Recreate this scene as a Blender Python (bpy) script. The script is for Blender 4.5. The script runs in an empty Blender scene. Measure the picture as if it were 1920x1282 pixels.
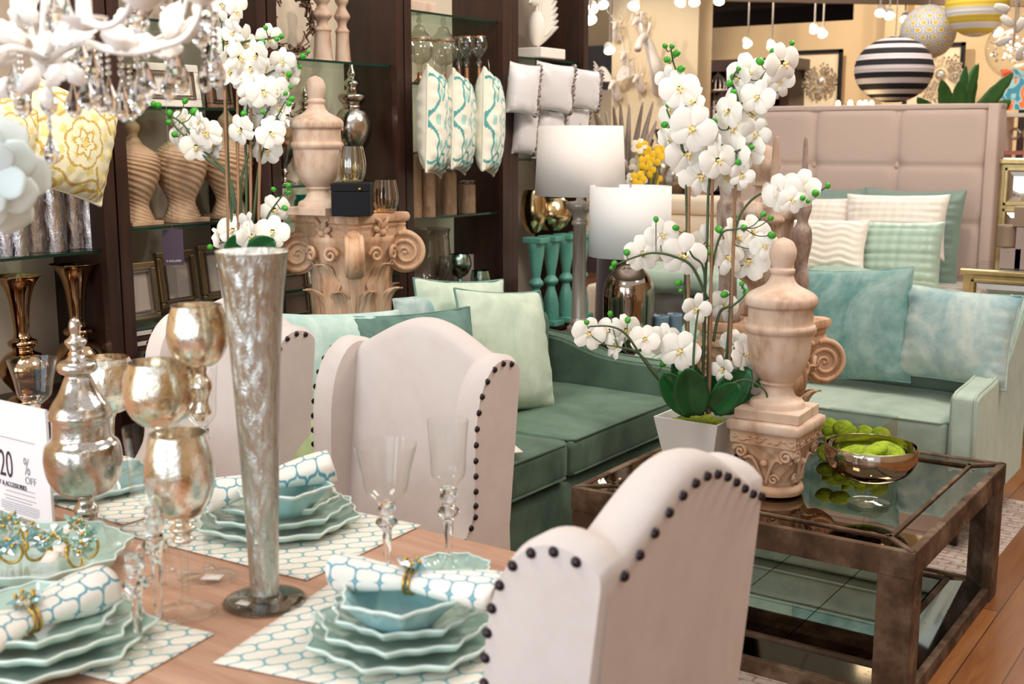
import bpy, bmesh, math, random
from math import sin, cos, pi, sqrt
from mathutils import Vector, Matrix, Euler, noise

random.seed(7)
S = bpy.context.scene
COL = S.collection

# ------------------------------------------------------------------ camera
CF, CHZ, CH = 2200.0, 258.0, 1.53          # focal length (px of 1920), horizon row, eye height
CP = math.atan((641 - CHZ) / CF)
CT = math.radians(34.6)
cam_d = bpy.data.cameras.new('camera')
cam = bpy.data.objects.new('camera', cam_d)
COL.objects.link(cam)
cam.location = (0, 0, CH)
cam.rotation_euler = (pi / 2 - CP, 0, CT)
cam_d.sensor_width = 36
cam_d.lens = CF / 1920 * 36
cam_d.clip_start = 0.05
cam_d.clip_end = 100
cam_d.dof.use_dof = True
cam_d.dof.focus_distance = 3.5
cam_d.dof.aperture_fstop = 5.0
S.camera = cam
S.view_settings.view_transform = 'Standard'
S.view_settings.look = 'None'
S.view_settings.gamma = 1
S.view_settings.exposure = 0.1
S.view_settings.use_curve_mapping = False

# ------------------------------------------------------------------ light
W = bpy.data.worlds.new('world')
S.world = W
W.use_nodes = True
W.node_tree.nodes['Background'].inputs[0].default_value = (1.0, 0.985, 0.975, 1)
W.node_tree.nodes['Background'].inputs[1].default_value = 0.72


def area(name, loc, target, sx, sy, power, color):
    d = bpy.data.lights.new(name, 'AREA')
    d.shape = 'RECTANGLE'; d.size = sx; d.size_y = sy
    d.energy = power; d.color = color
    o = bpy.data.objects.new(name, d)
    COL.objects.link(o)
    o.location = loc
    o.rotation_euler = (Vector(target) - Vector(loc)).to_track_quat('-Z', 'Y').to_euler()
    return o


def spot(name, loc, target, power, color, angle=60, size=.06, blend=.6):
    d = bpy.data.lights.new(name, 'SPOT')
    d.energy = power; d.color = color; d.spot_size = math.radians(angle); d.spot_blend = blend
    d.shadow_soft_size = size
    o = bpy.data.objects.new(name, d)
    COL.objects.link(o)
    o.location = loc
    o.rotation_euler = (Vector(target) - Vector(loc)).to_track_quat('-Z', 'Y').to_euler()
    return o


DAY = (0.74, 0.88, 1.0)
WARM = (1.0, 0.86, 0.70)
# daylight through the shop windows behind and to the left of the camera
area('window_light', (-2.6, -2.6, 1.9), (-1.8, 3, 0.8), 2.6, 2.2, 85, DAY)
area('window_light', (0.6, -2.9, 1.9), (-1.2, 3, 0.8), 2.2, 2.2, 38, DAY)
# warm ceiling floods over the aisles
area('ceiling_light', (-0.2, 4.2, 3.9), (-1.6, 3.6, 0), 1.2, 1.2, 70, (1.0, .90, .80))
area('ceiling_light', (-2.4, 0.6, 3.9), (-2.4, 2.4, 0), 1.0, 1.0, 35, (1.0, .91, .82))
area('ceiling_light', (-2.4, 8.6, 4.1), (-2.2, 6.5, 1), 1.2, 1.2, 90, (1.0, .90, .80))
for _k, (lo, ta, po, an) in enumerate([
        ((-1.6, 2.0, 3.8), (-3.4, 3.1, 1.2), 95, 50), ((-1.6, 3.4, 3.8), (-3.6, 4.6, 1.5), 110, 50),
        ((-1.4, 4.2, 3.8), (-3.6, 5.6, 1.7), 50, 46), ((-2.2, 1.4, 3.8), (-3.6, 2.2, 1.4), 110, 50),
        ((-0.6, 2.4, 3.8), (-1.3, 3.3, 0.9), 70, 42), ((-1.6, 4.9, 3.8), (-2.3, 6.7, 1.0), 60, 50),
        ((-5.2, 8.0, 3.8), (-5.5, 10.2, 1.8), 150, 46), ((-6.4, 8.2, 3.4), (-5.4, 10.2, 2.3), 70, 40),
        ((-4.0, 9.5, 3.6), (-4.2, 12, 2.0), 330, 70), ((-1.5, 9.5, 3.6), (-2.2, 12.2, 2.2), 300, 80),
        ((-5.6, 10.9, 3.2), (-5.75, 12.15, 1.8), 90, 50), ((-4.3, 6.2, 3.0), (-4.2, 7.6, 1.2), 55, 46)]):  # the spot on the bookcase is added to brighten the birdcages
    spot('spot_light', lo, ta, po, WARM, an)


# ------------------------------------------------------------------ placing helpers
def ray(px, py):
    x = (px - 960) / CF; y = (641 - py) / CF
    f = cos(CP) + y * sin(CP); v = y * cos(CP) - sin(CP)
    return Vector((x * cos(CT) - f * sin(CT), x * sin(CT) + f * cos(CT), v))


def at(px, py, X=None, Y=None, Z=None, D=None):
    """the point of the room seen at a photo pixel, on a plane X=, Y=, Z= or at forward distance D="""
    r = ray(px, py)
    if X is not None: t = X / r.x
    elif Y is not None: t = Y / r.y
    elif Z is not None: t = (Z - CH) / r.z
    else: t = D / (-r.x * sin(CT) + r.y * cos(CT))
    return Vector((r.x * t, r.y * t, CH + r.z * t))


# ------------------------------------------------------------------ object helpers
def tag(o, label=None, cat=None, group=None, kind=None):
    if label: o['label'] = label
    if cat: o['category'] = cat
    if group: o['group'] = group
    if kind: o['kind'] = kind
    return o


def thing(name, label, cat, loc=(0, 0, 0), rz=0, group=None):
    o = bpy.data.objects.new(name, None)
    o.empty_display_size = .05
    COL.objects.link(o)
    o.location = loc
    o.rotation_euler = (0, 0, rz)
    return tag(o, label, cat, group)


def kids(o):
    return [c for c in bpy.data.objects if c.parent == o]


def copy_tree(o, label=None, loc=None, rz=None, group=None, parent=None, _k=None):
    if _k is None:
        _k = {}
        for c in bpy.data.objects:
            if c.parent: _k.setdefault(c.parent.name, []).append(c)
    c = o.copy(); COL.objects.link(c)
    if parent is not None: c.parent = parent
    if label: c['label'] = label
    if group: c['group'] = group
    if loc is not None: c.location = loc
    if rz is not None: c.rotation_euler = (0, 0, rz)
    for ch in _k.get(o.name, []):
        copy_tree(ch, parent=c, _k=_k)
    return c


class MB:
    def __init__(s):
        s.v = []; s.f = []; s.m = []; s.cur = 0; s.uv = None

    def add(s, vs, fs, M=None):
        b = len(s.v)
        if M is not None: vs = [M @ Vector(v) for v in vs]
        s.v += [tuple(v) for v in vs]
        s.f += [tuple(i + b for i in f) for f in fs]
        s.m += [s.cur] * len(fs)
        return s

    def box(s, x0, x1, y0, y1, z0, z1, M=None):
        vs = [(x, y, z) for z in (z0, z1) for y in (y0, y1) for x in (x0, x1)]
        return s.add(vs, [(0, 2, 3, 1), (4, 5, 7, 6), (0, 1, 5, 4), (2, 6, 7, 3), (0, 4, 6, 2), (1, 3, 7, 5)], M)

    def lathe(s, prof, n=32, M=None, cap0=False, cap1=False, rf=None, a0=0.0):
        """prof: [(r, z)]; rf(angle, i) scales the radius"""
        vs = []; fs = []
        for i, (r, z) in enumerate(prof):
            for k in range(n):
                a = a0 + 2 * pi * k / n
                q = r * (rf(a, i) if rf else 1)
                vs.append((q * cos(a), q * sin(a), z))
        for i in range(len(prof) - 1):
            for k in range(n):
                k2 = (k + 1) % n
                fs.append((i * n + k, i * n + k2, (i + 1) * n + k2, (i + 1) * n + k))
        if cap0: fs.append(tuple(range(n - 1, -1, -1)))
        if cap1: fs.append(tuple((len(prof) - 1) * n + k for k in range(n)))
        return s.add(vs, fs, M)

    def tube(s, pts, r, n=8, M=None, closed=False, caps=True, flat=1.0):
        pts = [Vector(p) for p in pts]
        m = len(pts)
        R = r if isinstance(r, (list, tuple)) else [r] * m
        vs = []; fs = []
        up = None
        for i, p in enumerate(pts):
            if closed: t = pts[(i + 1) % m] - pts[i - 1]
            else: t = pts[min(i + 1, m - 1)] - pts[max(i - 1, 0)]
            if t.length < 1e-9: t = Vector((0, 0, 1))
            t.normalize()
            if up is None:
                up = Vector((0, 0, 1)) if abs(t.z) < .9 else Vector((1, 0, 0))
            u = up - t * up.dot(t)
            if u.length < 1e-6: u = t.orthogonal()
            u.normalize(); up = u
            w = t.cross(u)
            for k in range(n):
                a = 2 * pi * k / n
                vs.append(p + (u * cos(a) * flat + w * sin(a)) * R[i])
        e = m if closed else m - 1
        for i in range(e):
            j = (i + 1) % m
            for k in range(n):
                k2 = (k + 1) % n
                fs.append((i * n + k, i * n + k2, j * n + k2, j * n + k))
        if caps and not closed:
            fs.append(tuple(range(n - 1, -1, -1)))
            fs.append(tuple((m - 1) * n + k for k in range(n)))
        return s.add(vs, fs, M)

    def prism(s, poly, t0, t1, M=None):
        """poly in XZ, extruded along Y from t0 to t1"""
        n = len(poly)
        vs = [(x, t0, z) for x, z in poly] + [(x, t1, z) for x, z in poly]
        fs = [tuple(range(n)), tuple(range(2 * n - 1, n - 1, -1))]
        fs += [(i, i + n, (i + 1) % n + n, (i + 1) % n) for i in range(n)]
        return s.add(vs, fs, M)

    def ball(s, c, r, n=12, m=8, sc=(1, 1, 1), M=None):
        vs = []; fs = []
        for i in range(m + 1):
            t = pi * i / m
            for k in range(n):
                a = 2 * pi * k / n
                vs.append((c[0] + r * sc[0] * sin(t) * cos(a), c[1] + r * sc[1] * sin(t) * sin(a), c[2] - r * sc[2] * cos(t)))
        for i in range(m):
            for k in range(n):
                k2 = (k + 1) % n
                fs.append((i * n + k, i * n + k2, (i + 1) * n + k2, (i + 1) * n + k))
        return s.add(vs, fs, M)

    def grid(s, fn, nu, nv, M=None, closeu=False):
        """fn(u, v) -> point, u v in 0..1"""
        vs = [fn(i / nu, j / nv) for i in range(nu + (0 if closeu else 1)) for j in range(nv + 1)]
        N = nu + (0 if closeu else 1)
        fs = []
        for i in range(nu):
            i2 = (i + 1) % N
            for j in range(nv):
                fs.append((i * (nv + 1) + j, i2 * (nv + 1) + j, i2 * (nv + 1) + j + 1, i * (nv + 1) + j + 1))
        return s.add(vs, fs, M)

    def rbox(s, x0, x1, y0, y1, z0, z1, r=.02, n=10, puff=0.0, side=0.0, M=None, disp=None):
        """cushion block: rounded box whose top swells by puff and sides by side"""
        c = Vector(((x0 + x1) / 2, (y0 + y1) / 2, (z0 + z1) / 2)); h = Vector(((x1 - x0) / 2, (y1 - y0) / 2, (z1 - z0) / 2))
        r = min(r, h.x * .98, h.y * .98, h.z * .98)

        def edge(t, hh):
            # denser near the ends
            return math.copysign(1 - (1 - abs(t)) ** 1.6, t)
        key = {}; vs = []; fs = []
        for ax in range(3):
            for sg in (-1, 1):
                a, b = (ax + 1) % 3, (ax + 2) % 3
                ids = []
                for i in range(n + 1):
                    row = []
                    for j in range(n + 1):
                        p = [0, 0, 0]
                        p[ax] = sg; p[a] = edge(-1 + 2 * i / n, h[a]); p[b] = edge(-1 + 2 * j / n, h[b])
                        k = tuple(round(q, 5) for q in p)
                        if k not in key:
                            P = Vector((p[0] * h.x, p[1] * h.y, p[2] * h.z))
                            I = Vector([max(-(h[q] - r), min(h[q] - r, P[q])) for q in range(3)])
                            d = P - I
                            if d.length > 1e-9: P = I + d.normalized() * r
                            P.z += math.copysign(1, p[2]) * puff * (1 - p[0] ** 2) * (1 - p[1] ** 2) * abs(p[2])
                            P.x += p[0] * side * (1 - p[1] ** 2) * (1 - p[2] ** 2)
                            P.y += p[1] * side * (1 - p[0] ** 2) * (1 - p[2] ** 2)
                            if disp: P += disp(P)
                            key[k] = len(vs); vs.append(P + c)
                        row.append(key[k])
                    ids.append(row)
                for i in range(n):
                    for j in range(n):
                        q = (ids[i][j], ids[i + 1][j], ids[i + 1][j + 1], ids[i][j + 1])
                        fs.append(q if sg > 0 else q[::-1])
        return s.add(vs, fs, M)

    def build(s, name, mats, parent=None, smooth=True, loc=None, rz=None, bevel=0, sub=0, auto=None, solid=0):
        me = bpy.data.meshes.new(name)
        me.from_pydata(s.v, [], s.f)
        if not isinstance(mats, (list, tuple)): mats = [mats]
        for m in mats: me.materials.append(m)
        me.polygons.foreach_set('material_index', s.m)
        me.polygons.foreach_set('use_smooth', [bool(smooth)] * len(s.f))
        me.update()
        if smooth and auto is not None:
            me.set_sharp_from_angle(angle=math.radians(auto))
        o = bpy.data.objects.new(name, me)
        COL.objects.link(o)
        if parent is not None: o.parent = parent
        if loc is not None: o.location = loc
        if rz is not None: o.rotation_euler = (0, 0, rz)
        if solid:
            md = o.modifiers.new('solid', 'SOLIDIFY'); md.thickness = solid; md.offset = 0
        if bevel:
            md = o.modifiers.new('bevel', 'BEVEL'); md.width = bevel; md.segments = 2; md.limit_method = 'ANGLE'
            md.angle_limit = math.radians(40)
        if sub:
            md = o.modifiers.new('sub', 'SUBSURF'); md.levels = sub; md.render_levels = sub
        return o


def T(x=0, y=0, z=0): return Matrix.Translation((x, y, z))
def RX(a): return Matrix.Rotation(a, 4, 'X')
def RY(a): return Matrix.Rotation(a, 4, 'Y')
def RZ(a): return Matrix.Rotation(a, 4, 'Z')
def SC(x, y, z): return Matrix.Diagonal((x, y, z, 1))


def spline(pts, n=6):
    """Catmull-Rom through points of any dimension"""
    P = [Vector(p) for p in pts]
    out = []
    for i in range(len(P) - 1):
        a = P[max(i - 1, 0)]; b = P[i]; c = P[i + 1]; d = P[min(i + 2, len(P) - 1)]
        for k in range(n):
            t = k / n
            out.append(.5 * ((2 * b) + (c - a) * t + (2 * a - 5 * b + 4 * c - d) * t * t + (3 * b - a - 3 * c + d) * t ** 3))
    out.append(P[-1])
    return out


def sprof(pts, n=4):
    return [(max(p[0], .0004), p[1]) for p in spline([Vector((a, b)) for a, b in pts], n)]


# ------------------------------------------------------------------ materials
def srgb(c):
    if isinstance(c, str):
        c = [int(c[i:i + 2], 16) / 255 for i in (0, 2, 4)]
    return tuple((x / 12.92 if x <= .04045 else ((x + .055) / 1.055) ** 2.4) for x in c) + (1,)


class NT:
    def __init__(s, name):
        s.mat = bpy.data.materials.new(name); s.mat.use_nodes = True
        s.t = s.mat.node_tree; s.t.nodes.clear()
        s.out = s.n('ShaderNodeOutputMaterial')

    def n(s, typ, **kw):
        nd = s.t.nodes.new(typ)
        for k, v in kw.items():
            if k.startswith('i_'):
                k = k[2:]
                key = int(k) if k.isdigit() else k.replace('_', ' ')
                if isinstance(v, bpy.types.NodeSocket): s.t.links.new(v, nd.inputs[key])
                else: nd.inputs[key].default_value = v
            else: setattr(nd, k, v)
        return nd

    def link(s, a, b): s.t.links.new(a, b)

    def coord(s, kind='Object', scale=(1, 1, 1), rot=(0, 0, 0)):
        tc = s.n('ShaderNodeTexCoord')
        mp = s.n('ShaderNodeMapping', i_Vector=tc.outputs[kind], i_Scale=scale, i_Rotation=rot)
        return mp.outputs[0]

    def noise(s, vec, scale=5, detail=3, rough=.55, dist=0):
        return s.n('ShaderNodeTexNoise', i_Vector=vec, i_Scale=scale, i_Detail=detail, i_Roughness=rough, i_Distortion=dist).outputs[0]

    def ramp(s, fac, stops, interp='LINEAR'):
        r = s.n('ShaderNodeValToRGB', i_Fac=fac)
        cr = r.color_ramp; cr.interpolation = interp
        while len(cr.elements) > len(stops): cr.elements.remove(cr.elements[-1])
        while len(cr.elements) < len(stops): cr.elements.new(.5)
        for e, (p, c) in zip(cr.elements, stops):
            e.position = p
            e.color = c if len(c) == 4 else tuple(c) + (1,)
        return r.outputs[0]

    def math(s, op, a, b=0.0, c=0.0):
        return s.n('ShaderNodeMath', operation=op, i_0=a, i_1=b, i_2=c).outputs[0]

    def mix(s, fac, a, b):
        m = s.n('ShaderNodeMix', data_type='RGBA')
        for k, v in ((0, fac), (6, a), (7, b)):
            if isinstance(v, bpy.types.NodeSocket): s.link(v, m.inputs[k])
            else: m.inputs[k].default_value = v
        return m.outputs[2]

    def bump(s, h, strength=.3, dist=.01):
        return s.n('ShaderNodeBump', i_Height=h, i_Strength=strength, i_Distance=dist).outputs[0]

    def pbsdf(s, **kw):
        b = s.n('ShaderNodeBsdfPrincipled', **kw)
        s.link(b.outputs[0], s.out.inputs[0])
        return b


MATS = {}


def plain(name, col, rough=.5, metal=0, var=.0, vscale=8, bump=0, bscale=60, sheen=0, coat=0, spec=.5, emit=0, sheentint=None, trans=0):
    if name in MATS: return MATS[name]
    m = NT(name)
    c = srgb(col)
    kw = dict(i_Roughness=rough, i_Metallic=metal)
    b = m.pbsdf(**kw)
    v = m.coord()
    if var:
        n = m.noise(v, vscale, 4)
        d = tuple(x * (1 - var) for x in c[:3]) + (1,); l = tuple(min(1, x * (1 + var)) for x in c[:3]) + (1,)
        m.link(m.ramp(n, [(.3, d), (.7, l)]), b.inputs['Base Color'])
    else: b.inputs['Base Color'].default_value = c
    if bump: m.link(m.bump(m.noise(v, bscale, 3), bump, .004), b.inputs['Normal'])
    b.inputs['Sheen Weight'].default_value = sheen
    if sheentint: b.inputs['Sheen Tint'].default_value = srgb(sheentint)
    b.inputs['Coat Weight'].default_value = coat
    b.inputs['Specular IOR Level'].default_value = spec
    if emit:
        b.inputs['Emission Color'].default_value = c; b.inputs['Emission Strength'].default_value = emit
    if trans: b.inputs['Transmission Weight'].default_value = trans
    MATS[name] = m.mat
    return m.mat


def velvet(name, dark, light, scale=3.0, sheen=.5, tint=None, stretch=(1, 1, 1), rough=.75):
    if name in MATS: return MATS[name]
    m = NT(name)
    v = m.coord('Object', stretch)
    n1 = m.noise(v, scale, 5, .6, 1.2)
    n2 = m.noise(v, scale * 6, 3, .6)
    f = m.math('ADD', m.math('MULTIPLY', n1, .75), m.math('MULTIPLY', n2, .25))
    b = m.pbsdf(i_Roughness=rough)
    m.link(m.ramp(f, [(.36, srgb(dark)), (.64, srgb(light))]), b.inputs['Base Color'])
    b.inputs['Sheen Weight'].default_value = sheen
    b.inputs['Sheen Roughness'].default_value = .35
    b.inputs['Sheen Tint'].default_value = srgb(tint or light)
    b.inputs['Specular IOR Level'].default_value = .25
    n3 = m.noise(v, 9, 3)
    m.link(m.bump(n3, .25, .012), b.inputs['Normal'])
    MATS[name] = m.mat
    return m.mat


def stone(name, base='CDA585', pale='DCC4AC', dark='9C7255', scale=14, stretch=(1, 1, .25), bump=.5):
    """pickled, whitewashed wood or cast stone with a warm ground"""
    if name in MATS: return MATS[name]
    m = NT(name)
    v = m.coord('Object', stretch)
    vo = m.coord('Object')
    n1 = m.noise(v, scale, 5, .6)
    n2 = m.noise(vo, 4, 3)
    c = m.ramp(n1, [(.3, srgb(dark)), (.47, srgb(base)), (.68, srgb(pale))])
    c2 = m.mix(m.ramp(n2, [(.4, (0, 0, 0)), (.66, (.7, .7, .7))]), c, srgb(base))
    b = m.pbsdf(i_Roughness=.8, i_Base_Color=c2)
    b.inputs['Specular IOR Level'].default_value = .25
    m.link(m.bump(m.noise(v, scale * 4, 4), bump, .003), b.inputs['Normal'])
    MATS[name] = m.mat
    return m.mat


def wood(name, a, b_, scale=3, stretch=(1, 12, 12), rough=.45, coat=0, var=.5, bump=.2):
    if name in MATS: return MATS[name]
    m = NT(name)
    v = m.coord('Object', stretch)
    n = m.noise(v, scale, 6, .65, .6)
    b = m.pbsdf(i_Roughness=rough)
    m.link(m.ramp(n, [(.3, srgb(a)), (.7, srgb(b_))]), b.inputs['Base Color'])
    b.inputs['Coat Weight'].default_value = coat
    m.link(m.bump(n, bump, .002), b.inputs['Normal'])
    MATS[name] = m.mat
    return m.mat


def thinglass(name, tint='F4F8F6', refl=1.0, rough=.0, ior=1.5, density=0.0):
    """blown glass wall: clear with fresnel reflection"""
    if name in MATS: return MATS[name]
    m = NT(name)
    tr = m.n('ShaderNodeBsdfTransparent', i_Color=srgb(tint))
    gl = m.n('ShaderNodeBsdfGlossy', i_Roughness=rough)
    lw = m.n('ShaderNodeLayerWeight', i_Blend=.32)
    f = m.math('MULTIPLY_ADD', m.math('POWER', lw.outputs['Facing'], 2.0), .75 * refl, .035 * refl + density)
    f = m.math('MINIMUM', f, .95)
    mx = m.n('ShaderNodeMixShader', i_0=f, i_1=tr.outputs[0], i_2=gl.outputs[0])
    m.link(mx.outputs[0], m.out.inputs[0])
    MATS[name] = m.mat
    return m.mat


def crystal(name, tint='FFFFFF'):
    if name in MATS: return MATS[name]
    m = NT(name)
    g = m.n('ShaderNodeBsdfGlass', i_Color=srgb(tint), i_IOR=1.5, i_Roughness=0.0)
    m.link(g.outputs[0], m.out.inputs[0])
    MATS[name] = m.mat
    return m.mat


def mercury(name, col='D8D2C4', blotch='A98C5E', cover=.75, scale=9, rough=.12, stretch=(1, 1, 1), crackle=.3, glass='EDEBDD', holes=True, bscale=34, bd=.004):
    """mercury glass: silvering with worn see-through flecks"""
    if name in MATS: return MATS[name]
    m = NT(name)
    v = m.coord('Object', stretch)
    n = m.noise(v, scale, 6, .68, .7)
    n2 = m.noise(v, scale * 4.5, 4, .6)
    c = m.ramp(n, [(.32, srgb(blotch)), (.55, srgb(col)), (1, srgb(col))])
    b = m.n('ShaderNodeBsdfPrincipled', i_Metallic=1.0, i_Roughness=rough, i_Base_Color=c)
    if crackle:
        m.link(m.bump(m.noise(v, bscale, 5, .7, 1.0), crackle, bd), b.inputs['Normal'])
    if holes:
        tr = m.n('ShaderNodeBsdfTransparent', i_Color=srgb(glass))
        gl = m.n('ShaderNodeBsdfGlossy', i_Roughness=.03)
        lw = m.n('ShaderNodeLayerWeight', i_Blend=.3)
        g = m.n('ShaderNodeMixShader', i_0=m.math('MULTIPLY_ADD', lw.outputs['Facing'], .6, .08), i_1=tr.outputs[0], i_2=gl.outputs[0])
        f = m.math('ADD', m.math('MULTIPLY', n, .6), m.math('MULTIPLY', n2, .4))
        fac = m.ramp(f, [(max(0, .52 - .25 * cover - .06), (0, 0, 0)), (max(.02, .56 - .25 * cover + .04), (1, 1, 1))])
        mx = m.n('ShaderNodeMixShader', i_0=fac, i_1=g.outputs[0], i_2=b.outputs[0])
        m.link(mx.outputs[0], m.out.inputs[0])
    else:
        m.link(b.outputs[0], m.out.inputs[0])
    MATS[name] = m.mat
    return m.mat

# ------------------------------------------------------------------ shared materials
M_dark = wood('dark_walnut', '1E0E09', '3E2118', 2.2, (8, 8, .9), .38, .15)
M_back = plain('greige_panel', 'C2B0A0', .8, var=.05)
M_cream = plain('cream_panel', 'E8DAC6', .8, var=.04)
M_wallp = plain('warm_wall', 'D9BC92', .85, var=.04, vscale=2)
M_palewall = plain('pale_wall', 'E6D2B0', .85, var=.03, vscale=2)  # cream tone, paler than the warm wall
M_shelf = thinglass('shelf_glass', 'E2F0EA', .9)
M_shelfedge = plain('glass_edge', '12332A', .15, 0)
M_stone = stone('stone')
M_stone2 = stone('stone_grey', 'B69A86', 'CFC0B2', '6F5240', 18)
M_wash = stone('white_wash', 'D0B5A0', 'E0CEBF', 'A37B62', 10, (1, 1, .5))
M_white = plain('white_plaster', 'EDE6DC', .7)
M_nickel = plain('nickel', 'B9AFA4', .22, 1)
M_black = plain('black', '101015', .55, spec=.2)
M_clear = thinglass('clear_glass', 'FDFEFD')
M_cry = crystal('cut_crystal')
M_green = plain('bud_green', '3FA32A', .35, var=.15)
M_stem = plain('stem_green', '4A5D40', .55, var=.2)
M_stake = plain('bamboo', '9A7657', .7, var=.15)
M_leaf = plain('leaf_green', '1D5A2B', .3, var=.35, vscale=12)
M_pet = plain('petal_white', 'F7F4EC', .55, var=.02, sheen=.2)
M_petc = plain('petal_centre', 'E9B54A', .6)
M_moss = plain('moss', '8FA51E', .95, var=.4, vscale=45, bump=1.0, bscale=160)
M_silver = mercury('mercury_silver')
M_gold = plain('gold_metal', 'C9A04E', .25, 1)


# ------------------------------------------------------------------ room
def structure(o): o['kind'] = 'structure'; return o


def floor_mat():
    m = NT('oak_planks')
    v = m.coord('Object', (1, 1, 1), (0, 0, pi / 2))
    br = m.n('ShaderNodeTexBrick', i_Vector=v, i_Scale=1.0, i_Color1=srgb('A06C40'), i_Color2=srgb('875632'), i_Mortar=srgb('4B2A18'),
             i_Mortar_Size=.002, i_Brick_Width=1.3, i_Row_Height=.125)
    br.offset = .37
    v2 = m.coord('Object', (14, 1.1, 1))
    n = m.noise(v2, 3, 6, .65, .8)
    c = m.n('ShaderNodeMix', data_type='RGBA', blend_type='MULTIPLY', i_0=.55)
    m.link(br.outputs[0], c.inputs[6]); m.link(m.ramp(n, [(.3, srgb('B98A66')), (.65, srgb('FFF0DC'))]), c.inputs[7])
    b = m.pbsdf(i_Roughness=.32, i_Base_Color=c.outputs[2])
    return m.mat


structure(MB().box(-12, 4.5, -3.2, 19, -.1, 0).build('floor', floor_mat(), smooth=False))
structure(MB().box(-4.0, -3.86, -3.2, 5.8, 0, 4.2).build('wall_left', M_wallp, smooth=False))
# far wall with a dark opening high on it, looking into the ceiling void
xa = at(1318, 200, Y=12.6).x; xb = at(1592, 200, Y=12.6).x; zo = at(1450, 46, Y=12.6).z
wb = MB(); wb.box(-12, xa, 12.6, 12.8, 0, 5.2); wb.box(xb, 4.5, 12.6, 12.8, 0, 5.2); wb.box(xa, xb, 12.6, 12.8, 0, zo)
structure(wb.build('wall_back', M_wallp, smooth=False))
structure(MB().box(4.4, 4.5, -3.2, 19, 0, 5.2).build('wall_right', M_wallp, smooth=False))
structure(MB().box(-12, 4.5, 18.6, 18.8, 0, 5.2).build('wall_rear', plain('dark_wall', '3A2B22', .9), smooth=False))
structure(MB().box(-12, 4.5, 9.2, 19, 5.2, 5.3).build('ceiling', plain('dark_ceiling', '4A3A2E', .9), smooth=False))
tb = MB()
for k in range(9): tb.box(-9, 3, 13.3 + k * .6, 13.38 + k * .6, 3.55, 3.8)
for k in range(6): tb.box(-8 + k * 1.6, -7.93 + k * 1.6, 13.2, 18.4, 3.8, 3.95)
structure(tb.build('trim_1', plain('beam_brown', '5C4838', .8), smooth=False))
# pilaster panel carrying the animal heads, nearer than the far wall
hx0 = at(1146, 200, Y=10.4).x; hx1 = at(1306, 200, Y=10.4).x
structure(MB().box(hx0, hx1, 10.4, 10.7, 0, 5.2).build('wall_heads', M_palewall, smooth=False))
# column on the far wall
cx0 = at(1660, 120, Y=12.5).x; cx1 = at(1700, 120, Y=12.5).x
structure(MB().box(cx0, cx1, 12.42, 12.6, 0, 5.2).build('trim_2', M_wallp, smooth=False))
# dropped beam along the far wall
structure(MB().box(-9, hx0 - .02, 12.3, 12.6, 2.35, 2.6).build('trim_3', M_dark, smooth=False))


def rug_mat():
    m = NT('rug')
    v = m.coord()
    br = m.n('ShaderNodeTexBrick', i_Vector=v, i_Scale=7, i_Color1=srgb('C4B0A4'), i_Color2=srgb('AE988A'), i_Mortar=srgb('8A7466'), i_Mortar_Size=.03)
    n = m.noise(v, 30, 3)
    c = m.mix(m.ramp(n, [(.4, (0, 0, 0)), (.65, (.6, .6, .6))]), br.outputs[0], srgb('D6C6BC'))
    m.pbsdf(i_Roughness=.95, i_Base_Color=c)
    return m.mat


tag(MB().box(-3.1, -.87, 2.35, 5.2, -.002, .003).build('area_rug', rug_mat(), smooth=False),
    'pinkish grey area rug with a stone pattern under the mirrored coffee table', 'rug')

# ------------------------------------------------------------------ shelving along the left wall
SX = -3.5; SB = -3.82
J = [at(p, 300, X=SX).y for p in (210, 505, 757, 957, 1098)]
J = [J[0] - .8] + J
GZ = [[1.142, 1.66], [.84, 1.209, 1.642, 1.95, .45], [.9, 1.335, 1.852], [.62, 1.153, 1.782, 2.107], [1.013, 1.419, 1.947]]
LAB = ['dark walnut shelving bay at the far left with copper trumpet vases', 'dark walnut shelving bay holding swirled urns and photo frames',
       'dark walnut shelving bay behind the large stone capital', 'dark walnut shelving bay with hanging medallion pillows',
       'dark walnut shelving bay holding turquoise balusters, nearest the open shop']
for b in range(5):
    y0, y1 = J[b] + .004, J[b + 1] - .004
    if b == 3: y1 -= .03
    t = thing('shelving_unit', LAB[b], 'shelving', (SX, (y0 + y1) / 2, 0), 0, 'shelving bays along the wall')
    h = (y1 - y0) / 2
    for s in (-1, 1):
        MB().box(SB - SX, 0, min(s * h, s * (h - .035)), max(s * h, s * (h - .035)), 0, 3.1).build('side_panel', M_dark, t, False)
        MB().box(-.02, .012, min(s * h, s * (h - .05)), max(s * h, s * (h - .05)), 0, 3.1).build('face_frame', M_dark, t, False)
    MB().box(SB - SX - .02, SB - SX, -h, h, 0, 3.1).build('back_panel', M_cream if b in (2, 3) else M_back, t, False)
    MB().box(SB - SX, 0, -h + .036, h - .036, .0, .1).build('plinth', M_dark, t, False)
    for z in GZ[b]:
        if b == 4 and z < 1.1: continue
        m = MB().box(SB - SX + .01, -.03, -h + .037, h - .037, z - .01, z)
        m.cur = 1; m.box(-.03, -.027, -h + .037, h - .037, z - .01, z)
        m.build('glass_shelf', [M_shelf, M_shelfedge], t, False)
    if b == 4:
        MB().box(SB - SX, .03, -h + .036, h - .036, .47, .5).build('lower_shelf', M_dark, t, False)
fl = MB().box(SB, SX + .012, J[4] - .033, J[4] + .003, 0, 3.1).build('shelving_filler', M_dark, smooth=False)
tag(fl, 'narrow dark wooden filler post between the two right-hand shelving bays', 'post')


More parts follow.
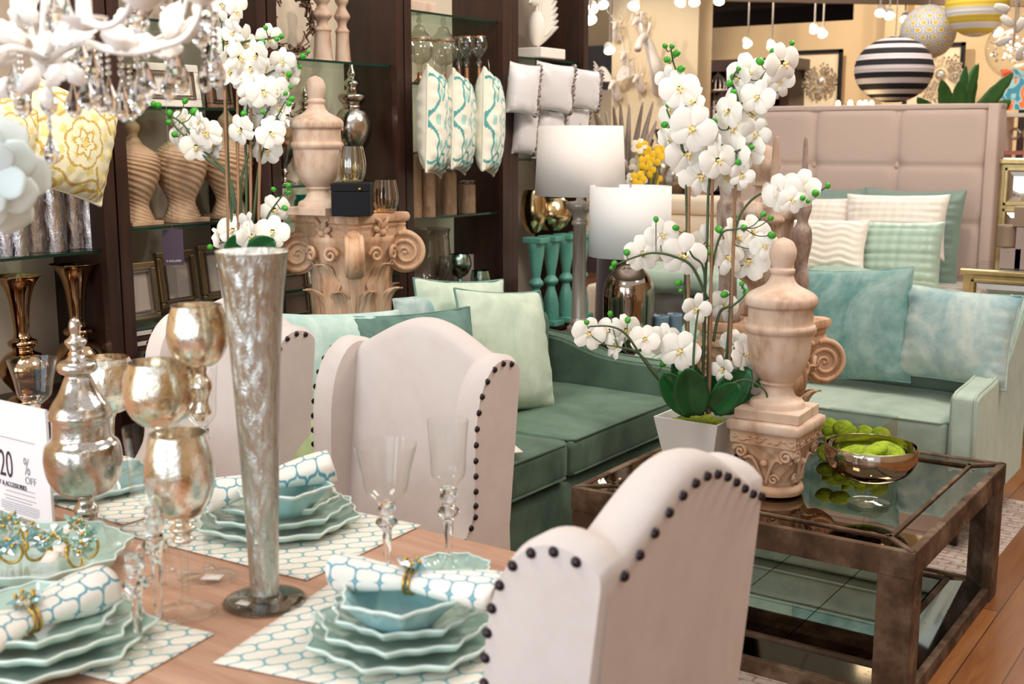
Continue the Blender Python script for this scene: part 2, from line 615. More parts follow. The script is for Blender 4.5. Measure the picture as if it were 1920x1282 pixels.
# ------------------------------------------------------------------ upholstery builders
M_velD = velvet('velvet_sage_dark', '465A4C', '6A8270', 1.8, .55, '9FB8A8')
M_velM = velvet('velvet_sage_mid', '50736A', '86A99F', 3.0, .55, 'B8D0C6')
M_velL = velvet('velvet_pale_sage', 'B4C6B2', 'D3DECB', 3.5, .35, 'E4ECDD')
M_velT = velvet('velvet_teal', '5F8C88', 'A9C0B8', 3.5, .5, 'CCDCD6')
M_velB = velvet('velvet_blue', '8AA9AB', 'D6DDD2', 3.2, .5, 'D6E0DC')
M_velLS = velvet('velvet_loveseat', '9BAE9F', 'BCCBBB', 2.2, .5, 'CDD8D0')
M_velP = velvet('velvet_aqua_pale', '9FC1BC', 'CBDDD6', 3.5, .45, 'DCEAE6')
M_cushD = velvet('velvet_deep_sage', '4A6860', '6F8F86', 3.5, .5, '9AB8B0')
M_chair = velvet('velvet_blush', 'D2C6C0', 'DFD5D0', 2.0, .3, 'F0EAE8', rough=.85)


def cushion(name, w, h, t, mat, label=None, cat='pillow', pipe=None, seed=0, wr=.012, ear=.04, N=26, parent=None, disp=None, group=None, pipename='piping', piper=.0045):
    """pillow standing in the XZ plane, bottom centre at the origin, facing -Y"""
    rnd = Vector((seed * 3.7, seed * 1.3, seed * 2.1))

    def outline(u, v):
        x, z = u, v
        e = 1 - ear * (1 - u * u) * 1.0 * 0 - .06 * (1 - abs(v) ** 2) * abs(u) ** 3 * 1
        f = 1 - .06 * (1 - abs(u) ** 2) * abs(v) ** 3
        x = u * e; z = v * f
        return x * w / 2, z * h / 2

    def surf(side):
        def fn(a, b):
            u = math.sin((a - .5) * pi) if True else 2 * a - 1
            v = math.sin((b - .5) * pi)
            x, z = outline(u, v)
            prof = max(0, (1 - abs(u) ** 2.6)) ** .55 * max(0, (1 - abs(v) ** 2.6)) ** .55
            y = prof * t / 2
            edge = (abs(u) ** 3 + abs(v) ** 3) * .6 + .25
            q = Vector((x * 7, z * 7, side)) + rnd
            y += wr * edge * (noise.noise(q * 1.5) + .5 * noise.noise(q * 4)) * (prof > .02)
            # radial puckers towards the corners and seams
            y += wr * .6 * sin(24 * (u if abs(v) > abs(u) else v) + seed) * max(0, max(abs(u), abs(v)) - .55) * (1 - max(abs(u), abs(v)) ** 6) * 1.6
            p = Vector((x, side * y, z + h / 2))
            if disp: p = disp(p, u, v, side)
            return p
        return fn
    m = MB()
    m.grid(surf(-1), N, N)
    m.grid(lambda a, b: surf(1)(1 - a, b), N, N)
    o = m.build(name, mat, parent)
    if label: tag(o, label, cat, group)
    if pipe:
        k = 14
        path = []
        for (ua, va, ub, vb) in ((-1, -1, 1, -1), (1, -1, 1, 1), (1, 1, -1, 1), (-1, 1, -1, -1)):
            for i in range(k):
                s = sin((i / k - .5) * pi) * .5 + .5
                u = ua + (ub - ua) * s; v = va + (vb - va) * s
                x, z = outline(u, v)
                p = Vector((x, 0, z + h / 2))
                if disp: p = disp(p, u, v, 0)
                path.append(p)
        MB().tube(path, piper, 6, closed=True).build(pipename, pipe, o)
    return o


def pose(o, loc, rz=0, lean=0, roll=0):
    """lean back about the pillow's lower edge, roll in its own plane, turn about Z"""
    o.matrix_world = T(*loc) @ RZ(rz) @ RX(-lean) @ RY(roll)
    return o


def sofa(name, label, loc, rz, W_, depth, seatz, arm_t, backz, ncush, M_body, M_seat, armz, M_leg, botz=.36):
    t = thing(name, label, 'sofa', loc, rz)
    hw = W_ / 2; iw = hw - arm_t
    MB().rbox(-iw - .02, iw + .02, -depth + .02, -.04, .12, botz - .01, .02, 6).build('base', M_body, t)
    MB().rbox(-hw + .02, hw - .02, -.17, 0, .12, backz, .05, 8, disp=None).build('back', M_body, t)
    # back cushions
    for k in range(ncush):
        a = -iw + (2 * iw) * k / ncush; b = -iw + (2 * iw) * (k + 1) / ncush
        dp = lambda P, a=a: Vector((0, 0, .006 * noise.noise(P * 6 + Vector((a, 0, 0)))))
        sc = MB().rbox(a + .004, b - .004, -depth, -.3, botz, seatz, .03, 14, puff=.018, disp=dp).build('seat_cushion', M_seat, t)
        # welt along the top and bottom edge
        for zz in (seatz - .008, botz + .012):
            pts = [(a + .012, -.35, zz), (a + .010, -depth + .03, zz), (a + .032, -depth + .004, zz), (b - .032, -depth + .004, zz), (b - .010, -depth + .03, zz), (b - .012, -.35, zz)]
            MB().tube([Vector(pts[0])] + [Vector(pts[1])] + [Vector(pts[2])] + [Vector(pts[3])] + [Vector(pts[4])] + [Vector(pts[5])], .0055, 6).build('welt', M_seat, sc)
        bc = MB().rbox(a + .006, b - .006, -.34, -.15, seatz - .01, backz + .02, .05, 10, puff=.01, side=.01).build('back_cushion', M_body, t)
    # sloped arms: scooped from the back down to the front
    prof = spline([(0, backz), (-.10, backz - .015), (-.22, backz - .09), (-.38, armz + .07), (-.58, armz + .015), (-depth + .03, armz), (-depth - .01, armz - .03)], 5)
    poly = [(p[0], p[1]) for p in prof] + [(-depth + .0, .12), (0, .12)]
    for s in (-1, 1):
        m = MB()
        n = len(poly)
        x0, x1 = (iw, hw) if s > 0 else (-hw, -iw)
        vs = [(x0, a, b) for a, b in poly] + [(x1, a, b) for a, b in poly]
        fs = [tuple(range(n)), tuple(range(2 * n - 1, n - 1, -1))] + [(i, i + n, (i + 1) % n + n, (i + 1) % n) for i in range(n)]
        m.add(vs, fs)
        arm = m.build('arm', M_body, t, bevel=.018, auto=50)
        for xx in (x0 + .012, x1 - .012):
            MB().tube([(xx, p[0], p[1] + .002) for p in prof] + [(xx, -depth - .004, .14)], .005, 6).build('welt', M_body, arm)
    for sx in (-1, 1):
        for y in (-depth + .07, -.07):
            x = sx * (hw - .07)
            MB().lathe([(.018, 0), (.032, .125)], 4, M=T(x, y, 0) @ RZ(pi / 4), cap0=True, cap1=True).build('leg', M_leg, t, False)
    return t


# ------------------------------------------------------------------ sofas
sofaA = sofa('sofa', 'long dark sage velvet sofa with two seat cushions behind the wing chairs', (-2.98, 3.33, 0), pi / 2, 1.86, .93, .51, .12, .80, 2, M_velD, M_velD, .62, M_dark, botz=.37)
sofaB = sofa('loveseat', 'pale sage green velvet loveseat with sloped arms beyond the coffee table', (-1.69, 5.27, 0), 0, 1.44, .87, .49, .1, .87, 1, M_velLS, M_velLS, .60, M_dark, botz=.34)

# ------------------------------------------------------------------ wing chairs
def wing_chair(label, loc, rz):
    t = thing('wing_chair', label, 'chair', loc, rz, 'blush wing chairs around the dining table')
    hw = .255
    lean = lambda z: (z - 1.0) * .10

    def zt(x):
        c = max(0, cos(x / (hw + .0) * pi / 2))
        return 1.0 + .092 * c ** 1.6
    m = MB()

    def bk(a, b):
        x = (a * 2 - 1) * (hw - .012)
        Z = zt(x)
        th = .085
        if b < .38:
            s = b / .38; z = .30 + (Z - .03 - .30) * s; y = -th - .014 * sin(pi * s) * cos(x / hw * pi / 2)
        elif b < .62:
            s = (b - .38) / .24; an = s * pi
            y = -th / 2 - th / 2 * cos(an); z = Z - .03 + .03 * sin(an)
        else:
            s = (b - .62) / .38; z = Z - .03 - (Z - .03 - .30) * s; y = -.0 + .004 * sin(pi * s)
        return Vector((x, y + lean(z), z))
    m.grid(bk, 28, 40)
    back = m.build('backrest', M_chair, t)
    # wings: side outline (y, z)
    wp = [Vector((0.0, .33)), Vector((0, .6)), Vector((0, .85)), Vector((0, .985))] + spline([(-.003, 1.0), (-.03, 1.02), (-.08, 1.03), (-.125, 1.012), (-.158, .965), (-.172, .9), (-.172, .82), (-.168, .74), (-.18, .66), (-.22, .60), (-.30, .585), (-.34, .56), (-.345, .50), (-.34, .33)], 4)
    wp = [(p[0], p[1]) for p in wp]
    for s in (-1, 1):
        n = len(wp)
        x1 = s * hw; x0 = s * (hw - .062)

        def pt(x, p): return (x, p[0] + lean(p[1]) * (1 if p[1] > .5 else .5), p[1])
        mm = MB()
        # cushioned section: inner rim, mid, outer rim
        rings = [(x0, .010), (x0 + s * .012, .0), (s * (hw - .014), .0), (x1, .012)]
        cen = (-.13, .66)
        vs = []
        for (x, ins) in rings:
            for p in wp:
                d = Vector((cen[0] - p[0], cen[1] - p[1])); d.normalize()
                q = (p[0] + d.x * ins, p[1] + d.y * ins)
                vs.append(pt(x, q))
        fs = []
        for r in range(3):
            for i in range(n):
                j = (i + 1) % n
                fs.append((r * n + i, (r + 1) * n + i, (r + 1) * n + j, r * n + j))
        fs.append(tuple(range(n))[::-1]); fs.append(tuple(3 * n + i for i in range(n)))
        mm.add(vs, fs)
        w = mm.build('wing', M_chair, t, auto=70)
        # nail heads along the outer side panel, following its edge
        path = [p for p in wp if p[1] > .5]
        L = 0; last = None; acc = .0; k = 0
        nm = None
        for i in range(1, len(path)):
            a = Vector(path[i - 1]); b = Vector(path[i]); seg = (b - a).length
            if seg < 1e-6: continue
            if a.x > -.01 and b.x > -.01: continue          # not down the rear corner
            dd = seg
            while acc + dd >= .037:
                use = .037 - acc
                a = a + (b - a).normalized() * use; dd -= use; acc = 0
                d = Vector((cen[0] - a.x, cen[1] - a.y)).normalized() * .020
                q = pt(x1 + s * .001, (a.x + d.x, a.y + d.y))
                nm = nail_head(t, q, (s, 0, 0))
            acc += dd
    # nail heads along the top of the outer back
    x = -hw + .02
    while x < hw - .01:
        z = zt(x) - .032
        nail_head(t, (x, .004 + lean(z), z), (0, 1, 0))
        x += .037
    MB().rbox(-hw + .03, hw - .03, -.58, -.05, .36, .50, .035, 8, puff=.02).build('seat', M_chair, t)
    MB().rbox(-hw + .02, hw - .02, -.57, -.02, .26, .37, .015, 5).build('seat_rail', M_chair, t)
    for sx in (-1, 1):
        for y in (-.52, -.05):
            MB().lathe([(.014, 0), (.028, .27)], 4, M=T(sx * .2, y, 0) @ RZ(pi / 4), cap0=True, cap1=True).build('leg', M_dark, t, False)
    return t


M_nail = plain('bronze_nail', '3A3034', .3, .8)
_nail = [None]


def nail_head(t, loc, nrm):
    if _nail[0] is None:
        o = MB().lathe([(.0004, .0052), (.004, .0046), (.0065, .0026), (.0078, 0), (.0078, -.002)], 12).build('nail_head', M_nail, t)
        _nail[0] = o
    else:
        o = _nail[0].copy(); COL.objects.link(o); o.parent = t
    o.location = loc
    o.rotation_euler = Vector(nrm).to_track_quat('Z', 'Y').to_euler()
    return o


chair1 = wing_chair('blush velvet wing chair across the table, its whole inner back in view', (-1.80, 2.28, 0), 0)
chair2 = copy_tree(chair1, 'blush velvet wing chair partly hidden behind the tall silver vase', (-2.50, 2.31, 0), 0.0)
chair3 = copy_tree(chair1, 'blush velvet wing chair at the head of the table, nearest, seen from behind', (-.69, 1.46, 0), -pi / 2)

# ------------------------------------------------------------------ dining table
M_tablew = wood('dining_wood', 'A97C62', 'C9A087', 2.2, (1.2, 14, 6), .5, .0)
dt = thing('dining_table', 'pinkish brown wooden dining table laid with sage plates', 'table', (-2.3, 1.15, 0))
MB().box(-1.42, 1.42, -.6, .6, .715, .76).build('tabletop', M_tablew, dt, False, bevel=.006)
MB().box(-1.3, 1.3, -.5, .5, .62, .715).build('apron', M_tablew, dt, False)
for sx in (-1, 1):
    for sy in (-1, 1):
        MB().box(sx * .92 - .045, sx * .92 + .045, sy * .42 - .045, sy * .42 + .045, 0, .62).build('leg', M_tablew, dt, False)


# ------------------------------------------------------------------ mirrored coffee table
def smoked_mirror(name, col='8C8270', rough=.02, seams=None):
    m = NT(name)
    v = m.coord()
    n = m.noise(v, 4, 4)
    b = m.pbsdf(i_Metallic=1.0, i_Roughness=rough)
    m.link(m.ramp(n, [(.3, tuple(x * .85 for x in srgb(col)[:3])), (.7, srgb(col))]), b.inputs['Base Color'])
    return m.mat


M_mir = smoked_mirror('antique_mirror', '7E6E58')
M_mir2 = smoked_mirror('clear_mirror', 'C4C6C2')


def foxed_mirror(name='foxed_mirror'):
    m = NT(name)
    v = m.coord()
    n = m.noise(v, 60, 5, .7)
    c = m.ramp(n, [(.3, srgb('3A322A')), (.36, srgb('C9CDD2'))])
    b = m.pbsdf(i_Metallic=1.0, i_Roughness=.06, i_Base_Color=c)
    return m.mat


M_fox = foxed_mirror()
M_rustic = stone('rustic_gilt_wood', '55402F', '8A7460', '2C1E15', 10, (1, 1, 1), .4)
CT0 = (-1.32, 3.53)
ctt = thing('coffee_table', 'square rustic wood coffee table with a mirrored top and mirrored lower shelf', 'coffee table', (CT0[0], CT0[1], 0))
h = .525; P = .095; Hh = .46


def ring(m, o, i, z0, z1, z0i=None, z1i=None):
    """mitred square ring between half widths o (outer) and i (inner)"""
    z0i = z0 if z0i is None else z0i; z1i = z1 if z1i is None else z1i
    for k in range(4):
        M = RZ(k * pi / 2)
        vs = [(-o, -o, z0), (o, -o, z0), (i, -i, z0i), (-i, -i, z0i), (-o, -o, z1), (o, -o, z1), (i, -i, z1i), (-i, -i, z1i)]
        m.add(vs, [(0, 3, 2, 1), (4, 5, 6, 7), (0, 1, 5, 4), (3, 7, 6, 2)], M)
    return m


for sx in (-1, 1):
    for sy in (-1, 1):
        m = MB()
        a = h - P
        pl = [(h, h), (h - P, h), (h - P + .0, h - .03), (h - .03, h - P), (h, h - P)]
        pl = [(sx * x, sy * y) for x, y in pl]
        if sx * sy < 0: pl = pl[::-1]
        n = len(pl)
        m.add([(x, y, 0) for x, y in pl] + [(x, y, Hh - .03) for x, y in pl], [tuple(range(n))[::-1], tuple(range(n, 2 * n))] + [(i, (i + 1) % n, (i + 1) % n + n, i + n) for i in range(n)])
        m.build('leg', M_rustic, ctt, False, bevel=.003)
ring(MB(), h + .002, h - .022, Hh - .075, Hh).build('top_frame', M_rustic, ctt, False, bevel=.003)
ring(MB(), h - .02, h - .10, Hh - .05, Hh - .075, Hh - .03, Hh - .06).build('apron', M_rustic, ctt, False)
ring(MB(), h - .022, h - .088, Hh - .012, Hh - .003).build('border_mirror', M_mir, ctt, False)
ring(MB(), h - .086, h - .098, Hh - .03, Hh + .003).build('inner_frame', M_rustic, ctt, False, bevel=.002)
for k in range(4):
    MB().box(-.008, .008, -.07, .07, Hh - .004, Hh + .003, RZ(pi / 4 + k * pi / 2) @ T(0, -(h - .055) * sqrt(2), 0)).build('mitre_strip', M_rustic, ctt, False)
MB().box(-h + .097, h - .097, -h + .097, h - .097, Hh - .02, Hh - .006).build('tabletop_mirror', M_mir, ctt, False)
# lower shelf
ring(MB(), h - .005, h - .028, 0.0, .048).build('base_frame', M_rustic, ctt, False, bevel=.003)
ring(MB(), h - .03, h - .125, .035, .045, .04, .062).build('base_mirror', M_fox, ctt, False)
ring(MB(), h - .125, h - .142, .03, .072).build('shelf_frame', M_rustic, ctt, False, bevel=.003)
m = MB()
g = h - .148
for ix in range(3):
    for iy in range(3):
        m.box(-g + ix * g * 2 / 3 + .0015, -g + (ix + 1) * g * 2 / 3 - .0015, -g + iy * g * 2 / 3 + .0015, -g + (iy + 1) * g * 2 / 3 - .0015, .05, .066)
m.build('shelf_mirror', M_mir2, ctt, False)


# ------------------------------------------------------------------ corner end table
M_ebon = stone('silvered_dark_wood', '4A3B30', '7A6858', '241A14', 9, (1, 1, 1), .3)
et = thing('end_table', 'low dark silvered end table in the corner between the two sofas', 'side table', (-2.72, 4.69, 0))
ring(MB(), .30, .265, .55, .60).build('top_frame', M_ebon, et, False, bevel=.004)
MB().box(-.266, .266, -.266, .266, .575, .592).build('tabletop_mirror', M_mir, et, False)
for sx in (-1, 1):
    for sy in (-1, 1):
        MB().box(sx * .265 - .03, sx * .265 + .03, sy * .265 - .03, sy * .265 + .03, 0, .55).build('leg', M_ebon, et, False)
MB().box(-.27, .27, -.27, .27, .15, .18).build('lower_shelf', M_ebon, et, False)

# console behind the sofa carrying the big capital and the rear orchid
co = thing('console_table', 'narrow dark console behind the long sofa, under the large stone capital', 'console table', (-3.25, 3.22, 0))
MB().box(-.205, .22, -.72, .60, .715, .75).build('tabletop', M_dark, co, False)
for sx in (-1, 1):
    for sy in (-.68, .55):
        MB().box(sx * .17 - .025, sx * .17 + .025, sy - .025, sy + .025, 0, .715).build('leg', M_dark, co, False)


# ------------------------------------------------------------------ bed
M_head = plain('taupe_fabric', 'C8B1A4', .85, var=.03, vscale=3, bump=.2, bscale=300)
bx0 = at(1372, 400, Y=6.95).x; bx1 = at(1852, 400, Y=6.95).x + .05
bw = bx1 - bx0; bcx = (bx0 + bx1) / 2
bed = thing('bed', 'bed with a tall button-tufted taupe headboard behind the loveseat', 'bed', (bcx, 6.95, 0))
TOP = at(1700, 197, Y=6.95).z


def headfn(a, b):
    x = (a - .5) * (bw - .12); z = .35 + b * (TOP - .35 - .03)
    # tufting grid: seams at thirds, with pulled buttons on the crossings
    fx = (x / ((bw - .12) / 3) + 1.5) % 1; fz = ((TOP - .03 - z) / .315) % 1
    dx = min(fx, 1 - fx); dz = min(fz, 1 - fz)
    sx_ = 1 - math.exp(-dx * 34); sz_ = 1 - math.exp(-dz * 34)
    y = -.045 * min(1, .45 + .55 * sx_) * min(1, .6 + .4 * sz_)
    bd = sqrt((dx * .5) ** 2 + (dz * .32) ** 2)
    y += .018 * math.exp(-(bd / .045) ** 2)
    return Vector((x, y - .05, z))


hb = MB().grid(headfn, 96, 90)
hb.box(-bw / 2 + .03, bw / 2 - .03, -.06, .06, .2, TOP - .02)
hbo = hb.build('headboard', M_head, bed)
fr = MB()
fr.rbox(-bw / 2, -bw / 2 + .065, -.11, .08, .1, TOP, .012, 4); fr.rbox(bw / 2 - .065, bw / 2, -.11, .08, .1, TOP, .012, 4)
fr.rbox(-bw / 2, bw / 2, -.075, .08, TOP - .03, TOP + .004, .01, 4)
fr.build('headboard_frame', M_head, bed)
bt = MB()
for i in (1, 2):
    for k in range(1, 4):
        bt.ball((-(bw - .12) / 2 + i * (bw - .12) / 3, -.068, TOP - .03 - k * .315), .011, 10, 6, (1, .5, 1))
bt.build('button', M_head, bed)
def tuft_mat(name, a, b_, s=9, strength=1.0):
    m = NT(name)
    v = m.coord()
    vo = m.n('ShaderNodeTexVoronoi', i_Vector=v, i_Scale=s)
    c = m.ramp(vo.outputs[0], [(.0, srgb(b_)), (.7, srgb(a))])
    bb = m.pbsdf(i_Roughness=.5, i_Base_Color=c)
    bb.inputs['Sheen Weight'].default_value = .5
    m.link(m.bump(vo.outputs[0], strength, .03), bb.inputs['Normal'])
    return m.mat


M_lin = plain('ivory_linen', 'E8DACB', .8, var=.03, bump=.3, bscale=25)
MB().rbox(-bw / 2 - .02, bw / 2 + .02, -1.45, -.1, .42, .74, .08, 12, puff=.02).build('mattress', tuft_mat('tufted_ivory', 'F0E6DA', 'D6C4B2', 11), bed)
MB().rbox(-bw / 2, bw / 2, -1.5, -.08, .12, .42, .03, 6).build('bed_base', M_head, bed)


M_quilt = plain('quilt_sage', 'A9C0AC', .42, var=.05, sheen=.5)
M_quiltD = plain('quilt_grey_green', '7E9588', .45, var=.06, sheen=.4)
M_silk = plain('silk_ivory', 'EEE3D6', .42, var=.03, sheen=.4)
zb = .77


def quiltdisp(nx, nz, amp, w, h, kind=0):
    def d(p, u, v, side):
        if kind == 0:      # channel bricks with puckers
            a = abs(sin(u * nx * pi)) ** .5; b = abs(sin(v * nz * pi + 0.0)) ** .45
            q = (b * (.5 + .5 * a)) * amp
        else:              # smocked waves
            q = amp * (sin(v * nz * 2 * pi + 1.6 * sin(u * nx * pi)) * .5 + .5)
        m = max(0, 1 - max(abs(u), abs(v)) ** 8)
        p.y += side * q * m
        return p
    return d


def bed_pillow(name, px0, px1, ptop, pbot, Y, t, mat, label, kind=0, nx=5, nz=5, amp=.018, rz=0, lean=.28, seed=0, zbot=None, pipe=None, roll=0, ear=.05):
    a = at(px0, (ptop + pbot) / 2, Y=Y); b = at(px1, (ptop + pbot) / 2, Y=Y)
    zt_ = at((px0 + px1) / 2, ptop, Y=Y).z; zb_ = at((px0 + px1) / 2, pbot, Y=Y).z
    w = (b.x - a.x); hgt = (zt_ - zb_)
    o = cushion(name, w, hgt, t, mat, label, 'pillow', pipe, seed, .01, disp=quiltdisp(nx, nz, amp, w, hgt, kind) if nx else None, N=56, group='pillows on the bed')
    pose(o, ((a.x + b.x) / 2, Y, zb_), rz, lean, roll)
    return o


bed_pillow('throw_pillow', 1607, 1800, 352, 555, 6.62, .16, M_quiltD, 'large grey green channel-quilted sham at the right against the headboard', 0, 3, 7, .018, 0, .14, 1)
bed_pillow('throw_pillow', 1500, 1628, 350, 560, 6.72, .14, M_quiltD, 'grey green sham whose corner peeks up between the two upper ivory pillows', 0, 3, 7, .015, 0, .1, 9)
bed_pillow('throw_pillow', 1580, 1775, 362, 485, 6.42, .16, M_silk, 'ivory smocked silk pillow in front of the large grey green sham', 0, 6, 5, .016, 0, .2, 2, roll=-.02)
bed_pillow('throw_pillow', 1452, 1597, 368, 480, 6.48, .16, M_silk, 'ivory smocked silk pillow at the back left, behind the grey spires', 0, 6, 5, .016, 0, .2, 3)
bed_pillow('throw_pillow', 1608, 1765, 412, 545, 6.15, .16, M_quilt, 'pale sage satin pillow with star-shaped pleats at the front right of the bed', 0, 4, 4, .02, 0, .25, 4, roll=-.03)
bed_pillow('throw_pillow', 1460, 1622, 408, 510, 6.05, .15, M_silk, 'ivory satin pillow with wavy pleats at the front left of the bed', 1, 3, 4, .013, 0, .3, 5, roll=-.02)
bed_pillow('throw_pillow', 1490, 1628, 478, 570, 5.85, .16, M_quilt, 'sage quilted pillow lying low just behind the teal loveseat pillow', 0, 6, 6, .008, 0, .9, 6)

# second, cream bed left of the first one
M_creamf = plain('cream_fabric', 'E9D8BE', .8, var=.03)
cb = thing('day_bed', 'cream upholstered daybed with channelled back behind the white orchid', 'bed', (-3.72, 8.2, 0))
m = MB()
for k in range(4): m.rbox(-.62, .62, -.08, .06, .5 + k * .15, .65 + k * .15, .045, 8, side=.02)
m.build('backrest', M_creamf, cb)
MB().rbox(-.62, .62, -1.0, -.06, .18, .5, .05, 8).build('seat', M_creamf, cb)
MB().box(-.58, .58, -.95, 0, 0, .18).build('base', M_dark, cb, False)

qq_ = at(1335, 532, Z=.80)
tag(MB().rbox(-.42, .36, -.24, .30, 0, .11, .05, 18, puff=.012, disp=lambda P: Vector((0, 0, .010 * sin(P.x * 34) * sin(P.y * 26)))).build('folded_quilt', M_quilt, loc=(qq_.x, qq_.y, .765), rz=.05),
    'sage green satin quilt folded on the foot of the bed behind the lamp', 'quilt')

# ------------------------------------------------------------------ mirrored nightstand and chest
M_champ = plain('champagne_leaf', 'B79F6F', .32, .85, var=.15, vscale=20)
M_bev = smoked_mirror('bevel_mirror', 'CFC9C0')


def mirror_box(name, label, cat, x0, y0, w, d, h_, rows, topover=.02, legs=.0):
    t = thing(name, label, cat, (x0 + w / 2, y0 + d / 2, 0))
    MB().box(-w / 2, w / 2, -d / 2, d / 2, legs, h_ - .03).build('carcass', M_champ, t, False)
    MB().box(-w / 2 - topover, w / 2 + topover, -d / 2 - topover, d / 2 + topover, h_ - .035, h_ - .004).build('top_moulding', M_champ, t, False, bevel=.008)
    MB().box(-w / 2 - topover + .015, w / 2 + topover - .015, -d / 2 - topover + .015, d / 2 + topover - .015, h_ - .006, h_).build('top_mirror', M_bev, t, False)
    MB().box(-w / 2 - .006, -w / 2, -d / 2 + .05, d / 2 - .05, legs + .05, h_ - .08).build('side_mirror', M_bev, t, False)
    zz = h_ - .05
    for (n, hh) in rows:
        for k in range(n):
            a = -w / 2 + .03 + k * (w - .06) / n + .01; b = -w / 2 + .03 + (k + 1) * (w - .06) / n - .01
            fr = MB()
            for (q0, q1, r0, r1) in ((a, b, zz - .02, zz), (a, b, zz - hh, zz - hh + .02), (a, a + .02, zz - hh, zz), (b - .02, b, zz - hh, zz)):
                fr.box(q0, q1, -d / 2 - .02, -d / 2, r0, r1)
            dr = fr.build('drawer', M_champ, t, False, bevel=.004)
            mm = MB()
            a2, b2, c2, d2 = a + .02, b - .02, zz - hh + .02, zz - .02
            bev = .03
            y0_, y1_ = -d / 2 - .006, -d / 2 - .014
            vs = [(a2, y0_, c2), (b2, y0_, c2), (b2, y0_, d2), (a2, y0_, d2), (a2 + bev, y1_, c2 + bev), (b2 - bev, y1_, c2 + bev), (b2 - bev, y1_, d2 - bev), (a2 + bev, y1_, d2 - bev)]
            mm.add(vs, [(4, 5, 6, 7), (0, 1, 5, 4), (1, 2, 6, 5), (2, 3, 7, 6), (3, 0, 4, 7)])
            mm.build('drawer_mirror', M_bev, dr, False)
            MB().lathe([(.0005, -.03), (.012, -.028), (.015, -.018), (.008, -.008), (.006, 0)], 12, M=T((a + b) / 2, -d / 2 - .012, zz - hh / 2) @ RX(-pi / 2)).build('knob', M_nickel, dr)
        zz -= hh + .015
    return t


nx = at(1812, 505, Y=6.25).x; nz_ = at(1812, 500, Y=6.25).z
mirror_box('nightstand', 'champagne-edged mirrored nightstand to the right of the taupe bed', 'nightstand', nx, 6.2, .55, .42, nz_, [(1, .19), (1, .19), (1, .19)])
cx_ = at(1872, 303, Y=6.95).x; cz_ = at(1866, 296, Y=6.95).z
mirror_box('tall_chest', 'tall mirrored chest of drawers behind the nightstand at the right edge', 'chest of drawers', cx_, 6.95, .6, .45, cz_, [(1, .21), (1, .28), (1, .28), (1, .28)], .03)

# ------------------------------------------------------------------ stone capitals and urns
def abacus_outline(R, n=10, conc=.16, ch=.10):
    """square of half diagonal R with hollowed sides and cut corners, faces square to the axes"""
    pts = []
    for k in range(4):
        a0 = pi / 4 + k * pi / 2
        c0 = Vector((cos(a0), sin(a0))) * R
        c1 = Vector((cos(a0 + pi / 2), sin(a0 + pi / 2))) * R
        d = (c1 - c0).normalized(); nrm = Vector((-(c0 + c1).x, -(c0 + c1).y)).normalized()
        L = (c1 - c0).length
        for i in range(n + 1):
            s = ch + (1 - 2 * ch) * i / n
            bow = conc * (1 - (2 * s - 1) ** 2) * L * .5
            pts.append(c0 + d * L * s + nrm * bow)
    return pts


def loft(m, outline, prof):
    n = len(outline); vs = []; fs = []
    for sc, z in prof: vs += [(p.x * sc, p.y * sc, z) for p in outline]
    for i in range(len(prof) - 1):
        for k in range(n):
            k2 = (k + 1) % n
            fs.append((i * n + k, i * n + k2, (i + 1) * n + k2, (i + 1) * n + k))
    fs.append(tuple(range(n))[::-1]); fs.append(tuple((len(prof) - 1) * n + k for k in range(n)))
    return m.add(vs, fs)


def acanthus(m, ang, r0, z0, hgt, wid, curl, seed=0):
    """carved leaf hugging the bell and curling out at its tip"""
    def fn(u, v):
        x = (u * 2 - 1)
        lobe = 1 - .28 * abs(sin(v * pi * 3.5)) * (v < .95)
        w = wid * (sin(pi * min(1, v * .86 + .10)) ** .6) * lobe
        if v > .8: w *= 1 - (v - .8) * 2.6
        out = curl * max(0, (v - .55) / .45) ** 2
        drop = .5 * curl * max(0, (v - .8) / .2) ** 2
        rib = .007 * math.exp(-(x * 5) ** 2) + .0045 * cos(x * 16 + v * 5 * abs(x)) * (1 - abs(x) * .3)
        rr = r0 + out + rib + .012 * v - .016 * x * x + .012
        a = ang + x * w / max(rr, .02)
        z = z0 + hgt * v - drop
        return Vector((rr * cos(a), rr * sin(a), z))
    m.grid(fn, 18, 22)


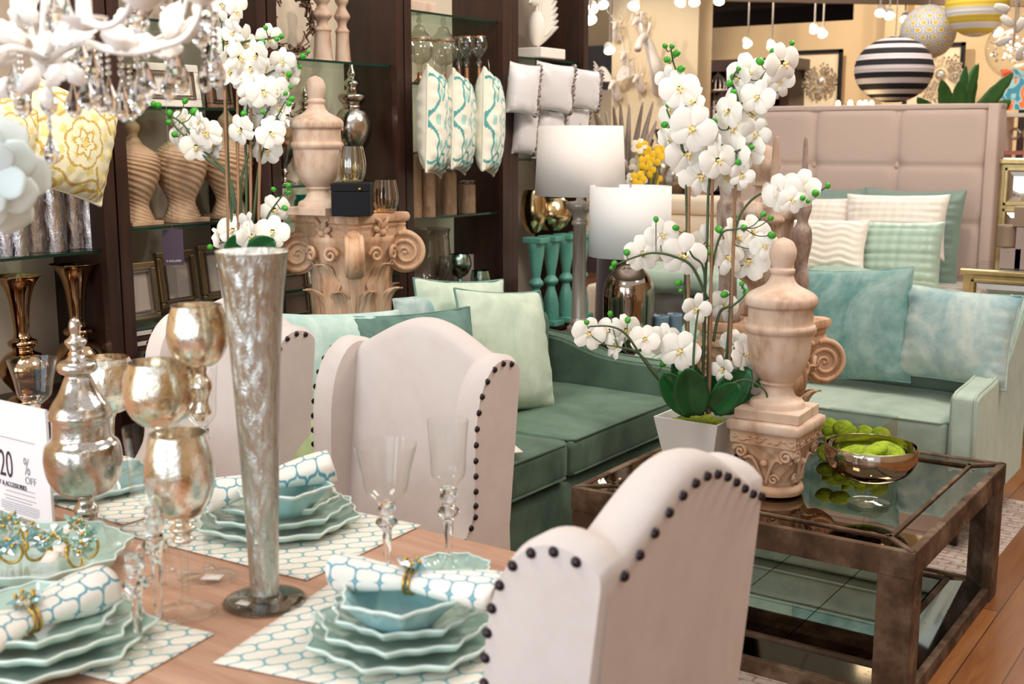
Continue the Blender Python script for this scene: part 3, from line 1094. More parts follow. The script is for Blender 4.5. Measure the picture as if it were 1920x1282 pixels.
def big_capital(label, loc, rz=0, hgt=.48, R=.27):
    t = thing('column_capital', label, 'capital', loc, rz)
    k = hgt / .48
    loft(MB(), abacus_outline(R), [(.90, hgt - .085), (.92, hgt - .07), (.90, hgt - .06), (.95, hgt - .045), (.93, hgt - .038), (1.0, hgt - .03), (1.02, hgt - .015), (1.0, hgt - .003), (.97, hgt)]).build('abacus', M_stone, t, auto=40)
    MB().lathe(sprof([(.115, 0), (.125, .02), (.118, .05), (.12, .2), (.14, .3), (.17, hgt - .085)]), 40, cap0=True, cap1=True).build('bell', M_stone, t)
    m = MB()
    for i in range(8):
        acanthus(m, pi / 8 + i * pi / 4, .118, .0, .24, .062, .05)
    m.build('lower_leaves', M_stone, t, solid=.006)
    m = MB()
    for i in range(8):
        acanthus(m, i * pi / 4, .122, .10, .27 if i % 2 else .24, .058, .075 if i % 2 else .05)
    m.build('upper_leaves', M_stone, t, solid=.006)
    for c in range(4):
        a = pi / 4 + c * pi / 2
        M = RZ(a) @ T(R * .80, 0, hgt - .155)
        v = MB()
        # scroll disc in the vertical plane through the diagonal (local XZ), thickness along Y
        r = .078
        dsc = [(.0005, -.026), (r * .4, -.024), (r * .95, -.024), (r, -.02), (r, .02), (r * .95, .024), (r * .4, .024), (.0005, .026)]
        v.lathe(dsc, 32, M=M @ RX(pi / 2))
        for s in (-1, 1):
            sp = []; rr = []
            for i in range(64):
                q = i / 63
                an = -s * 0 + q * 2.3 * 2 * pi
                rad = r * (1.0 - q * .86)
                sp.append((rad * cos(pi * .6 - an), s * .026, rad * sin(pi * .6 - an)))
                rr.append(.011 * (1 - .5 * q))
            v.tube(sp, rr, 8, M=M)
        v.ball((0, 0, 0), .016, 10, 8, (1, 2.0, 1), M=M)
        # stalk rising from the bell into the scroll
        st = spline([(-.13, 0, -.20), (-.11, 0, -.10), (-.07, 0, .0), (-.035, 0, .06), (.01, 0, r - .004)], 6)
        v.tube(st, [.022 + .008 * i / len(st) for i in range(len(st))], 10, M=M)
        v.build('volute', M_stone, t, auto=60)
        # flower at the middle of each hollow side
        fb = MB(); a2 = c * pi / 2
        Mf = RZ(a2) @ T(R * .60, 0, hgt - .07) @ RY(pi / 2)
        for p in range(6):
            fb.ball((.026, 0, 0), .02, 8, 6, (1, .6, .45), M=Mf @ RZ(p * pi / 3))
        fb.ball((0, 0, .008), .014, 10, 8, M=Mf)
        for p in (-1, 1):
            fb.tube(spline([(-.02, p * .01, 0), (-.045, p * .02, .012), (-.055, p * .035, 0)], 4), [.009] * 4 + [.007] * 4 + [.004], 6, M=Mf)
        fb.build('rosette', M_stone, t)
    # inner small helices
    for i in range(4):
        for s in (-1, 1):
            m = MB()
            a = i * pi / 2 + s * .28
            Mh = RZ(a) @ T(.175, 0, hgt - .15) @ RZ(pi / 2)
            pts = []
            for q in range(30):
                w = q / 29; rad = .03 * (1 - .8 * w)
                pts.append((s * rad * cos(w * 9), 0, rad * sin(w * 9)))
            m.tube(pts, [.009 * (1 - .4 * q / 29) for q in range(30)], 7, M=Mh)
            m.build('helix', M_stone, t)
    return t


URN = [(.0005, 0), (.10, 0)]
URNP = sprof([(.084, .030), (.082, .044), (.076, .052), (.058, .060), (.047, .080), (.045, .096), (.053, .103), (.049, .110), (.060, .120), (.078, .146), (.090, .186), (.0955, .232), (.0975, .258)], 3) + \
    sprof([(.103, .262), (.1065, .272), (.104, .281), (.0985, .285), (.0965, .300), (.0965, .330), (.099, .336), (.106, .342), (.108, .356), (.104, .368), (.088, .381), (.056, .397), (.040, .412), (.0315, .434)], 3) + \
    sprof([(.037, .438), (.0375, .448), (.030, .452), (.034, .466), (.0405, .494), (.037, .514), (.026, .532), (.0006, .543)], 3)


def finial_urn(label, loc, rz=0, group='pair of lidded finial urns'):
    t = thing('lidded_urn', label, 'urn', loc, rz, group)
    MB().box(-.10, .10, -.10, .10, 0, .031).build('base_plate', M_wash, t, False, bevel=.003)
    MB().lathe(URNP, 56).build('body', M_wash, t)
    return t


big_capital('large whitewashed carved stone capital behind the long sofa, holding a lidded urn and black box', tuple(at(657, 398, D=4.50)[:2]) + (.75,), 0, at(657, 398, D=4.50).z - .75, .255)
finial_urn('lidded whitewashed urn on the large capital by the shelves, beside the black box', (at(598, 398, D=4.40).x, at(598, 398, D=4.40).y, at(657, 398, D=4.50).z), .15).scale = (.92, .92, .93)
bc = at(1432, 598, D=3.98)
big_capital('large carved capital on the coffee table behind the orchid and the front urn', (bc.x, bc.y, .46), 0, bc.z - .46, .272)
cb0 = at(1455, 925, Z=.46)
cap_t = thing('small_capital', 'small square carved capital on the coffee table under the front urn', 'capital', (cb0.x - .02, cb0.y + .03, .46))
MB().lathe(sprof([(.0005, 0), (.078, 0), (.088, .006), (.090, .018), (.084, .028), (.074, .032)], 3), 40).build('foot', M_stone, cap_t)


def sqr(r, p, a):
    """superellipse radius"""
    return r / ((abs(cos(a)) ** p + abs(sin(a)) ** p) ** (1 / p))


m = MB()


def capfn(u, v):
    a = u * 2 * pi
    p = 2 + 6 * max(0, v - .1) ** 1.2
    r = .070 + .034 * v ** 2.2
    R_ = sqr(r, p, a)
    # carved relief: scrolling leaves
    s = sin(a * 8) * cos(v * 14) + .6 * sin(a * 16 + 9 * v) * sin(v * 21) + .5 * sin(a * 12 - 17 * v)
    R_ += .0035 * s * sin(pi * min(1, v * 1.02))
    return Vector((R_ * cos(a), R_ * sin(a), .030 + v * .135))


m.grid(capfn, 144, 44, closeu=True)
for k in range(4):
    for s in (-1, 1):
        M = RZ(k * pi / 2)
        pts = [(s * (.072 + .022 * (1 - w) * cos(w * 11)), -.092 - .004, .135 + .022 * (1 - w) * sin(w * 11)) for w in [q / 26 for q in range(27)]]
        m.tube(pts, [.006] * 27, 6, M=M)
        pts = [(s * (.028 + .018 * (1 - w) * cos(w * 10)), -.076, .055 + .018 * (1 - w) * sin(w * 10)) for w in [q / 22 for q in range(23)]]
        m.tube(pts, [.0048] * 23, 6, M=M)
        m.tube(spline([(s * .004, -.076, .04), (s * .02, -.085, .09), (s * .04, -.09, .12), (s * .062, -.095, .115)], 5), .0055, 6, M=M)
    m.ball((0, -.088, .105), .012, 10, 8, M=M)
    Mc = RZ(k * pi / 2 + pi / 4)
    m.ball((.122, 0, .148), .014, 10, 8, M=Mc); m.ball((.108, 0, .118), .012, 10, 8, M=Mc)
m.build('carved_bell', M_stone, cap_t)
fr = MB().box(-.104, .104, -.104, .104, .163, .200)
for k in range(4):
    M = RZ(k * pi / 2)
    fr.tube([(-.10 + .2 * i / 40, -.105, .182 + .009 * sin(i * .62)) for i in range(41)], .0035, 6, M=M)
    for i in range(9):
        fr.ball((-.09 + i * .0225, -.106, .182 - .007 * sin(i * 1.4)), .006, 7, 5, (1.3, .6, .7), M=M)
fr.build('frieze', M_stone, cap_t, auto=40)
MB().rbox(-.118, .118, -.118, .118, .198, .236, .014, 6).build('abacus', M_wash, cap_t)
finial_urn('lidded whitewashed urn in front on the small capital, beside the white orchid', (cb0.x - .02, cb0.y + .03, .696), .06)

# weathered spires and balusters on the rear capital
M_grey = stone('grey_carved', '9A8478', 'C0B3AA', '5C473C', 26, (1, 1, .6), .8)
ctop = bc.z


def spire(name, label, px, pyb, pyt, D, prof, group=None, mat=None, cat='finial', base=None):
    b = at(px, pyb, D=D); zb_ = base if base is not None else b.z
    H_ = at(px, pyt, D=D).z - zb_
    t = thing(name, label, cat, (b.x, b.y, zb_), 0, group)
    MB().lathe(sprof([(r, z * H_) for r, z in prof], 3), 28, cap0=True, cap1=True).build('body', mat or M_grey, t)
    MB().box(-prof[0][0] * .95, prof[0][0] * .95, -prof[0][0] * .95, prof[0][0] * .95, 0, .012).build('foot', mat or M_grey, t, False)
    return t


spire('carved_baluster', 'squat grey carved baluster left on the rear capital, behind the orchid stems', 1362, 604, 345, 3.94,
      [(.045, 0), (.045, .06), (.035, .09), (.03, .35), (.038, .42), (.03, .46), (.034, .6), (.042, .72), (.044, .86), (.034, .9), (.04, 1)], 'grey carved finials on the rear capital', base=ctop)
spire('obelisk_finial', 'brownish spire finial standing behind the front urn, left of the two spires', 1442, 612, 255, 3.86,
      [(.052, 0), (.052, .09), (.036, .13), (.034, .2), (.046, .26), (.046, .36), (.030, .42), (.026, .52), (.038, .56), (.024, .6), (.017, .7), (.010, .95), (.005, 1)], 'grey carved finials on the rear capital', M_stone2, base=ctop)
spire('obelisk_finial', 'grey spire finial standing behind the front urn, right of the two spires', 1497, 600, 256, 3.99,
      [(.042, 0), (.042, .06), (.022, .1), (.03, .22), (.022, .3), (.034, .42), (.030, .5), (.018, .54), (.030, .62), (.018, .7), (.012, .74), (.008, .95), (.004, 1)], 'grey carved finials on the rear capital', base=ctop)
# a larger lidded urn further back
ub = at(1424, 560, D=4.10)
t = thing('ball_top_urn', 'pinkish urn with a ball finial behind the two spires', 'urn', (ub.x, ub.y, ctop + .001))
MB().lathe(sprof([(.075, 0), (.07, .03), (.045, .06), (.045, .10), (.09, .14), (.105, .22), (.108, .33), (.118, .335), (.118, .36), (.09, .385), (.04, .41), (.026, .44), (.04, .45), (.026, .46), (.05, .50), (.053, .53), (.03, .575), (.0006, .59)], 3), 40, cap0=True).build('body', M_stone2, t)

# ------------------------------------------------------------------ footed bowl with moss
fbw = at(1628, 942, Z=.46)
t = thing('footed_bowl', 'silvered footed glass bowl of green moss discs on the coffee table', 'bowl', (fbw.x, fbw.y, .46))
px = 2233 / 3.37


def half(m, r_list, n=56): return m.lathe(sprof(r_list, 4), n)


M_fbowl = mercury('silver_bowl', 'C9BFB4', 'B8A890', .55, 3, .05, (1, 1, 1), .05)
half(MB(), [(.0006, .068), (.03, .070), (.075, .080), (.115, .105), (.133, .14), (.134, .165), (.130, .178), (.1285, .177), (.1315, .163), (.129, .14), (.112, .108), (.072, .084), (.03, .074), (.0006, .072)]).build('bowl', M_fbowl, t)
half(MB(), [(.0006, 0), (.055, .002), (.058, .005), (.03, .010), (.014, .014), (.011, .03), (.012, .055), (.02, .066), (.03, .070)]).build('foot', M_clear, t)
random.seed(3)
for k in range(7):
    a = k * 2 * pi / 6
    rr = .062 if k < 6 else 0
    mo = MB()
    sc = .052 + random.random() * .008
    mo.ball((0, 0, 0), sc, 22, 14, (1, 1, .42))
    mo.v = [tuple(Vector(q) * (1 + .10 * noise.noise(Vector(q) * 40 + Vector((k, 0, 0))))) for q in mo.v]
    o = mo.build('moss_pebble', M_moss)
    o.location = (fbw.x + rr * cos(a), fbw.y + rr * sin(a), .46 + .125 + (.028 if k == 6 else .014 * (k % 2)))
    o.rotation_euler = (.5 * sin(a), -.4 * cos(a), a)
    tag(o, 'green moss pebble heaped in the silvered footed bowl', 'moss', 'moss pebbles in the footed bowl')
# clear acetate box of moss behind it
ab = at(1585, 872, Z=.46)
t = thing('clear_box', 'clear acetate box of moss pebbles behind the footed bowl', 'box', (ab.x, ab.y + .08, .46))
m = MB().box(-.115, .115, -.09, .09, .003, .15)
m.build('lid', thinglass('acetate', 'F4F6F2', .8), t, False)
for k in range(14):
    mo = MB(); mo.ball((0, 0, 0), .034, 16, 10, (1, 1, .5))
    mo.v = [tuple(Vector(q) * (1 + .12 * noise.noise(Vector(q) * 50 + Vector((k, 3, 0))))) for q in mo.v]
    o = mo.build('moss_pebble', M_moss)
    o.location = (ab.x - .075 + .05 * (k % 4), ab.y + .08 + (-.045, .0, .045)[(k // 4) % 3], .46 + .024 + .03 * (k // 4))
    o.rotation_euler = (random.random(), random.random(), 0)
    tag(o, 'green moss pebble packed inside the clear acetate box', 'moss', 'moss pebbles in the acetate box')

# ------------------------------------------------------------------ lamps in the corner
M_shade = plain('linen_shade', 'E9E1DC', .8, var=.01, bump=.15, bscale=400)
M_shade2 = plain('linen_shade_white', 'EEECEA', .8, var=.01, bump=.15, bscale=400)
l1 = at(1085, 634, Z=.6)
D1 = -l1.x * sin(CT) + l1.y * cos(CT)
zt1 = at(1090, 236, D=D1).z; zb1 = at(1090, 366, D=D1).z; r1 = 84 / (2233 / D1)
t = thing('table_lamp', 'tall silver column lamp with a tapered pale shade, nearest the shelves', 'lamp', (l1.x, l1.y, .6), 0, 'lamps on the corner table')
MB().box(-.062, .062, -.062, .062, 0, .035).build('base', M_nickel, t, False, bevel=.004)
cc = zb1 - .6
M_silv = stone('silver_leaf', 'BDB3A8', 'DED6CC', '8A7B6E', 30, (1, 1, .1), .1)
M_silv.node_tree.nodes['Principled BSDF'].inputs['Metallic'].default_value = .45
M_silv.node_tree.nodes['Principled BSDF'].inputs['Roughness'].default_value = .35
MB().lathe(sprof([(.056, .035), (.056, .055), (.044, .065), (.046, .08), (.038, .09)], 2) + [(.036, .1), (.031, cc - .14)] + sprof([(.038, cc - .135), (.038, cc - .12), (.033, cc - .115), (.035, cc - .09), (.05, cc - .07), (.062, cc - .06), (.062, cc - .03), (.02, cc - .025), (.012, cc + .03)], 2), 40,
           rf=lambda a, i: 1 - (.05 * (.5 + .5 * cos(a * 12)) if 9 <= i <= 10 else 0)).build('column', M_silv, t)
MB().lathe([(r1 * 1.02, zb1 - .6), (r1 * .94, zt1 - .6)], 64).build('lamp_shade', M_shade, t, solid=.003)
MB().tube([(0, 0, cc), (0, 0, zt1 - .6 + .01)], .005, 8).build('harp', M_nickel, t)
l2 = at(1176, 652, Z=.6)
D2 = -l2.x * sin(CT) + l2.y * cos(CT)
zt2 = at(1175, 348, D=D2).z - .6; zb2 = at(1175, 478, D=D2).z - .6; r2 = 77 / (2233 / D2)
t = thing('table_lamp', 'silvered glass bottle lamp with a white drum shade, in front of the column lamp', 'lamp', (l2.x + .02, l2.y - .03, .6), 0, 'lamps on the corner table')
rb = 49 / (2233 / D2)
hb_ = zb2
M_chr = mercury('smoky_chrome', 'B5A598', '8E7E70', 1, 3, .03, holes=False, crackle=.03)
MB().lathe(sprof([(.0006, .0), (rb * .75, .003), (rb * .95, .015), (rb * .98, .06), (rb, .2), (rb * .99, hb_ * .62), (rb * .9, hb_ * .74), (rb * .6, hb_ * .85), (rb * .34, hb_ * .90), (rb * .3, hb_ * .96), (rb * .3, hb_ * 1.02)], 4), 48).build('body', M_chr, t)
MB().lathe([(r2, zb2), (r2 * .985, zt2)], 64).build('lamp_shade', M_shade2, t, solid=.003)
MB().tube([(0, 0, zb2), (0, 0, zt2 + .02)], .005, 8).ball((0, 0, zt2 + .025), .009, 8, 6).build('finial', M_nickel, t)
M_cand = plain('slate_blue_wax', '64798A', .5, var=.05)
for k, (px_, py_, lab) in enumerate(((1208, 652, 'left of the three slate blue pillar candles beside the bottle lamp'), (1231, 656, 'middle slate blue pillar candle beside the bottle lamp'), (1256, 652, 'right of the three slate blue pillar candles, behind the orchid'))):
    q = at(px_, py_ - 2, Z=.6)
    o = MB().lathe(sprof([(.0005, 0), (.033, 0), (.034, .004), (.034, .142), (.031, .146), (.012, .143), (.0005, .142)], 2), 28).build('pillar_candle', M_cand, loc=(q.x + .02, q.y, .6))
    MB().tube([(0, 0, .14), (.001, 0, .155)], .0015, 5).build('wick', M_black, o)
    tag(o, lab, 'candle', 'slate blue candles on the corner table')

# ------------------------------------------------------------------ pillows on the sofas
def pil(lab, pxc, pybot, X, w, h_, t_, mat, lean, rz, roll, seed, pipe=None, z=.525, group='pillows on the long sofa'):
    q = at(pxc, pybot, X=X)
    o = cushion('throw_pillow', w, h_, t_, mat, lab, 'pillow', pipe, seed, .012, N=34, group=group)
    pose(o, (X, q.y, z), rz, lean, roll)
    return o


pil('large pale sage square pillow against the right end of the long sofa', 962, 720, -2.40, .45, .46, .16, M_velL, .28, 1.42, .12, 11, M_velM, z=.53)
pil('deep sage velvet pillow with piping leaning in the middle of the long sofa', 800, 720, -2.36, .56, .46, .15, M_cushD, .30, 1.35, .04, 12, M_cushD, z=.52)
pil('pale sage pillow squeezed between the deep sage pillow and the large one', 880, 720, -2.56, .46, .49, .14, M_velL, .20, 1.42, .10, 13, M_velM, z=.53)
pil('pale aqua velvet pillow behind the gap between the two far wing chairs', 640, 760, -2.44, .62, .50, .16, M_velP, .32, 1.4, .10, 14, None, z=.52)
pil('blue-green pillow whose corner shows behind the pale sage pillows', 838, 700, -2.62, .42, .44, .12, M_velB, .1, 1.5, -.05, 15, M_velB, z=.54)
pil('lime green pillow low on the sofa between the two far wing chairs', 600, 800, -2.20, .30, .26, .13, velvet('velvet_lime', 'A9BE85', 'CBDAA8', 4, .3), .5, 1.2, .1, 16, None, z=.52)



def pilb(lab, pxl, pxr, ptop, pbot, Y, t_, mat, lean, rz, roll, seed, pipe):
    a = at((pxl + pxr) / 2, pbot, Y=Y); l = at(pxl, pbot, Y=Y).x; r = at(pxr, pbot, Y=Y).x
    hh = at((pxl + pxr) / 2, ptop, Y=Y).z - a.z
    o = cushion('throw_pillow', (r - l) * 1.0, hh, t_, mat, lab, 'pillow', pipe, seed, .016, N=34, group='pillows on the loveseat')
    pose(o, (a.x, Y, max(a.z, .50)), rz, lean, roll)
    return o


pilb('teal velvet square pillow leaning on the loveseat, left of the two', 1500, 1702, 500, 715, 4.72, .16, M_velT, .28, .05, -.09, 21, M_velT)
pilb('blue-grey velvet pillow leaning on the loveseat, right of the two', 1668, 1885, 540, 716, 4.74, .18, M_velB, .30, -.05, .03, 22, M_velB)
# paper tags on the sofa
tg = MB().box(-.035, .035, -.05, .05, 0, .0015).build('price_tag', plain('paper', 'F0E4DA', .8), loc=tuple(at(953, 842, Z=.535)), rz=.9)
tag(tg, 'cream paper price tag lying on the long dark sage sofa', 'tag')

# ------------------------------------------------------------------ orchids
_fl = {}
M_lip = plain('orchid_lip', 'F0D58C', .55, var=.2, vscale=60)


def petal(m, ang, L_, wd, base=.006, cup=.25, back=0.0, round_=.75, n=8, k=11, seed=0):
    """petal lying in the XZ plane (facing -Y), pointing along ang"""
    def fn(u, v):
        x = (u * 2 - 1)
        w = wd * sqrt(max(0, 1 - ((v - .54) / .5401 if v > .54 else (v - .54) / .60) ** 2)) ** (round_ + .25) * (1.05 if v > .3 else .65 + 1.33 * v)
        r = base + L_ * v
        px_ = x * w * (1.0 - .10 * v)
        y = -cup * L_ * (v * (1 - v)) * 1.2 + back * L_ * v * v + .22 * wd * x * x * (1 - .4 * v)
        r = r - .04 * wd * x * x * v
        return Vector((px_ * cos(ang + pi / 2) + r * cos(ang), y, px_ * sin(ang + pi / 2) + r * sin(ang)))
    m.grid(fn, n, k)


def make_flower(kind):
    m = MB()
    if kind == 0:
        petal(m, .14, .043, .0275, cup=.2); petal(m, pi - .14, .043, .0275, cup=.2)
        for a in (pi / 2, -.95, pi + .95): petal(m, a, .041, .0185, cup=.1, back=.12)
    elif kind == 1:
        petal(m, .35, .040, .026, cup=.5, back=.1); petal(m, pi - .35, .040, .026, cup=.5, back=.1)
        for a in (pi / 2, -1.05, pi + 1.05): petal(m, a, .040, .014, cup=.3, back=.25)
    else:
        petal(m, .2, .036, .022, cup=.9, back=-.35); petal(m, pi - .2, .036, .022, cup=.9, back=-.35)
        for a in (pi / 2, -1.0, pi + 1.0): petal(m, a, .038, .013, cup=.6, back=-.1)
    f = m.build('flower', M_pet)
    l = MB()
    l.ball((0, -.005, -.003), .0042, 8, 6, (1, 1, 1.3))
    l.tube([(0, -.005, -.004), (0, -.011, -.009), (0, -.010, -.015)], [.003, .003, .001], 6)
    for s in (-1, 1):
        l.tube([(0, -.005, -.003), (s * .005, -.009, -.002), (s * .007, -.011, .003)], [.0025, .003, .001], 6)
    lip = l.build('lip', M_lip, f)
    return f, lip


def flower(t, loc, face, size, kind, roll=0.0):
    key = kind
    if key not in _fl:
        f, lip = make_flower(kind)
        _fl[key] = (f, lip); first = True
    else:
        f = _fl[key][0].copy(); COL.objects.link(f)
        lip = _fl[key][1].copy(); COL.objects.link(lip); lip.parent = f
    f.parent = t
    f.location = Vector(loc) - t.location
    # local -Y looks along `face`
    q = Vector(face).to_track_quat('-Y', 'Z')
    f.rotation_mode = 'QUATERNION'
    f.rotation_quaternion = q @ Euler((0, roll, 0)).to_quaternion()
    f.scale = (size,) * 3
    return f


_bd = [None]


def bud(t, loc, r, up):
    if _bd[0] is None:
        o = MB().ball((0, 0, 0), 1, 12, 9, (.86, .86, 1.05)).build('bud', M_green); _bd[0] = o
    else:
        o = _bd[0].copy(); COL.objects.link(o)
    o.parent = t; o.location = Vector(loc) - t.location; o.scale = (r,) * 3
    o.rotation_euler = Vector(up).to_track_quat('Z', 'Y').to_euler()


def orchid(label, base, D, stems, stakes, flowers, buds, leaves, size, potfn, group='white artificial orchids', fs=1.0):
    t = thing('potted_orchid', label, 'orchid', base, 0, group)
    potfn(t)
    rnd = random.Random(int(abs(base[0]) * 1000))
    tips = []
    for sp in stems:
        w = []
        for i, p in enumerate(sp):
            d = p[2] if len(p) > 2 else 0
            w.append(at(p[0], p[1], D=D + d) - t.location)
        w = spline(w, 7)
        n = len(w)
        MB().tube(w, [.0052 * size * (1 - .55 * i / n) for i in range(n)], 7).build('stem', M_stem, t)
        tips += [(p + t.location) for p in w]
    for (a, b) in stakes:
        p = at(a[0], a[1], D=D - .01) - t.location; q = at(b[0], b[1], D=D - .01) - t.location
        o = MB().tube([p + (q - p) * (i / 9) for i in range(10)], [.0048 * size * (1.0 if i % 3 else 1.2) for i in range(10)], 7).build('bamboo_stake', M_stake, t)
    st = MB()
    cam_p = Vector((0, 0, CH))

    def nearest(p):
        return min(tips, key=lambda q: (q - p).length)
    for i, f in enumerate(flowers):
        x, y = f[0], f[1]; sz = f[2] if len(f) > 2 else 1.0; kind = f[3] if len(f) > 3 else (0, 1, 0, 2, 0, 1)[i % 6]
        yaw = f[4] if len(f) > 4 else rnd.uniform(-1.05, 1.05)
        p = at(x, y, D=D + rnd.uniform(-.055, .05))
        v = (cam_p - p).normalized()
        face = Vector((v.x * cos(yaw) - v.y * sin(yaw), v.x * sin(yaw) + v.y * cos(yaw), v.z + rnd.uniform(-.25, .3)))
        flower(t, p, face, sz * size * fs, kind, rnd.uniform(-.5, .5))
        q = nearest(p); qq = p - face.normalized() * .006
        if (q - qq).length < .22:
            mid = (q + qq) / 2 - face.normalized() * .012 + Vector((0, 0, -.01))
            st.tube([a - t.location for a in spline([q, mid, qq], 4)], .0018 * size, 5)
    for i, b_ in enumerate(buds):
        r = (b_[2] if len(b_) > 2 else 1) * .0095 * size
        p = at(b_[0], b_[1], D=D - .02 + rnd.uniform(-.03, .03))
        q = nearest(p)
        bud(t, p, r, (p - q) if (p - q).length > .01 else (0, 0, 1))
        if .012 < (q - p).length < .25:
            mid = (q + p) / 2 + Vector((0, 0, -.012))
            st.tube([a - t.location for a in spline([q, mid, p], 4)], .0017 * size, 5)
    st.build('flower_stalks', M_stem, t)['kind'] = 'stuff'
    for (x, y, x2, y2, w, d) in leaves:
        a = at(x, y, D=D + d) - t.location; b = at(x2, y2, D=D + d * 1.6) - t.location
        ax = b - a; L_ = ax.length; ax.normalize()
        side = ax.cross((cam_p - at(x2, y2, D=D))).normalized(); nrm = side.cross(ax)

        def fn(u, v, a=a, ax=ax, side=side, nrm=nrm, L_=L_, w=w):
            q = u * 2 - 1
            ww = w * sin(pi * min(1, v * .9 + .08)) ** .6
            return a + ax * (L_ * v) + side * (q * ww) - nrm * (abs(q) * ww * -.35 + .2 * L_ * v * (1 - v)) * 1.0
        MB().grid(fn, 8, 10).build('leaf', M_leaf, t, solid=.002)
    return t


def square_pot(t):
    m = MB()
    a, b, H_ = .072, .110, .200
    for (r0, z0, r1, z1) in ((a, 0, b, H_), (b, H_, b - .007, H_), (b - .007, H_, b - .01, H_ - .03)):
        vs = [(-r0, -r0, z0), (r0, -r0, z0), (r0, r0, z0), (-r0, r0, z0), (-r1, -r1, z1), (r1, -r1, z1), (r1, r1, z1), (-r1, r1, z1)]
        m.add(vs, [(0, 1, 5, 4), (1, 2, 6, 5), (2, 3, 7, 6), (3, 0, 4, 7)])
    m.add([(-a, -a, 0), (a, -a, 0), (a, a, 0), (-a, a, 0)], [(0, 3, 2, 1)])
    m.build('pot', plain('white_pot', 'F0EFEE', .45), t, False)
    MB().box(-b + .012, b - .012, -b + .012, b - .012, H_ - .035, H_ - .03).build('soil', plain('soil', '3A2C20', .95), t, False)
    for (x, y, r) in ((-.055, -.055, .038), (.04, -.06, .036), (.0, .03, .045), (.055, .02, .036), (-.05, .04, .036)):
        mo = MB().ball((x, y, H_ - .03), r, 14, 8, (1, 1, .55))
        mo.build('moss_clump', plain('moss_dark', '7D8A20', .95, var=.35, vscale=60, bump=1, bscale=160), t)


pb = at(1310, 890, Z=.46)
fR = [(1254, 150, .9, 2), (1274, 166, 1.15, 0, .1), (1262, 176, .9), (1302, 190, .95), (1258, 208, .9), (1256, 262, 1, 1), (1299, 240, 1.35, 0, -.1), (1324, 262, 1.1), (1288, 288, 1.25, 0, .3), (1275, 262, 1),
      (1402, 138, 1.2, 0, .3), (1384, 146, .9), (1468, 118, 1.15, 0, .7), (1461, 152, .95, 1), (1420, 182, 1.0), (1392, 186, 1.0, 1), (1366, 208, 1.0), (1414, 215, 1.1, 1), (1375, 240, 1.3, 0, 0), (1417, 250, 1.0, 2), (1380, 286, 1.0), (1354, 293, 1.0), (1403, 284, 1.05), (1313, 330, 1.25, 0, .2), (1346, 300, 1.1, 0, .4), (1366, 331, 1.1), (1391, 328, .85, 2), (1344, 262, .8),
      (1241, 440, 1.0, 0, .2), (1205, 474, 1.1, 0, .3), (1282, 478, 1.3, 0, .1), (1323, 458, 1.2, 0), (1365, 482, 1.1, 1), (1404, 489, 1.25, 0, -.1), (1380, 444, 1.2), (1413, 436, 1.15, 0, .5), (1433, 461, .9, 1), (1305, 578, 1.0, 2), (1359, 571, 1.0, 1, .5),
      (1104, 625, 1.0, 0, .1), (1142, 620, .9, 0), (1174, 618, .95, 1, .3), (1157, 648, .95, 2), (1209, 635, .9, 0, .2), (1246, 636, 1.05, 1, .2), (1275, 657, 1.2, 0, 0), (1379, 645, 1.0, 1), (1396, 665, .95, 0), (1391, 688, 1.1, 0, .1), (1355, 691, .9, 2), (1428, 708, 1.15, 1, .5),
      (1468, 362, 1.15, 0, 0), (1501, 352, 1.15, 0, -.2), (1448, 360, .9, 2), (1485, 375, .8)]
bR = [(1247, 86), (1260, 87), (1268, 100, 1.3), (1251, 112, 1.25), (1277, 129, 1.3), (1252, 197, .9), (1275, 206, .9), (1274, 217, 1.3), (1246, 234, 1.3), (1267, 253, 1.1), (1339, 227, 1.2), (1385, 129, .95), (1373, 144, .9), (1368, 156, 1.25), (1376, 173, 1.25), (1376, 188, 1.2), (1425, 115, 1.4), (1449, 96, 1.2), (1485, 81, .95), (1486, 91, .9), (1484, 107, 1.2), (1374, 255, 1.4), (1414, 262, 1.35), (1409, 276, 1), (1339, 303, 1.35), (1384, 304, 1),
      (1230, 411), (1267, 427, 1.2), (1175, 473, 1.3), (1152, 494, 1.2), (1147, 502, .9), (1293, 466, 1.3), (1327, 473, 1.1), (1348, 430, 1.35), (1378, 405), (1395, 427, 1.35), (1431, 402), (1445, 409), (1447, 441, 1.4), (1272, 530, 1.3), (1276, 545, .8), (1391, 532), (1399, 548, 1.35), (1358, 552, 1.3), (1144, 588), (1177, 600, 1.2), (1100, 604, 1.1), (1243, 682, 1.25), (1276, 699), (1388, 718, 1.2), (1419, 721, 1.25), (1426, 708, .9), (1451, 747, 1.2), (1429, 762, .95),
      (1552, 348, 1.0), (1529, 362, 1.4), (1515, 377, .9), (1505, 371, 1.1)]
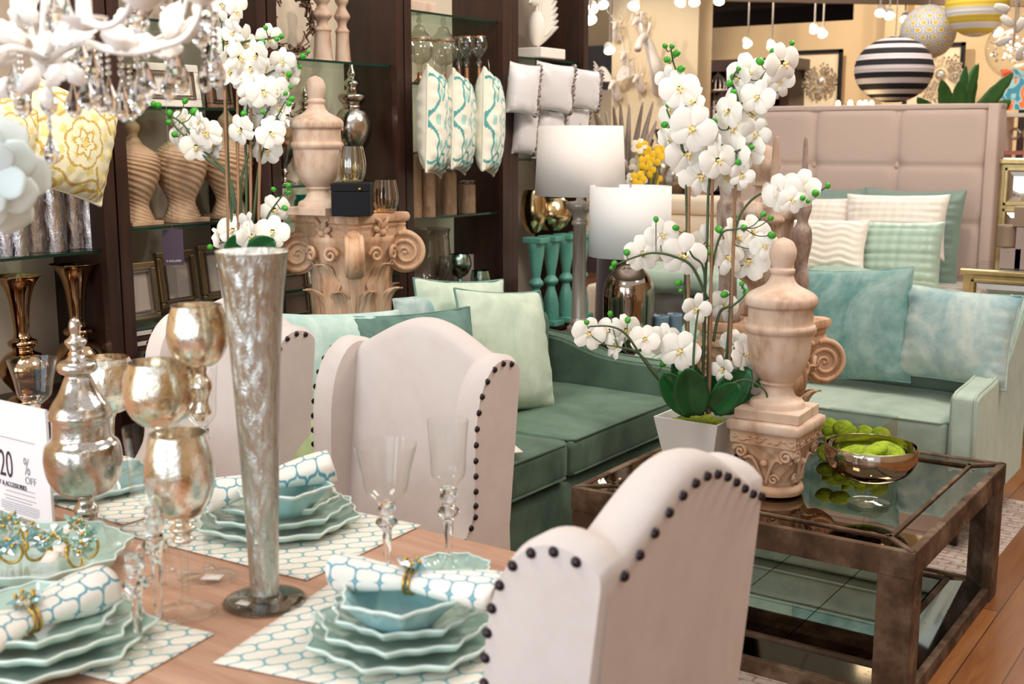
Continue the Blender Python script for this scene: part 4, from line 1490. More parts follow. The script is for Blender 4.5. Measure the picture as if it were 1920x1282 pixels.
orchid('tall white orchid in a square white pot on the mirrored coffee table', (pb.x, pb.y, .46), 3.55,
       [[(1308, 775), (1292, 660), (1284, 560), (1288, 430), (1284, 300), (1280, 220), (1272, 150), (1262, 115), (1258, 92)],
        [(1284, 300), (1275, 262, -.02), (1262, 235, -.03), (1250, 205, -.03)],
        [(1318, 778), (1320, 600), (1326, 450), (1330, 340), (1345, 300), (1368, 235), (1392, 195), (1420, 155), (1450, 118), (1484, 86)],
        [(1330, 340), (1350, 290, -.03), (1375, 285, -.04), (1400, 277, -.04)],
        [(1385, 200), (1380, 175), (1372, 150), (1384, 130)],
        [(1326, 776), (1330, 600), (1336, 500), (1352, 440, -.03), (1375, 430, -.05), (1395, 428, -.05)],
        [(1316, 776), (1322, 560), (1318, 500, -.02), (1300, 482, -.04), (1293, 470, -.05)],
        [(1355, 745, .02), (1368, 600, .02), (1374, 480, .02), (1382, 420, .03), (1400, 385, .04), (1430, 362, .04), (1470, 362, .03), (1510, 372, .02), (1550, 350)],
        [(1338, 640), (1350, 585), (1375, 572, -.03), (1396, 552, -.03), (1391, 534, -.03)],
        [(1300, 765), (1240, 716, -.04), (1205, 672, -.08), (1175, 628, -.1), (1145, 612, -.12), (1105, 612, -.12)],
        [(1240, 716, -.04), (1200, 665, -.04), (1160, 650, -.06)],
        [(1326, 560), (1298, 500, -.04), (1262, 480, -.05), (1225, 474, -.06), (1190, 482, -.06), (1156, 496, -.06)],
        [(1310, 770), (1300, 700, -.05), (1304, 620, -.05), (1310, 580, -.05)],
        [(1340, 765, -.03), (1365, 725, -.06), (1400, 712, -.08), (1432, 730, -.1), (1440, 752, -.1)],
        [(1345, 760), (1362, 700), (1378, 650)]],
       [((1290, 640), (1292, 350)), ((1330, 775), (1337, 260)), ((1366, 745), (1380, 320))],
       fR, bR,
       [(1300, 775, 1240, 700, .045, -.06), (1300, 778, 1290, 690, .055, -.11), (1312, 775, 1270, 660, .05, .03), (1335, 772, 1350, 690, .05, .04), (1340, 772, 1405, 690, .05, -.02), (1335, 770, 1385, 720, .04, -.10), (1350, 770, 1440, 715, .04, .04)],
       1.0, square_pot, fs=1.10)

rb_ = at(470, 470, D=4.32)


def round_pot(t):
    MB().lathe(sprof([(.0005, 0), (.09, 0), (.095, .01), (.12, .30), (.125, .31), (.118, .31), (.112, .28), (.0005, .27)], 2), 32).build('pot', plain('white_pot', 'F0EFEE', .45), t)


fL = [(414, 11), (442, 22), (412, 38), (423, 79, 1.3, 0), (457, 80, 1.3, 0), (449, 108, 1.2), (431, 135), (505, 71), (481, 103, 1.1), (496, 135, 1.1), (534, 139, 1.1), (530, 116), (494, 172, 1.2), (470, 180), (483, 217, 1.2, 0), (526, 202, 1.1), (451, 243, 1.1, 0), (496, 236, 1.1), (508, 250, 1.1), (500, 282, 1.1, 0), (384, 247), (402, 273, 1.1), (515, 393, 1.1, 0), (511, 434, 1.2, 0), (436, 431, 1.1), (470, 442, 1.1, 0), (414, 449, 1.0, 1), (466, 419), (344, 225, .9, 2), (374, 228, .9, 2), (348, 255, 1.1), (367, 275, 1.1, 0), (389, 251, 1.1), (437, 60), (470, 128), (455, 160, .9), (517, 168), (440, 5), (428, 108, .9)]
bL = [(420, 73), (432, 91, 1.2), (399, 92, 1.1), (519, 73, 1.1), (528, 68, 1.1), (498, 52), (492, 79, 1.3), (548, 106, 1.3), (568, 105, 1.3), (578, 97, .9), (562, 125, .9), (542, 140, 1.3), (544, 163, .9), (535, 175, .9), (512, 184, 1.3), (547, 185, 1.2), (542, 194, 1.2), (457, 213, 1.3), (492, 210), (528, 236, 1.3), (541, 348, 1.2), (541, 360, 1.1), (513, 355), (534, 390, 1.2), (453, 417, 1.3), (490, 418, 1.3), (394, 463, 1.3), (288, 195, 1.1), (297, 198, 1.4), (347, 189, 1.2), (364, 209, 1.6), (318, 212, 1.3), (316, 229, 1.2), (328, 252, 1.3)]
orchid('tall white orchid rising behind the silver crackle vase by the shelves', (rb_.x, rb_.y, .75), 4.3,
       [[(440, 475), (432, 380), (428, 300), (425, 200), (420, 110), (415, 40)], [(450, 475), (447, 350), (444, 240), (450, 150), (455, 90), (440, 30)],
        [(462, 475), (462, 330), (460, 230), (475, 170), (500, 140), (540, 120), (575, 100)], [(470, 475), (478, 380), (488, 300), (510, 240), (535, 190)],
        [(458, 475), (452, 340), (480, 260), (500, 210), (540, 150)], [(448, 420), (432, 340), (405, 302), (370, 275), (335, 245), (318, 220)], [(440, 400), (425, 330), (380, 290), (345, 235), (310, 212), (290, 197)],
        [(470, 475), (490, 440), (505, 400), (535, 360)], [(455, 475), (440, 450), (415, 455), (395, 463)], [(420, 110), (455, 80), (490, 75), (525, 68)]],
       [((428, 460), (421, 160)), ((447, 460), (445, 150)), ((470, 460), (470, 130)), ((484, 460), (488, 250))],
       fL, bL, [(450, 480, 440, 440, .05, -.03), (470, 480, 515, 450, .05, -.04), (465, 480, 480, 430, .04, .03)], 1.08, round_pot, fs=1.0)

# ------------------------------------------------------------------ tableware
def trellis(name, ground='EFE6D8', line='84B0B4', k=22, wob=.34, lw=.07, coord='Object', cyl=0, square=False):
    m = NT(name)
    v = m.coord(coord, (k, k, k))
    s = m.n('ShaderNodeSeparateXYZ', i_Vector=v)
    x, y = s.outputs[0], s.outputs[1]
    if cyl: y = m.math('MULTIPLY', m.math('ARCTAN2', s.outputs[2], s.outputs[1]), cyl * k)
    a = m.math('ADD', x, m.math('MULTIPLY', y, .8)); b = m.math('SUBTRACT', x, m.math('MULTIPLY', y, .8))
    if square: a, b = x, y
    fa = m.math('ADD', a, m.math('MULTIPLY', m.math('SINE', m.math('MULTIPLY', b, 2 * pi)), wob * .35))
    fb = m.math('ADD', b, m.math('MULTIPLY', m.math('SINE', m.math('MULTIPLY', a, 2 * pi)), wob * .35))
    da = m.math('PINGPONG', fa, .5); db = m.math('PINGPONG', fb, .5)
    mn = m.math('MINIMUM', da, db)
    c = m.ramp(mn, [(lw * .6, srgb(line)), (lw, srgb(ground))])
    n = m.noise(m.coord(), 300, 2)
    b_ = m.pbsdf(i_Roughness=.85, i_Base_Color=c)
    m.link(m.bump(n, .15, .002), b_.inputs['Normal'])
    return m.mat


M_mat = trellis('trellis_placemat', k=25, wob=.42, lw=.075, square=True)
M_nap = trellis('trellis_napkin', 'F4EEE4', '6BA3B2', 26, .4, .075, cyl=.034)
M_plate = plain('celadon_glaze', 'B3CCBF', .16, coat=.6, var=.03)
M_plateb = plain('blue_celadon_glaze', '92BDBE', .16, coat=.6, var=.04)
M_rim = plain('celadon_rim', 'D6E6DE', .15, coat=.6)


def scal(a, n=4, amp=.052):
    # ogee 'bracket' lobes meeting in cusps
    s = abs(sin(n * a))
    return 1 + amp * (.9 - 1.7 * s ** .85) + .020 * cos(4 * n * a + 0)


def plate(name, label, x, y, z, R, rz=0, group=None, mat=None, n=4, rise=.022, cat='plate'):
    t = thing(name, label, cat, (x, y, z), rz, group)
    prof = [(.0005, .004), (.55, .004), (.62, .006), (.8, .35 * rise), (.93, .75 * rise), (.985, rise), (1.0, rise + .001), (1.005, rise - .003), (.95, .6 * rise - .002), (.8, .1 * rise), (.6, 0), (.0005, 0)]
    pr = [(max(r * R, .0005), h_) for r, h_ in prof]
    m = MB()
    m.lathe(pr, 160, rf=lambda a, i: 1 if prof[i][0] < .56 else 1 + (scal(a, n) - 1) * min(1, (prof[i][0] - .55) / .35))
    o = m.build('dish', mat or M_plate, t)
    rp = []
    for k in range(160):
        a = 2 * pi * k / 160; q = R * .998 * scal(a, n)
        rp.append((q * cos(a), q * sin(a), rise))
    MB().tube(rp, .0028, 6, closed=True).build('rim', M_rim, t)
    return t


def bowl(label, x, y, z, R, H_, rz=0, group=None, lean=0):
    t = thing('scalloped_bowl', label, 'bowl', (x, y, z), rz, group)
    pr = [(.0005, .008), (.3, .009), (.52, .02), (.68, .4), (.8, .68), (.92, .88), (1.0, 1.0), (1.02, .985), (.94, .84), (.83, .62), (.72, .34), (.58, 0.02), (.5, 0), (.0005, 0)]
    pr = [(max(r * R, .0005), h_ * H_ if h_ > .01 else h_) for r, h_ in pr]
    MB().lathe(pr, 120, rf=lambda a, i: 1 + (scal(a, 3, .09) - 1) * max(0, min(1, (pr[i][1] / H_ - .3) / .6))).build('bowl_body', M_plateb, t)
    rp = []
    for k in range(120):
        a = 2 * pi * k / 120; q = R * 1.01 * scal(a, 3, .09)
        rp.append((q * cos(a), q * sin(a), H_))
    MB().tube(rp, .003, 6, closed=True).build('rim', M_rim, t)
    if lean: t.rotation_euler = (lean, 0, rz)
    return t


def place(label, p0, p1, wdt, flip=1):
    """placemat from corner p0 to corner p1 with width wdt to the side"""
    a = Vector(p0[:2]); b = Vector(p1[:2]); d = (b - a).normalized(); L_ = (b - a).length
    nrm = Vector((d.y, -d.x)) * flip
    rz = math.atan2(nrm.y, nrm.x)
    c = (a + b) / 2 + nrm * wdt / 2
    m = MB()
    NX, NY = 24, 18

    def fn(u, v):
        x = (u - .5) * wdt; y = (v - .5) * L_
        z = .0012 + .0006 * noise.noise(Vector((x * 12, y * 12, 0)))
        return Vector((x, y, z + .006 * max(0, (u - .9) / .1) * max(0, (v - .8) / .2)))
    m.grid(fn, NX, NY)
    o = m.build('placemat', M_mat, solid=.0016, loc=(c.x, c.y, .7615))
    o.rotation_euler = (0, 0, rz)
    return tag(o, label, 'placemat', 'trellis placemats on the dining table')


def P(px, py, z=.762): return at(px, py, Z=z)


place('trellis-patterned placemat under the near plate stack beside the foremost chair', P(400, 1243), P(640, 1080), .46, 1)
place('trellis-patterned placemat under the far plate stack behind the tall vase', P(575, 1088), P(790, 985), .50, -1)
pL = P(402, 1188); qL = P(300, 1163)
place('trellis-patterned placemat under the left plate stack at the bottom left corner', P(232, 1284), pL, .48, -1)
place('trellis-patterned placemat at the far left, beyond the mercury glass jar', (-1.93, 1.42, 0), (-1.93, 1.75, 0), .46, -1)


def stack(cx, cy, R, where, rz, bowl_off=(0, 0), bz=None):
    z = .7645
    plate('dinner_plate', 'largest celadon scalloped plate, bottom of the %s stack' % where, cx, cy, z, R, rz, 'scalloped celadon plates')
    plate('salad_plate', 'middle celadon scalloped plate of the %s stack' % where, cx, cy, z + .018, R * .87, rz + .18, 'scalloped celadon plates')
    plate('bread_plate', 'smallest celadon scalloped plate, on top of the %s stack' % where, cx, cy, z + .036, R * .73, rz + .1, 'scalloped celadon plates')
    return z + .042


nb = P(762, 1188, .775)
zb1_ = stack(nb.x, nb.y, .150, 'near', .3)
bowl('blue celadon bowl on the near plate stack under a rolled napkin', nb.x + .016, nb.y - .033, zb1_, .088, .052, .2, 'blue celadon bowls')
fb_ = P(522, 972, .775)
stack(fb_.x, fb_.y, .158, 'far', .5)
bowl('blue celadon bowl on the far plate stack behind the tall vase', fb_.x + .045, fb_.y - .03, zb1_, .092, .056, .5, 'blue celadon bowls')
lb = P(72, 1200, .775)
stack(lb.x, lb.y, .165, 'left', .1)
# a small plate beyond the near stack, under the napkin
sp_ = P(845, 1085, .762)
plate('bread_plate', 'small celadon plate standing beyond the near stack beside the flute glass', sp_.x, sp_.y + .0, .762, .07, .2, 'scalloped celadon plates', None, 4)
fpl = P(150, 950, .77)
plate('bread_plate', 'celadon plate beyond the mercury glass jar at the far left', fpl.x - .12, fpl.y + .12, .763, .14, .2, 'scalloped celadon plates', M_plateb)

M_aqua = plain('aqua_crystal', '8CC4CC', .05, trans=.75, coat=.5)
M_aqua2 = plain('sea_green_crystal', 'A5D2C4', .05, trans=.8, coat=.5)


def star(m, c, r, n=6, seed=0, tilt=None):
    rg = random.Random(seed)
    for i in range(n):
        a = 2 * pi * i / n + rg.uniform(-.2, .2)
        M = T(*c) @ (tilt or Matrix()) @ RZ(a) @ RY(-.35 + rg.uniform(-.3, .3))
        L_ = r * rg.uniform(.8, 1.15); w = r * .30
        m.add([(0, 0, 0), (L_ * .55, w, 0), (L_ * .55, 0, w * .7), (L_ * .55, -w, 0), (L_ * .55, 0, -w * .7), (L_, 0, 0)],
              [(0, 1, 2), (0, 2, 3), (0, 3, 4), (0, 4, 1), (5, 2, 1), (5, 3, 2), (5, 4, 3), (5, 1, 4)], M)


def napkin(label, a, b, r, ringpos=.48, seed=0):
    """rolled napkin from a to b with a jewelled ring"""
    a = Vector(a); b = Vector(b); L_ = (b - a).length
    ax = (b - a).normalized()
    t = thing('rolled_napkin', label, 'napkin', tuple(a), math.atan2(ax.y, ax.x), 'trellis napkins in jewelled rings')
    pit = -math.asin(ax.z)
    M = RY(pit)
    n = 26
    m = MB()

    def fn(u, v):
        # a flattish spiral roll; u around, v along
        x = v * L_
        pin = abs(v - ringpos)
        rr = r * (.62 + .75 * min(1, pin * 2.2) ** .8)
        an = u * 2 * pi * 1.75
        sp = rr * (1 - .13 * u * 1.75)
        fl = .72
        wv = 1 + .08 * sin(an * 3 + v * 5 + seed) * min(1, pin * 3)
        ex = .02 * (noise.noise(Vector((u * 3, seed, 0)))) * (1 if v > .5 else -1) * min(1, pin * 2.5)
        return Vector((x + ex, sp * cos(an) * wv * 1.1, sp * sin(an) * fl * wv))
    m.grid(fn, 90, n, M=M)
    m.build('cloth', M_nap, t, solid=.0015)
    rg = MB()
    cx = ringpos * L_
    for off in (-.004, .004):
        rg.tube([(cx + off, r * .78 * cos(q * pi / 12), r * .66 * sin(q * pi / 12)) for q in range(24)], .0026, 6, M=M, closed=True)
    ring_ = rg.build('napkin_ring', M_gold, t)
    st = MB()
    star(st, (cx, 0, r * .75), .030, 7, seed)
    star(st, (cx, 0, r * .80), .020, 6, seed + 5)
    st.v = [tuple(M @ Vector(p)) for p in st.v]
    st.build('crystal_flower', M_aqua, ring_, False)
    gb = MB()
    for q in range(5): gb.ball((cx + .013 * cos(q * 1.3), .013 * sin(q * 1.3), r * .85 + .008), .004, 8, 6, M=M)
    gb.build('gold_beads', M_gold, ring_)
    return t


napkin('rolled trellis napkin with a gold ring resting across the near bowl', at(640, 1070, Z=.868), at(925, 1112, Z=.862), .029, .47, 1)
napkin('rolled trellis napkin lying across the far bowl behind the tall vase', at(385, 930, Z=.845), at(622, 872, Z=.885), .032, .45, 2)
napkin('rolled trellis napkin with a gold ring lying on the left plate stack', at(-60, 1205, Z=.825), at(193, 1098, Z=.838), .034, .42, 3)


# ------------------------------------------------------------------ glassware
def twist(a, i): return 1 + .10 * cos(a * 4 + i * .9)


def wine(name, label, px, py, D, rimr, bowlh, H_, flute=False, group='clear twisted-stem glasses', loc=None):
    q = at(px, py, Z=.762) if loc is None else loc
    t = thing(name, label, 'glass', (q.x, q.y, .762), 0, group)
    sb = H_ - bowlh
    if flute:
        b_ = [(.010, sb), (rimr * .55, sb + .012), (rimr * .82, sb + bowlh * .22), (rimr * .88, sb + bowlh * .55), (rimr, H_)]
    else:
        b_ = [(.010, sb), (rimr * .42, sb + .008), (rimr * .66, sb + bowlh * .22), (rimr * .78, sb + bowlh * .55), (rimr * 1.0, H_)]
    MB().lathe(sprof(b_, 6), 48).build('bowl', M_clear, t)
    st = [(.034, 0), (.033, .003), (.012, .008), (.006, .02)]
    MB().lathe(sprof(st, 3), 40).build('foot', M_clear, t)
    n = 26
    pr = []
    for i in range(n + 1):
        s = i / n
        z = .02 + (sb - .018) * s
        r = .0058 + .0045 * s + (.007 * math.exp(-((s - .86) / .05) ** 2)) + (.010 * math.exp(-((s - .66) / .08) ** 2)) + .004 * math.exp(-((s - .97) / .03) ** 2)
        pr.append((r, z))
    MB().lathe(pr, 20, rf=twist, cap0=True, cap1=True).build('stem', M_cry, t)
    return t


def hz(px, py, D): return at(px, py, D=D).z - .762


g = P(727, 1075)
wine('wine_glass', 'clear wine glass with a twisted stem behind the near plate stack', 0, 0, 0, .056, .105, hz(727, 832, 2.0), loc=g)
g = P(842, 1068)
wine('champagne_flute', 'clear tall flute glass with a knobbed stem right of the wine glass', 0, 0, 0, .037, .125, hz(832, 785, 2.02), True, loc=g)
g = P(262, 1222)
wine('wine_glass', 'clear wine glass with a twisted stem in front of the left placemat', 0, 0, 0, .054, .105, hz(255, 905, 1.70), loc=g)
g = P(300, 1178)
wine('champagne_flute', 'clear flute glass just behind the left wine glass', 0, 0, 0, .040, .130, hz(285, 800, 1.76), True, loc=g)
g = P(365, 1010)
wine('champagne_flute', 'clear flute glass behind the lowest gold-flecked goblet', 0, 0, 0, .036, .125, hz(345, 720, 2.1), True, loc=Vector((-1.80, 1.52, 0)))
g = P(60, 1000)
wine('wine_glass', 'clear wine glass behind the white sale sign', 0, 0, 0, .052, .10, .30, loc=Vector((-2.25, 1.45, 0)))

M_merc = mercury('mercury_goblet', 'F4EFE6', 'CDAA72', .42, 13, .10, crackle=.35, glass='F8EED8')
M_merc2 = mercury('mercury_jar', 'D2CAC2', '8C7A62', .85, 10, .09, crackle=.3)
M_crack = mercury('crackle_vase', 'D5D8D4', 'B3B7AE', .98, 6, .16, (1, 1, .28), .9, bscale=90)


def goblet(label, px, pyfoot, pytop, pybot, D_r, rr, tint=None):
    q = P(px, pyfoot)
    D = -q.x * sin(CT) + q.y * cos(CT)
    t = thing('mercury_goblet', label, 'goblet', (q.x, q.y, .762), 0, 'mercury glass goblets')
    H_ = at(px - 12, pytop, D=D).z - .762; zb_ = at(px - 8, pybot, D=D).z - .762
    hh = H_ - zb_
    bp = [(.004, zb_), (rr * .55, zb_ + hh * .07), (rr * .88, zb_ + hh * .27), (rr, zb_ + hh * .52), (rr * .93, zb_ + hh * .8), (rr * .80, H_)]
    MB().lathe(sprof(bp, 6), 56).build('globe', M_merc, t)
    MB().tube([(rr * .80 * cos(k * pi / 24), rr * .80 * sin(k * pi / 24), H_) for k in range(48)], .0016, 6, closed=True).build('rim', M_clear, t)
    MB().lathe(sprof([(.048, 0), (.047, .002), (.02, .007), (.009, .012), (.012, .02), (.0065, .03), (.0062, zb_ * .45), (.008, zb_ * .62), (.012, zb_ * .78)], 3), 40).build('foot', M_clear, t)
    MB().lathe(sprof([(.012, zb_ * .76), (.018, zb_ * .80), (.013, zb_ * .85), (.021, zb_ * .92), (.012, zb_ * .97), (.014, zb_ + .004)], 4), 32).build('stem_knob', M_merc, t)
    return t


goblet('tallest mercury glass goblet, left of the silver crackle vase', 392, 1083, 572, 690, 2, .052)
goblet('middle-height mercury glass goblet, the left one of the three', 318, 1086, 678, 802, 2, .062)
goblet('lowest mercury glass goblet of the three, gold flecked, nearest', 350, 1146, 812, 975, 2, .056)
tg = MB().box(-.017, .017, -.012, .012, 0, .001).build('price_sticker', M_white, loc=tuple(at(398, 1082, Z=.769)), rz=.5)
tag(tg, 'white sticker on the foot of the tallest mercury goblet', 'sticker')

vq = P(497, 1127)
Dv = -vq.x * sin(CT) + vq.y * cos(CT)
Hv = at(463, 470, D=Dv).z - .762
t = thing('crackle_vase', 'tall tapered silver crackle glass vase in the middle of the table', 'vase', (vq.x, vq.y, .762))
MB().lathe(sprof([(.024, .016), (.0245, .05), (.029, .18), (.037, .36), (.046, .50), (.0575, Hv)], 6), 64).build('body', M_crack, t)
MB().lathe([(.0580, Hv - .001), (.0572, Hv + .001), (.0545, Hv - .0), (.043, .50), (.034, .36)], 64).build('inner_wall', M_crack, t)
MB().lathe(sprof([(.0005, .001), (.064, .001), (.0665, .003), (.064, .005), (.03, .008), (.024, .013), (.0235, .018)], 3), 64).build('foot', thinglass('smoky_glass', 'C9C4B8', 1.3), t)
tg = MB().box(-.012, .012, -.009, .009, 0, .001).build('price_sticker', M_white, loc=tuple(at(458, 1130, Z=.769)), rz=.2)
tag(tg, 'white price sticker on the round foot of the crackle vase', 'sticker')

# lidded mercury glass jar
jq = P(165, 1000)
Dj = -jq.x * sin(CT) + jq.y * cos(CT)
ppm = 2233 / Dj * 1.0
t = thing('apothecary_jar', 'lidded silver mercury glass jar with a tall finial, behind the sale sign', 'jar', (jq.x, jq.y, .762))


def jz(y): return at(158, y, D=Dj).z - .762


def jp(lst): return sprof([(r / ppm, jz(y)) for r, y in lst], 4)


MB().lathe(sprof([(.0005, 0), (.036, .001), (.036, .006), (.024, .012), (.02, .02)], 2) + jp([(22, 965), (24, 952), (14, 938), (20, 927)]), 40).build('foot', M_merc2, t)
MB().lathe(jp([(20, 927), (52, 918), (68, 895), (74, 868), (74, 850), (70, 832), (60, 822), (56, 815), (55, 790), (57, 782)]), 56).build('body', M_merc2, t)
MB().lathe(jp([(60, 782), (61, 775), (58, 768), (52, 755), (38, 735), (28, 712), (24, 702), (34, 697), (38, 688), (34, 678), (20, 672), (13, 664), (12, 655), (19, 645), (20, 638), (12, 632), (9, 626), (11, 612), (8, 600), (.5, 595)]), 48).build('lid', M_merc2, t)
q = P(8, 990)
t = thing('mercury_bowl', 'gold-flecked mercury glass bowl at the left edge behind the sign', 'bowl', (-2.23, 1.62, .762))
MB().lathe(sprof([(.0005, 0), (.04, .002), (.012, .02), (.012, .14), (.04, .16), (.062, .20), (.06, .25), (.05, .28)], 4), 40).build('globe', M_merc, t)

# white acrylic sale sign
sx1 = at(100, 1000, Y=1.33).x
sb_ = .762
W_s = .235
st_ = at(78, 768, Y=1.33).z
t = thing('sale_sign', 'white upright card sign reading 20% off art and accessories', 'sign', (sx1 - W_s / 2, 1.33, sb_))
M_card = plain('white_card', 'F4F3F5', .35)
MB().box(-W_s / 2, W_s / 2, 0, .006, 0, st_ - sb_).build('card', M_card, t, False)
MB().box(-W_s / 2, W_s / 2, -.03, .04, 0, .003).build('foot', M_clear, t, False)
M_ink = plain('plum_ink', '3A2E40', .5)
M_inkg = plain('grey_ink', '8E8A92', .5)


def text(s, px, py, h_px, mat, sx=1.0, wt=0):
    a = at(px, py, Y=1.33); b = at(px, py - h_px, Y=1.33)
    d = bpy.data.curves.new('lettering', 'FONT'); d.body = s; d.size = (b.z - a.z) / .72; d.extrude = .0003; d.offset = wt
    d.materials.append(mat)
    o = bpy.data.objects.new('lettering', d); COL.objects.link(o)
    o.parent = t
    o.location = Vector((a.x, 1.3291, a.z)) - t.location
    o.rotation_euler = (pi / 2, 0, 0); o.scale = (sx, 1, 1)
    dg = bpy.context.evaluated_depsgraph_get()
    me = bpy.data.meshes.new_from_object(o.evaluated_get(dg))
    n = bpy.data.objects.new('lettering', me); COL.objects.link(n); n.parent = t
    n.location = o.location; n.rotation_euler = o.rotation_euler; n.scale = o.scale
    bpy.data.objects.remove(o)
    return n


text('20', 0, 889, 50, M_ink, .62, -.0004)
text('%', 46, 889, 33, M_inkg, .62, -.0006)
text('OFF', 48, 906, 14, M_inkg, 1.0, -.0003)
text('ART & ACCESSORIES', -8, 903, 8, M_ink, .92)
for (y, a, b) in ((826, -20, 65), (917, 8, 66), (925, 12, 66), (934, 10, 68), (940, 12, 60), (946, 4, 74), (950, 4, 74), (954, 4, 74), (958, 4, 74), (962, 10, 70)):
    A_ = at(a, y, Y=1.33).x; B_ = at(b, y, Y=1.33).x; z = at(36, y + (0), Y=1.33).z
    MB().box(A_ - t.location.x, B_ - t.location.x, -.0012, -.0008, z - sb_, z - sb_ + .0011).build('fine_print', M_inkg, t, False)

# shallow dish of jewelled napkin rings in front of the sign
dq = P(78, 1050, .775)
plate('serving_dish', 'celadon scalloped dish holding jewelled napkin rings in front of the sign', dq.x, dq.y, .763, .152, .25, None, M_plate, 4, .034, 'dish')
random.seed(11)
k = 0
for (px_, py_) in ((15, 1000), (48, 1015), (70, 1035), (20, 1040), (140, 1005), (165, 1030), (110, 1030), (140, 1050)):
    q = at(px_, py_, Z=.800)
    t = thing('napkin_ring', ['napkin ring with sea green crystals at the back left of the celadon dish', 'napkin ring with sea green crystals standing upright in the celadon dish, second from the left', 'napkin ring with aqua crystals in the middle of the celadon dish', 'napkin ring with aqua crystals at the front left of the celadon dish', 'napkin ring with green crystals at the back right of the celadon dish', 'napkin ring with green crystals at the right edge of the celadon dish', 'napkin ring with pale crystals behind the paper tags', 'napkin ring with green crystals at the front right of the celadon dish'][k], 'napkin ring', (q.x, q.y, .785), random.random() * 3, 'jewelled napkin rings in the dish')
    til = RX(pi / 2 + random.uniform(-.5, .5))
    MB().tube([(.022 * cos(a * pi / 12), .022 * sin(a * pi / 12), 0) for a in range(24)], .0026, 6, closed=True, M=T(0, 0, .022) @ til).build('ring', M_gold, t)
    s_ = MB(); star(s_, (0, -.004, .036), .030, 7, k, RX(.8)); star(s_, (.008, 0, .036), .020, 6, k + 9, RX(.3))
    s_.build('crystal_flower', M_aqua2 if k not in (2, 3) else M_aqua, t, False)
    gb = MB()
    for a in range(4): gb.ball((.012 * cos(a * 1.6), -.014, .036 + .012 * sin(a * 1.6)), .0042, 8, 6)
    gb.build('gold_beads', M_gold, t)
    k += 1
for i, (px_, py_, rz, lb_) in enumerate(((95, 1050, .6, 'cream paper tag lying left among the jewelled napkin rings'), (115, 1040, 1.1, 'cream paper tag lying right among the jewelled napkin rings'), (112, 1010, .2, 'cream paper tag behind, among the jewelled napkin rings'))):
    q = at(px_, py_, Z=.81)
    o = MB().box(-.012, .012, -.018, .018, 0, .0008).build('price_tag', plain('paper', 'F0E4DA', .8), loc=(q.x, q.y, .815 + .002 * i))
    o.rotation_euler = (.25, .1, rz)
    tag(o, lb_, 'tag', 'paper tags on the napkin rings')

# pale bloom at the left frame edge
bq = at(-28, 330, D=1.75)
vq2 = at(-190, 700, D=1.75)
t = thing('paper_bloom', 'large pale blue artificial bloom at the left frame edge', 'flower', (vq2.x, vq2.y, .762))
zz = bq.z - .762
M_bl = plain('pale_blue_petal', 'DDE9E8', .6, var=.05)
vdir = (Vector((0, 0, CH)) - bq); vdir.z = 0; vdir.normalize()
fr = Matrix.Translation((bq.x - vq2.x, bq.y - vq2.y, zz)) @ vdir.to_track_quat('-Y', 'Z').to_matrix().to_4x4()
for rI, (nn, L_, wd, back) in enumerate(((6, .088, .036, .3), (6, .072, .032, -.1), (5, .05, .026, -.6))):
    for i in range(nn):
        m = MB(); petal(m, 2 * pi * i / nn + rI * .5, L_, wd, .004, .5, back, .6, 8, 8)
        m.v = [tuple(fr @ (Vector(p) + Vector((0, -.012 * rI, 0)))) for p in m.v]
        m.build('petal', M_bl, t, solid=.002)
MB().tube(spline([(0, 0, .1), ((bq.x - vq2.x) * .3, (bq.y - vq2.y) * .3, zz * .6), (bq.x - vq2.x, bq.y - vq2.y, zz)], 6), .004, 6).build('stem', M_stem, t)
MB().lathe(sprof([(.0005, 0), (.05, 0), (.055, .02), (.035, .08), (.025, .18), (.03, .2)], 3), 24).build('vase', M_plateb, t)

# ------------------------------------------------------------------ goods on the shelves
def on(px, py, X=-3.66):
    return at(px, py, X=X)


def lathe_item(name, label, cat, px, ybot, prof_px, mat, X=-3.66, group=None, z=None, part='body', n=36, rf=None, mat2=None):
    """prof_px: [(radius px, row px)] from the bottom up, measured at plane X"""
    q = on(px, ybot, X)
    D = -q.x * sin(CT) + q.y * cos(CT)
    k = D / 2233
    zb_ = q.z if z is None else z
    t = thing(name, label, cat, (q.x, q.y, zb_), 0, group)
    pr = [(max(r * k, .0005), (ybot - y) * k * 1.0) for r, y in prof_px]
    MB().lathe(sprof(pr, 4), n, rf=rf).build(part, mat, t)
    return t, k


M_wrap = mercury('cellophane_silver', 'D2CBCA', '8A7A76', 1, 6, .2, (1, 1, .5), 1.0, holes=False, bscale=30, bd=.006)
M_wrapt = mercury('cellophane_tan', 'C9A88A', '96704F', 1, 5, .3, (1, 1, .4), .8, holes=False, bscale=30, bd=.01)
M_wrapt.node_tree.nodes['Principled BSDF'].inputs['Metallic'].default_value = .25
M_copper = mercury('copper_glass', 'D0AE88', 'A87C55', 1, 3, .06, (1, 1, .4), .05, holes=False)
M_swirl = stone('swirl_sand', 'C4A283', 'D8BFA4', 'A88567', 8, (1, 1, 1), .3)


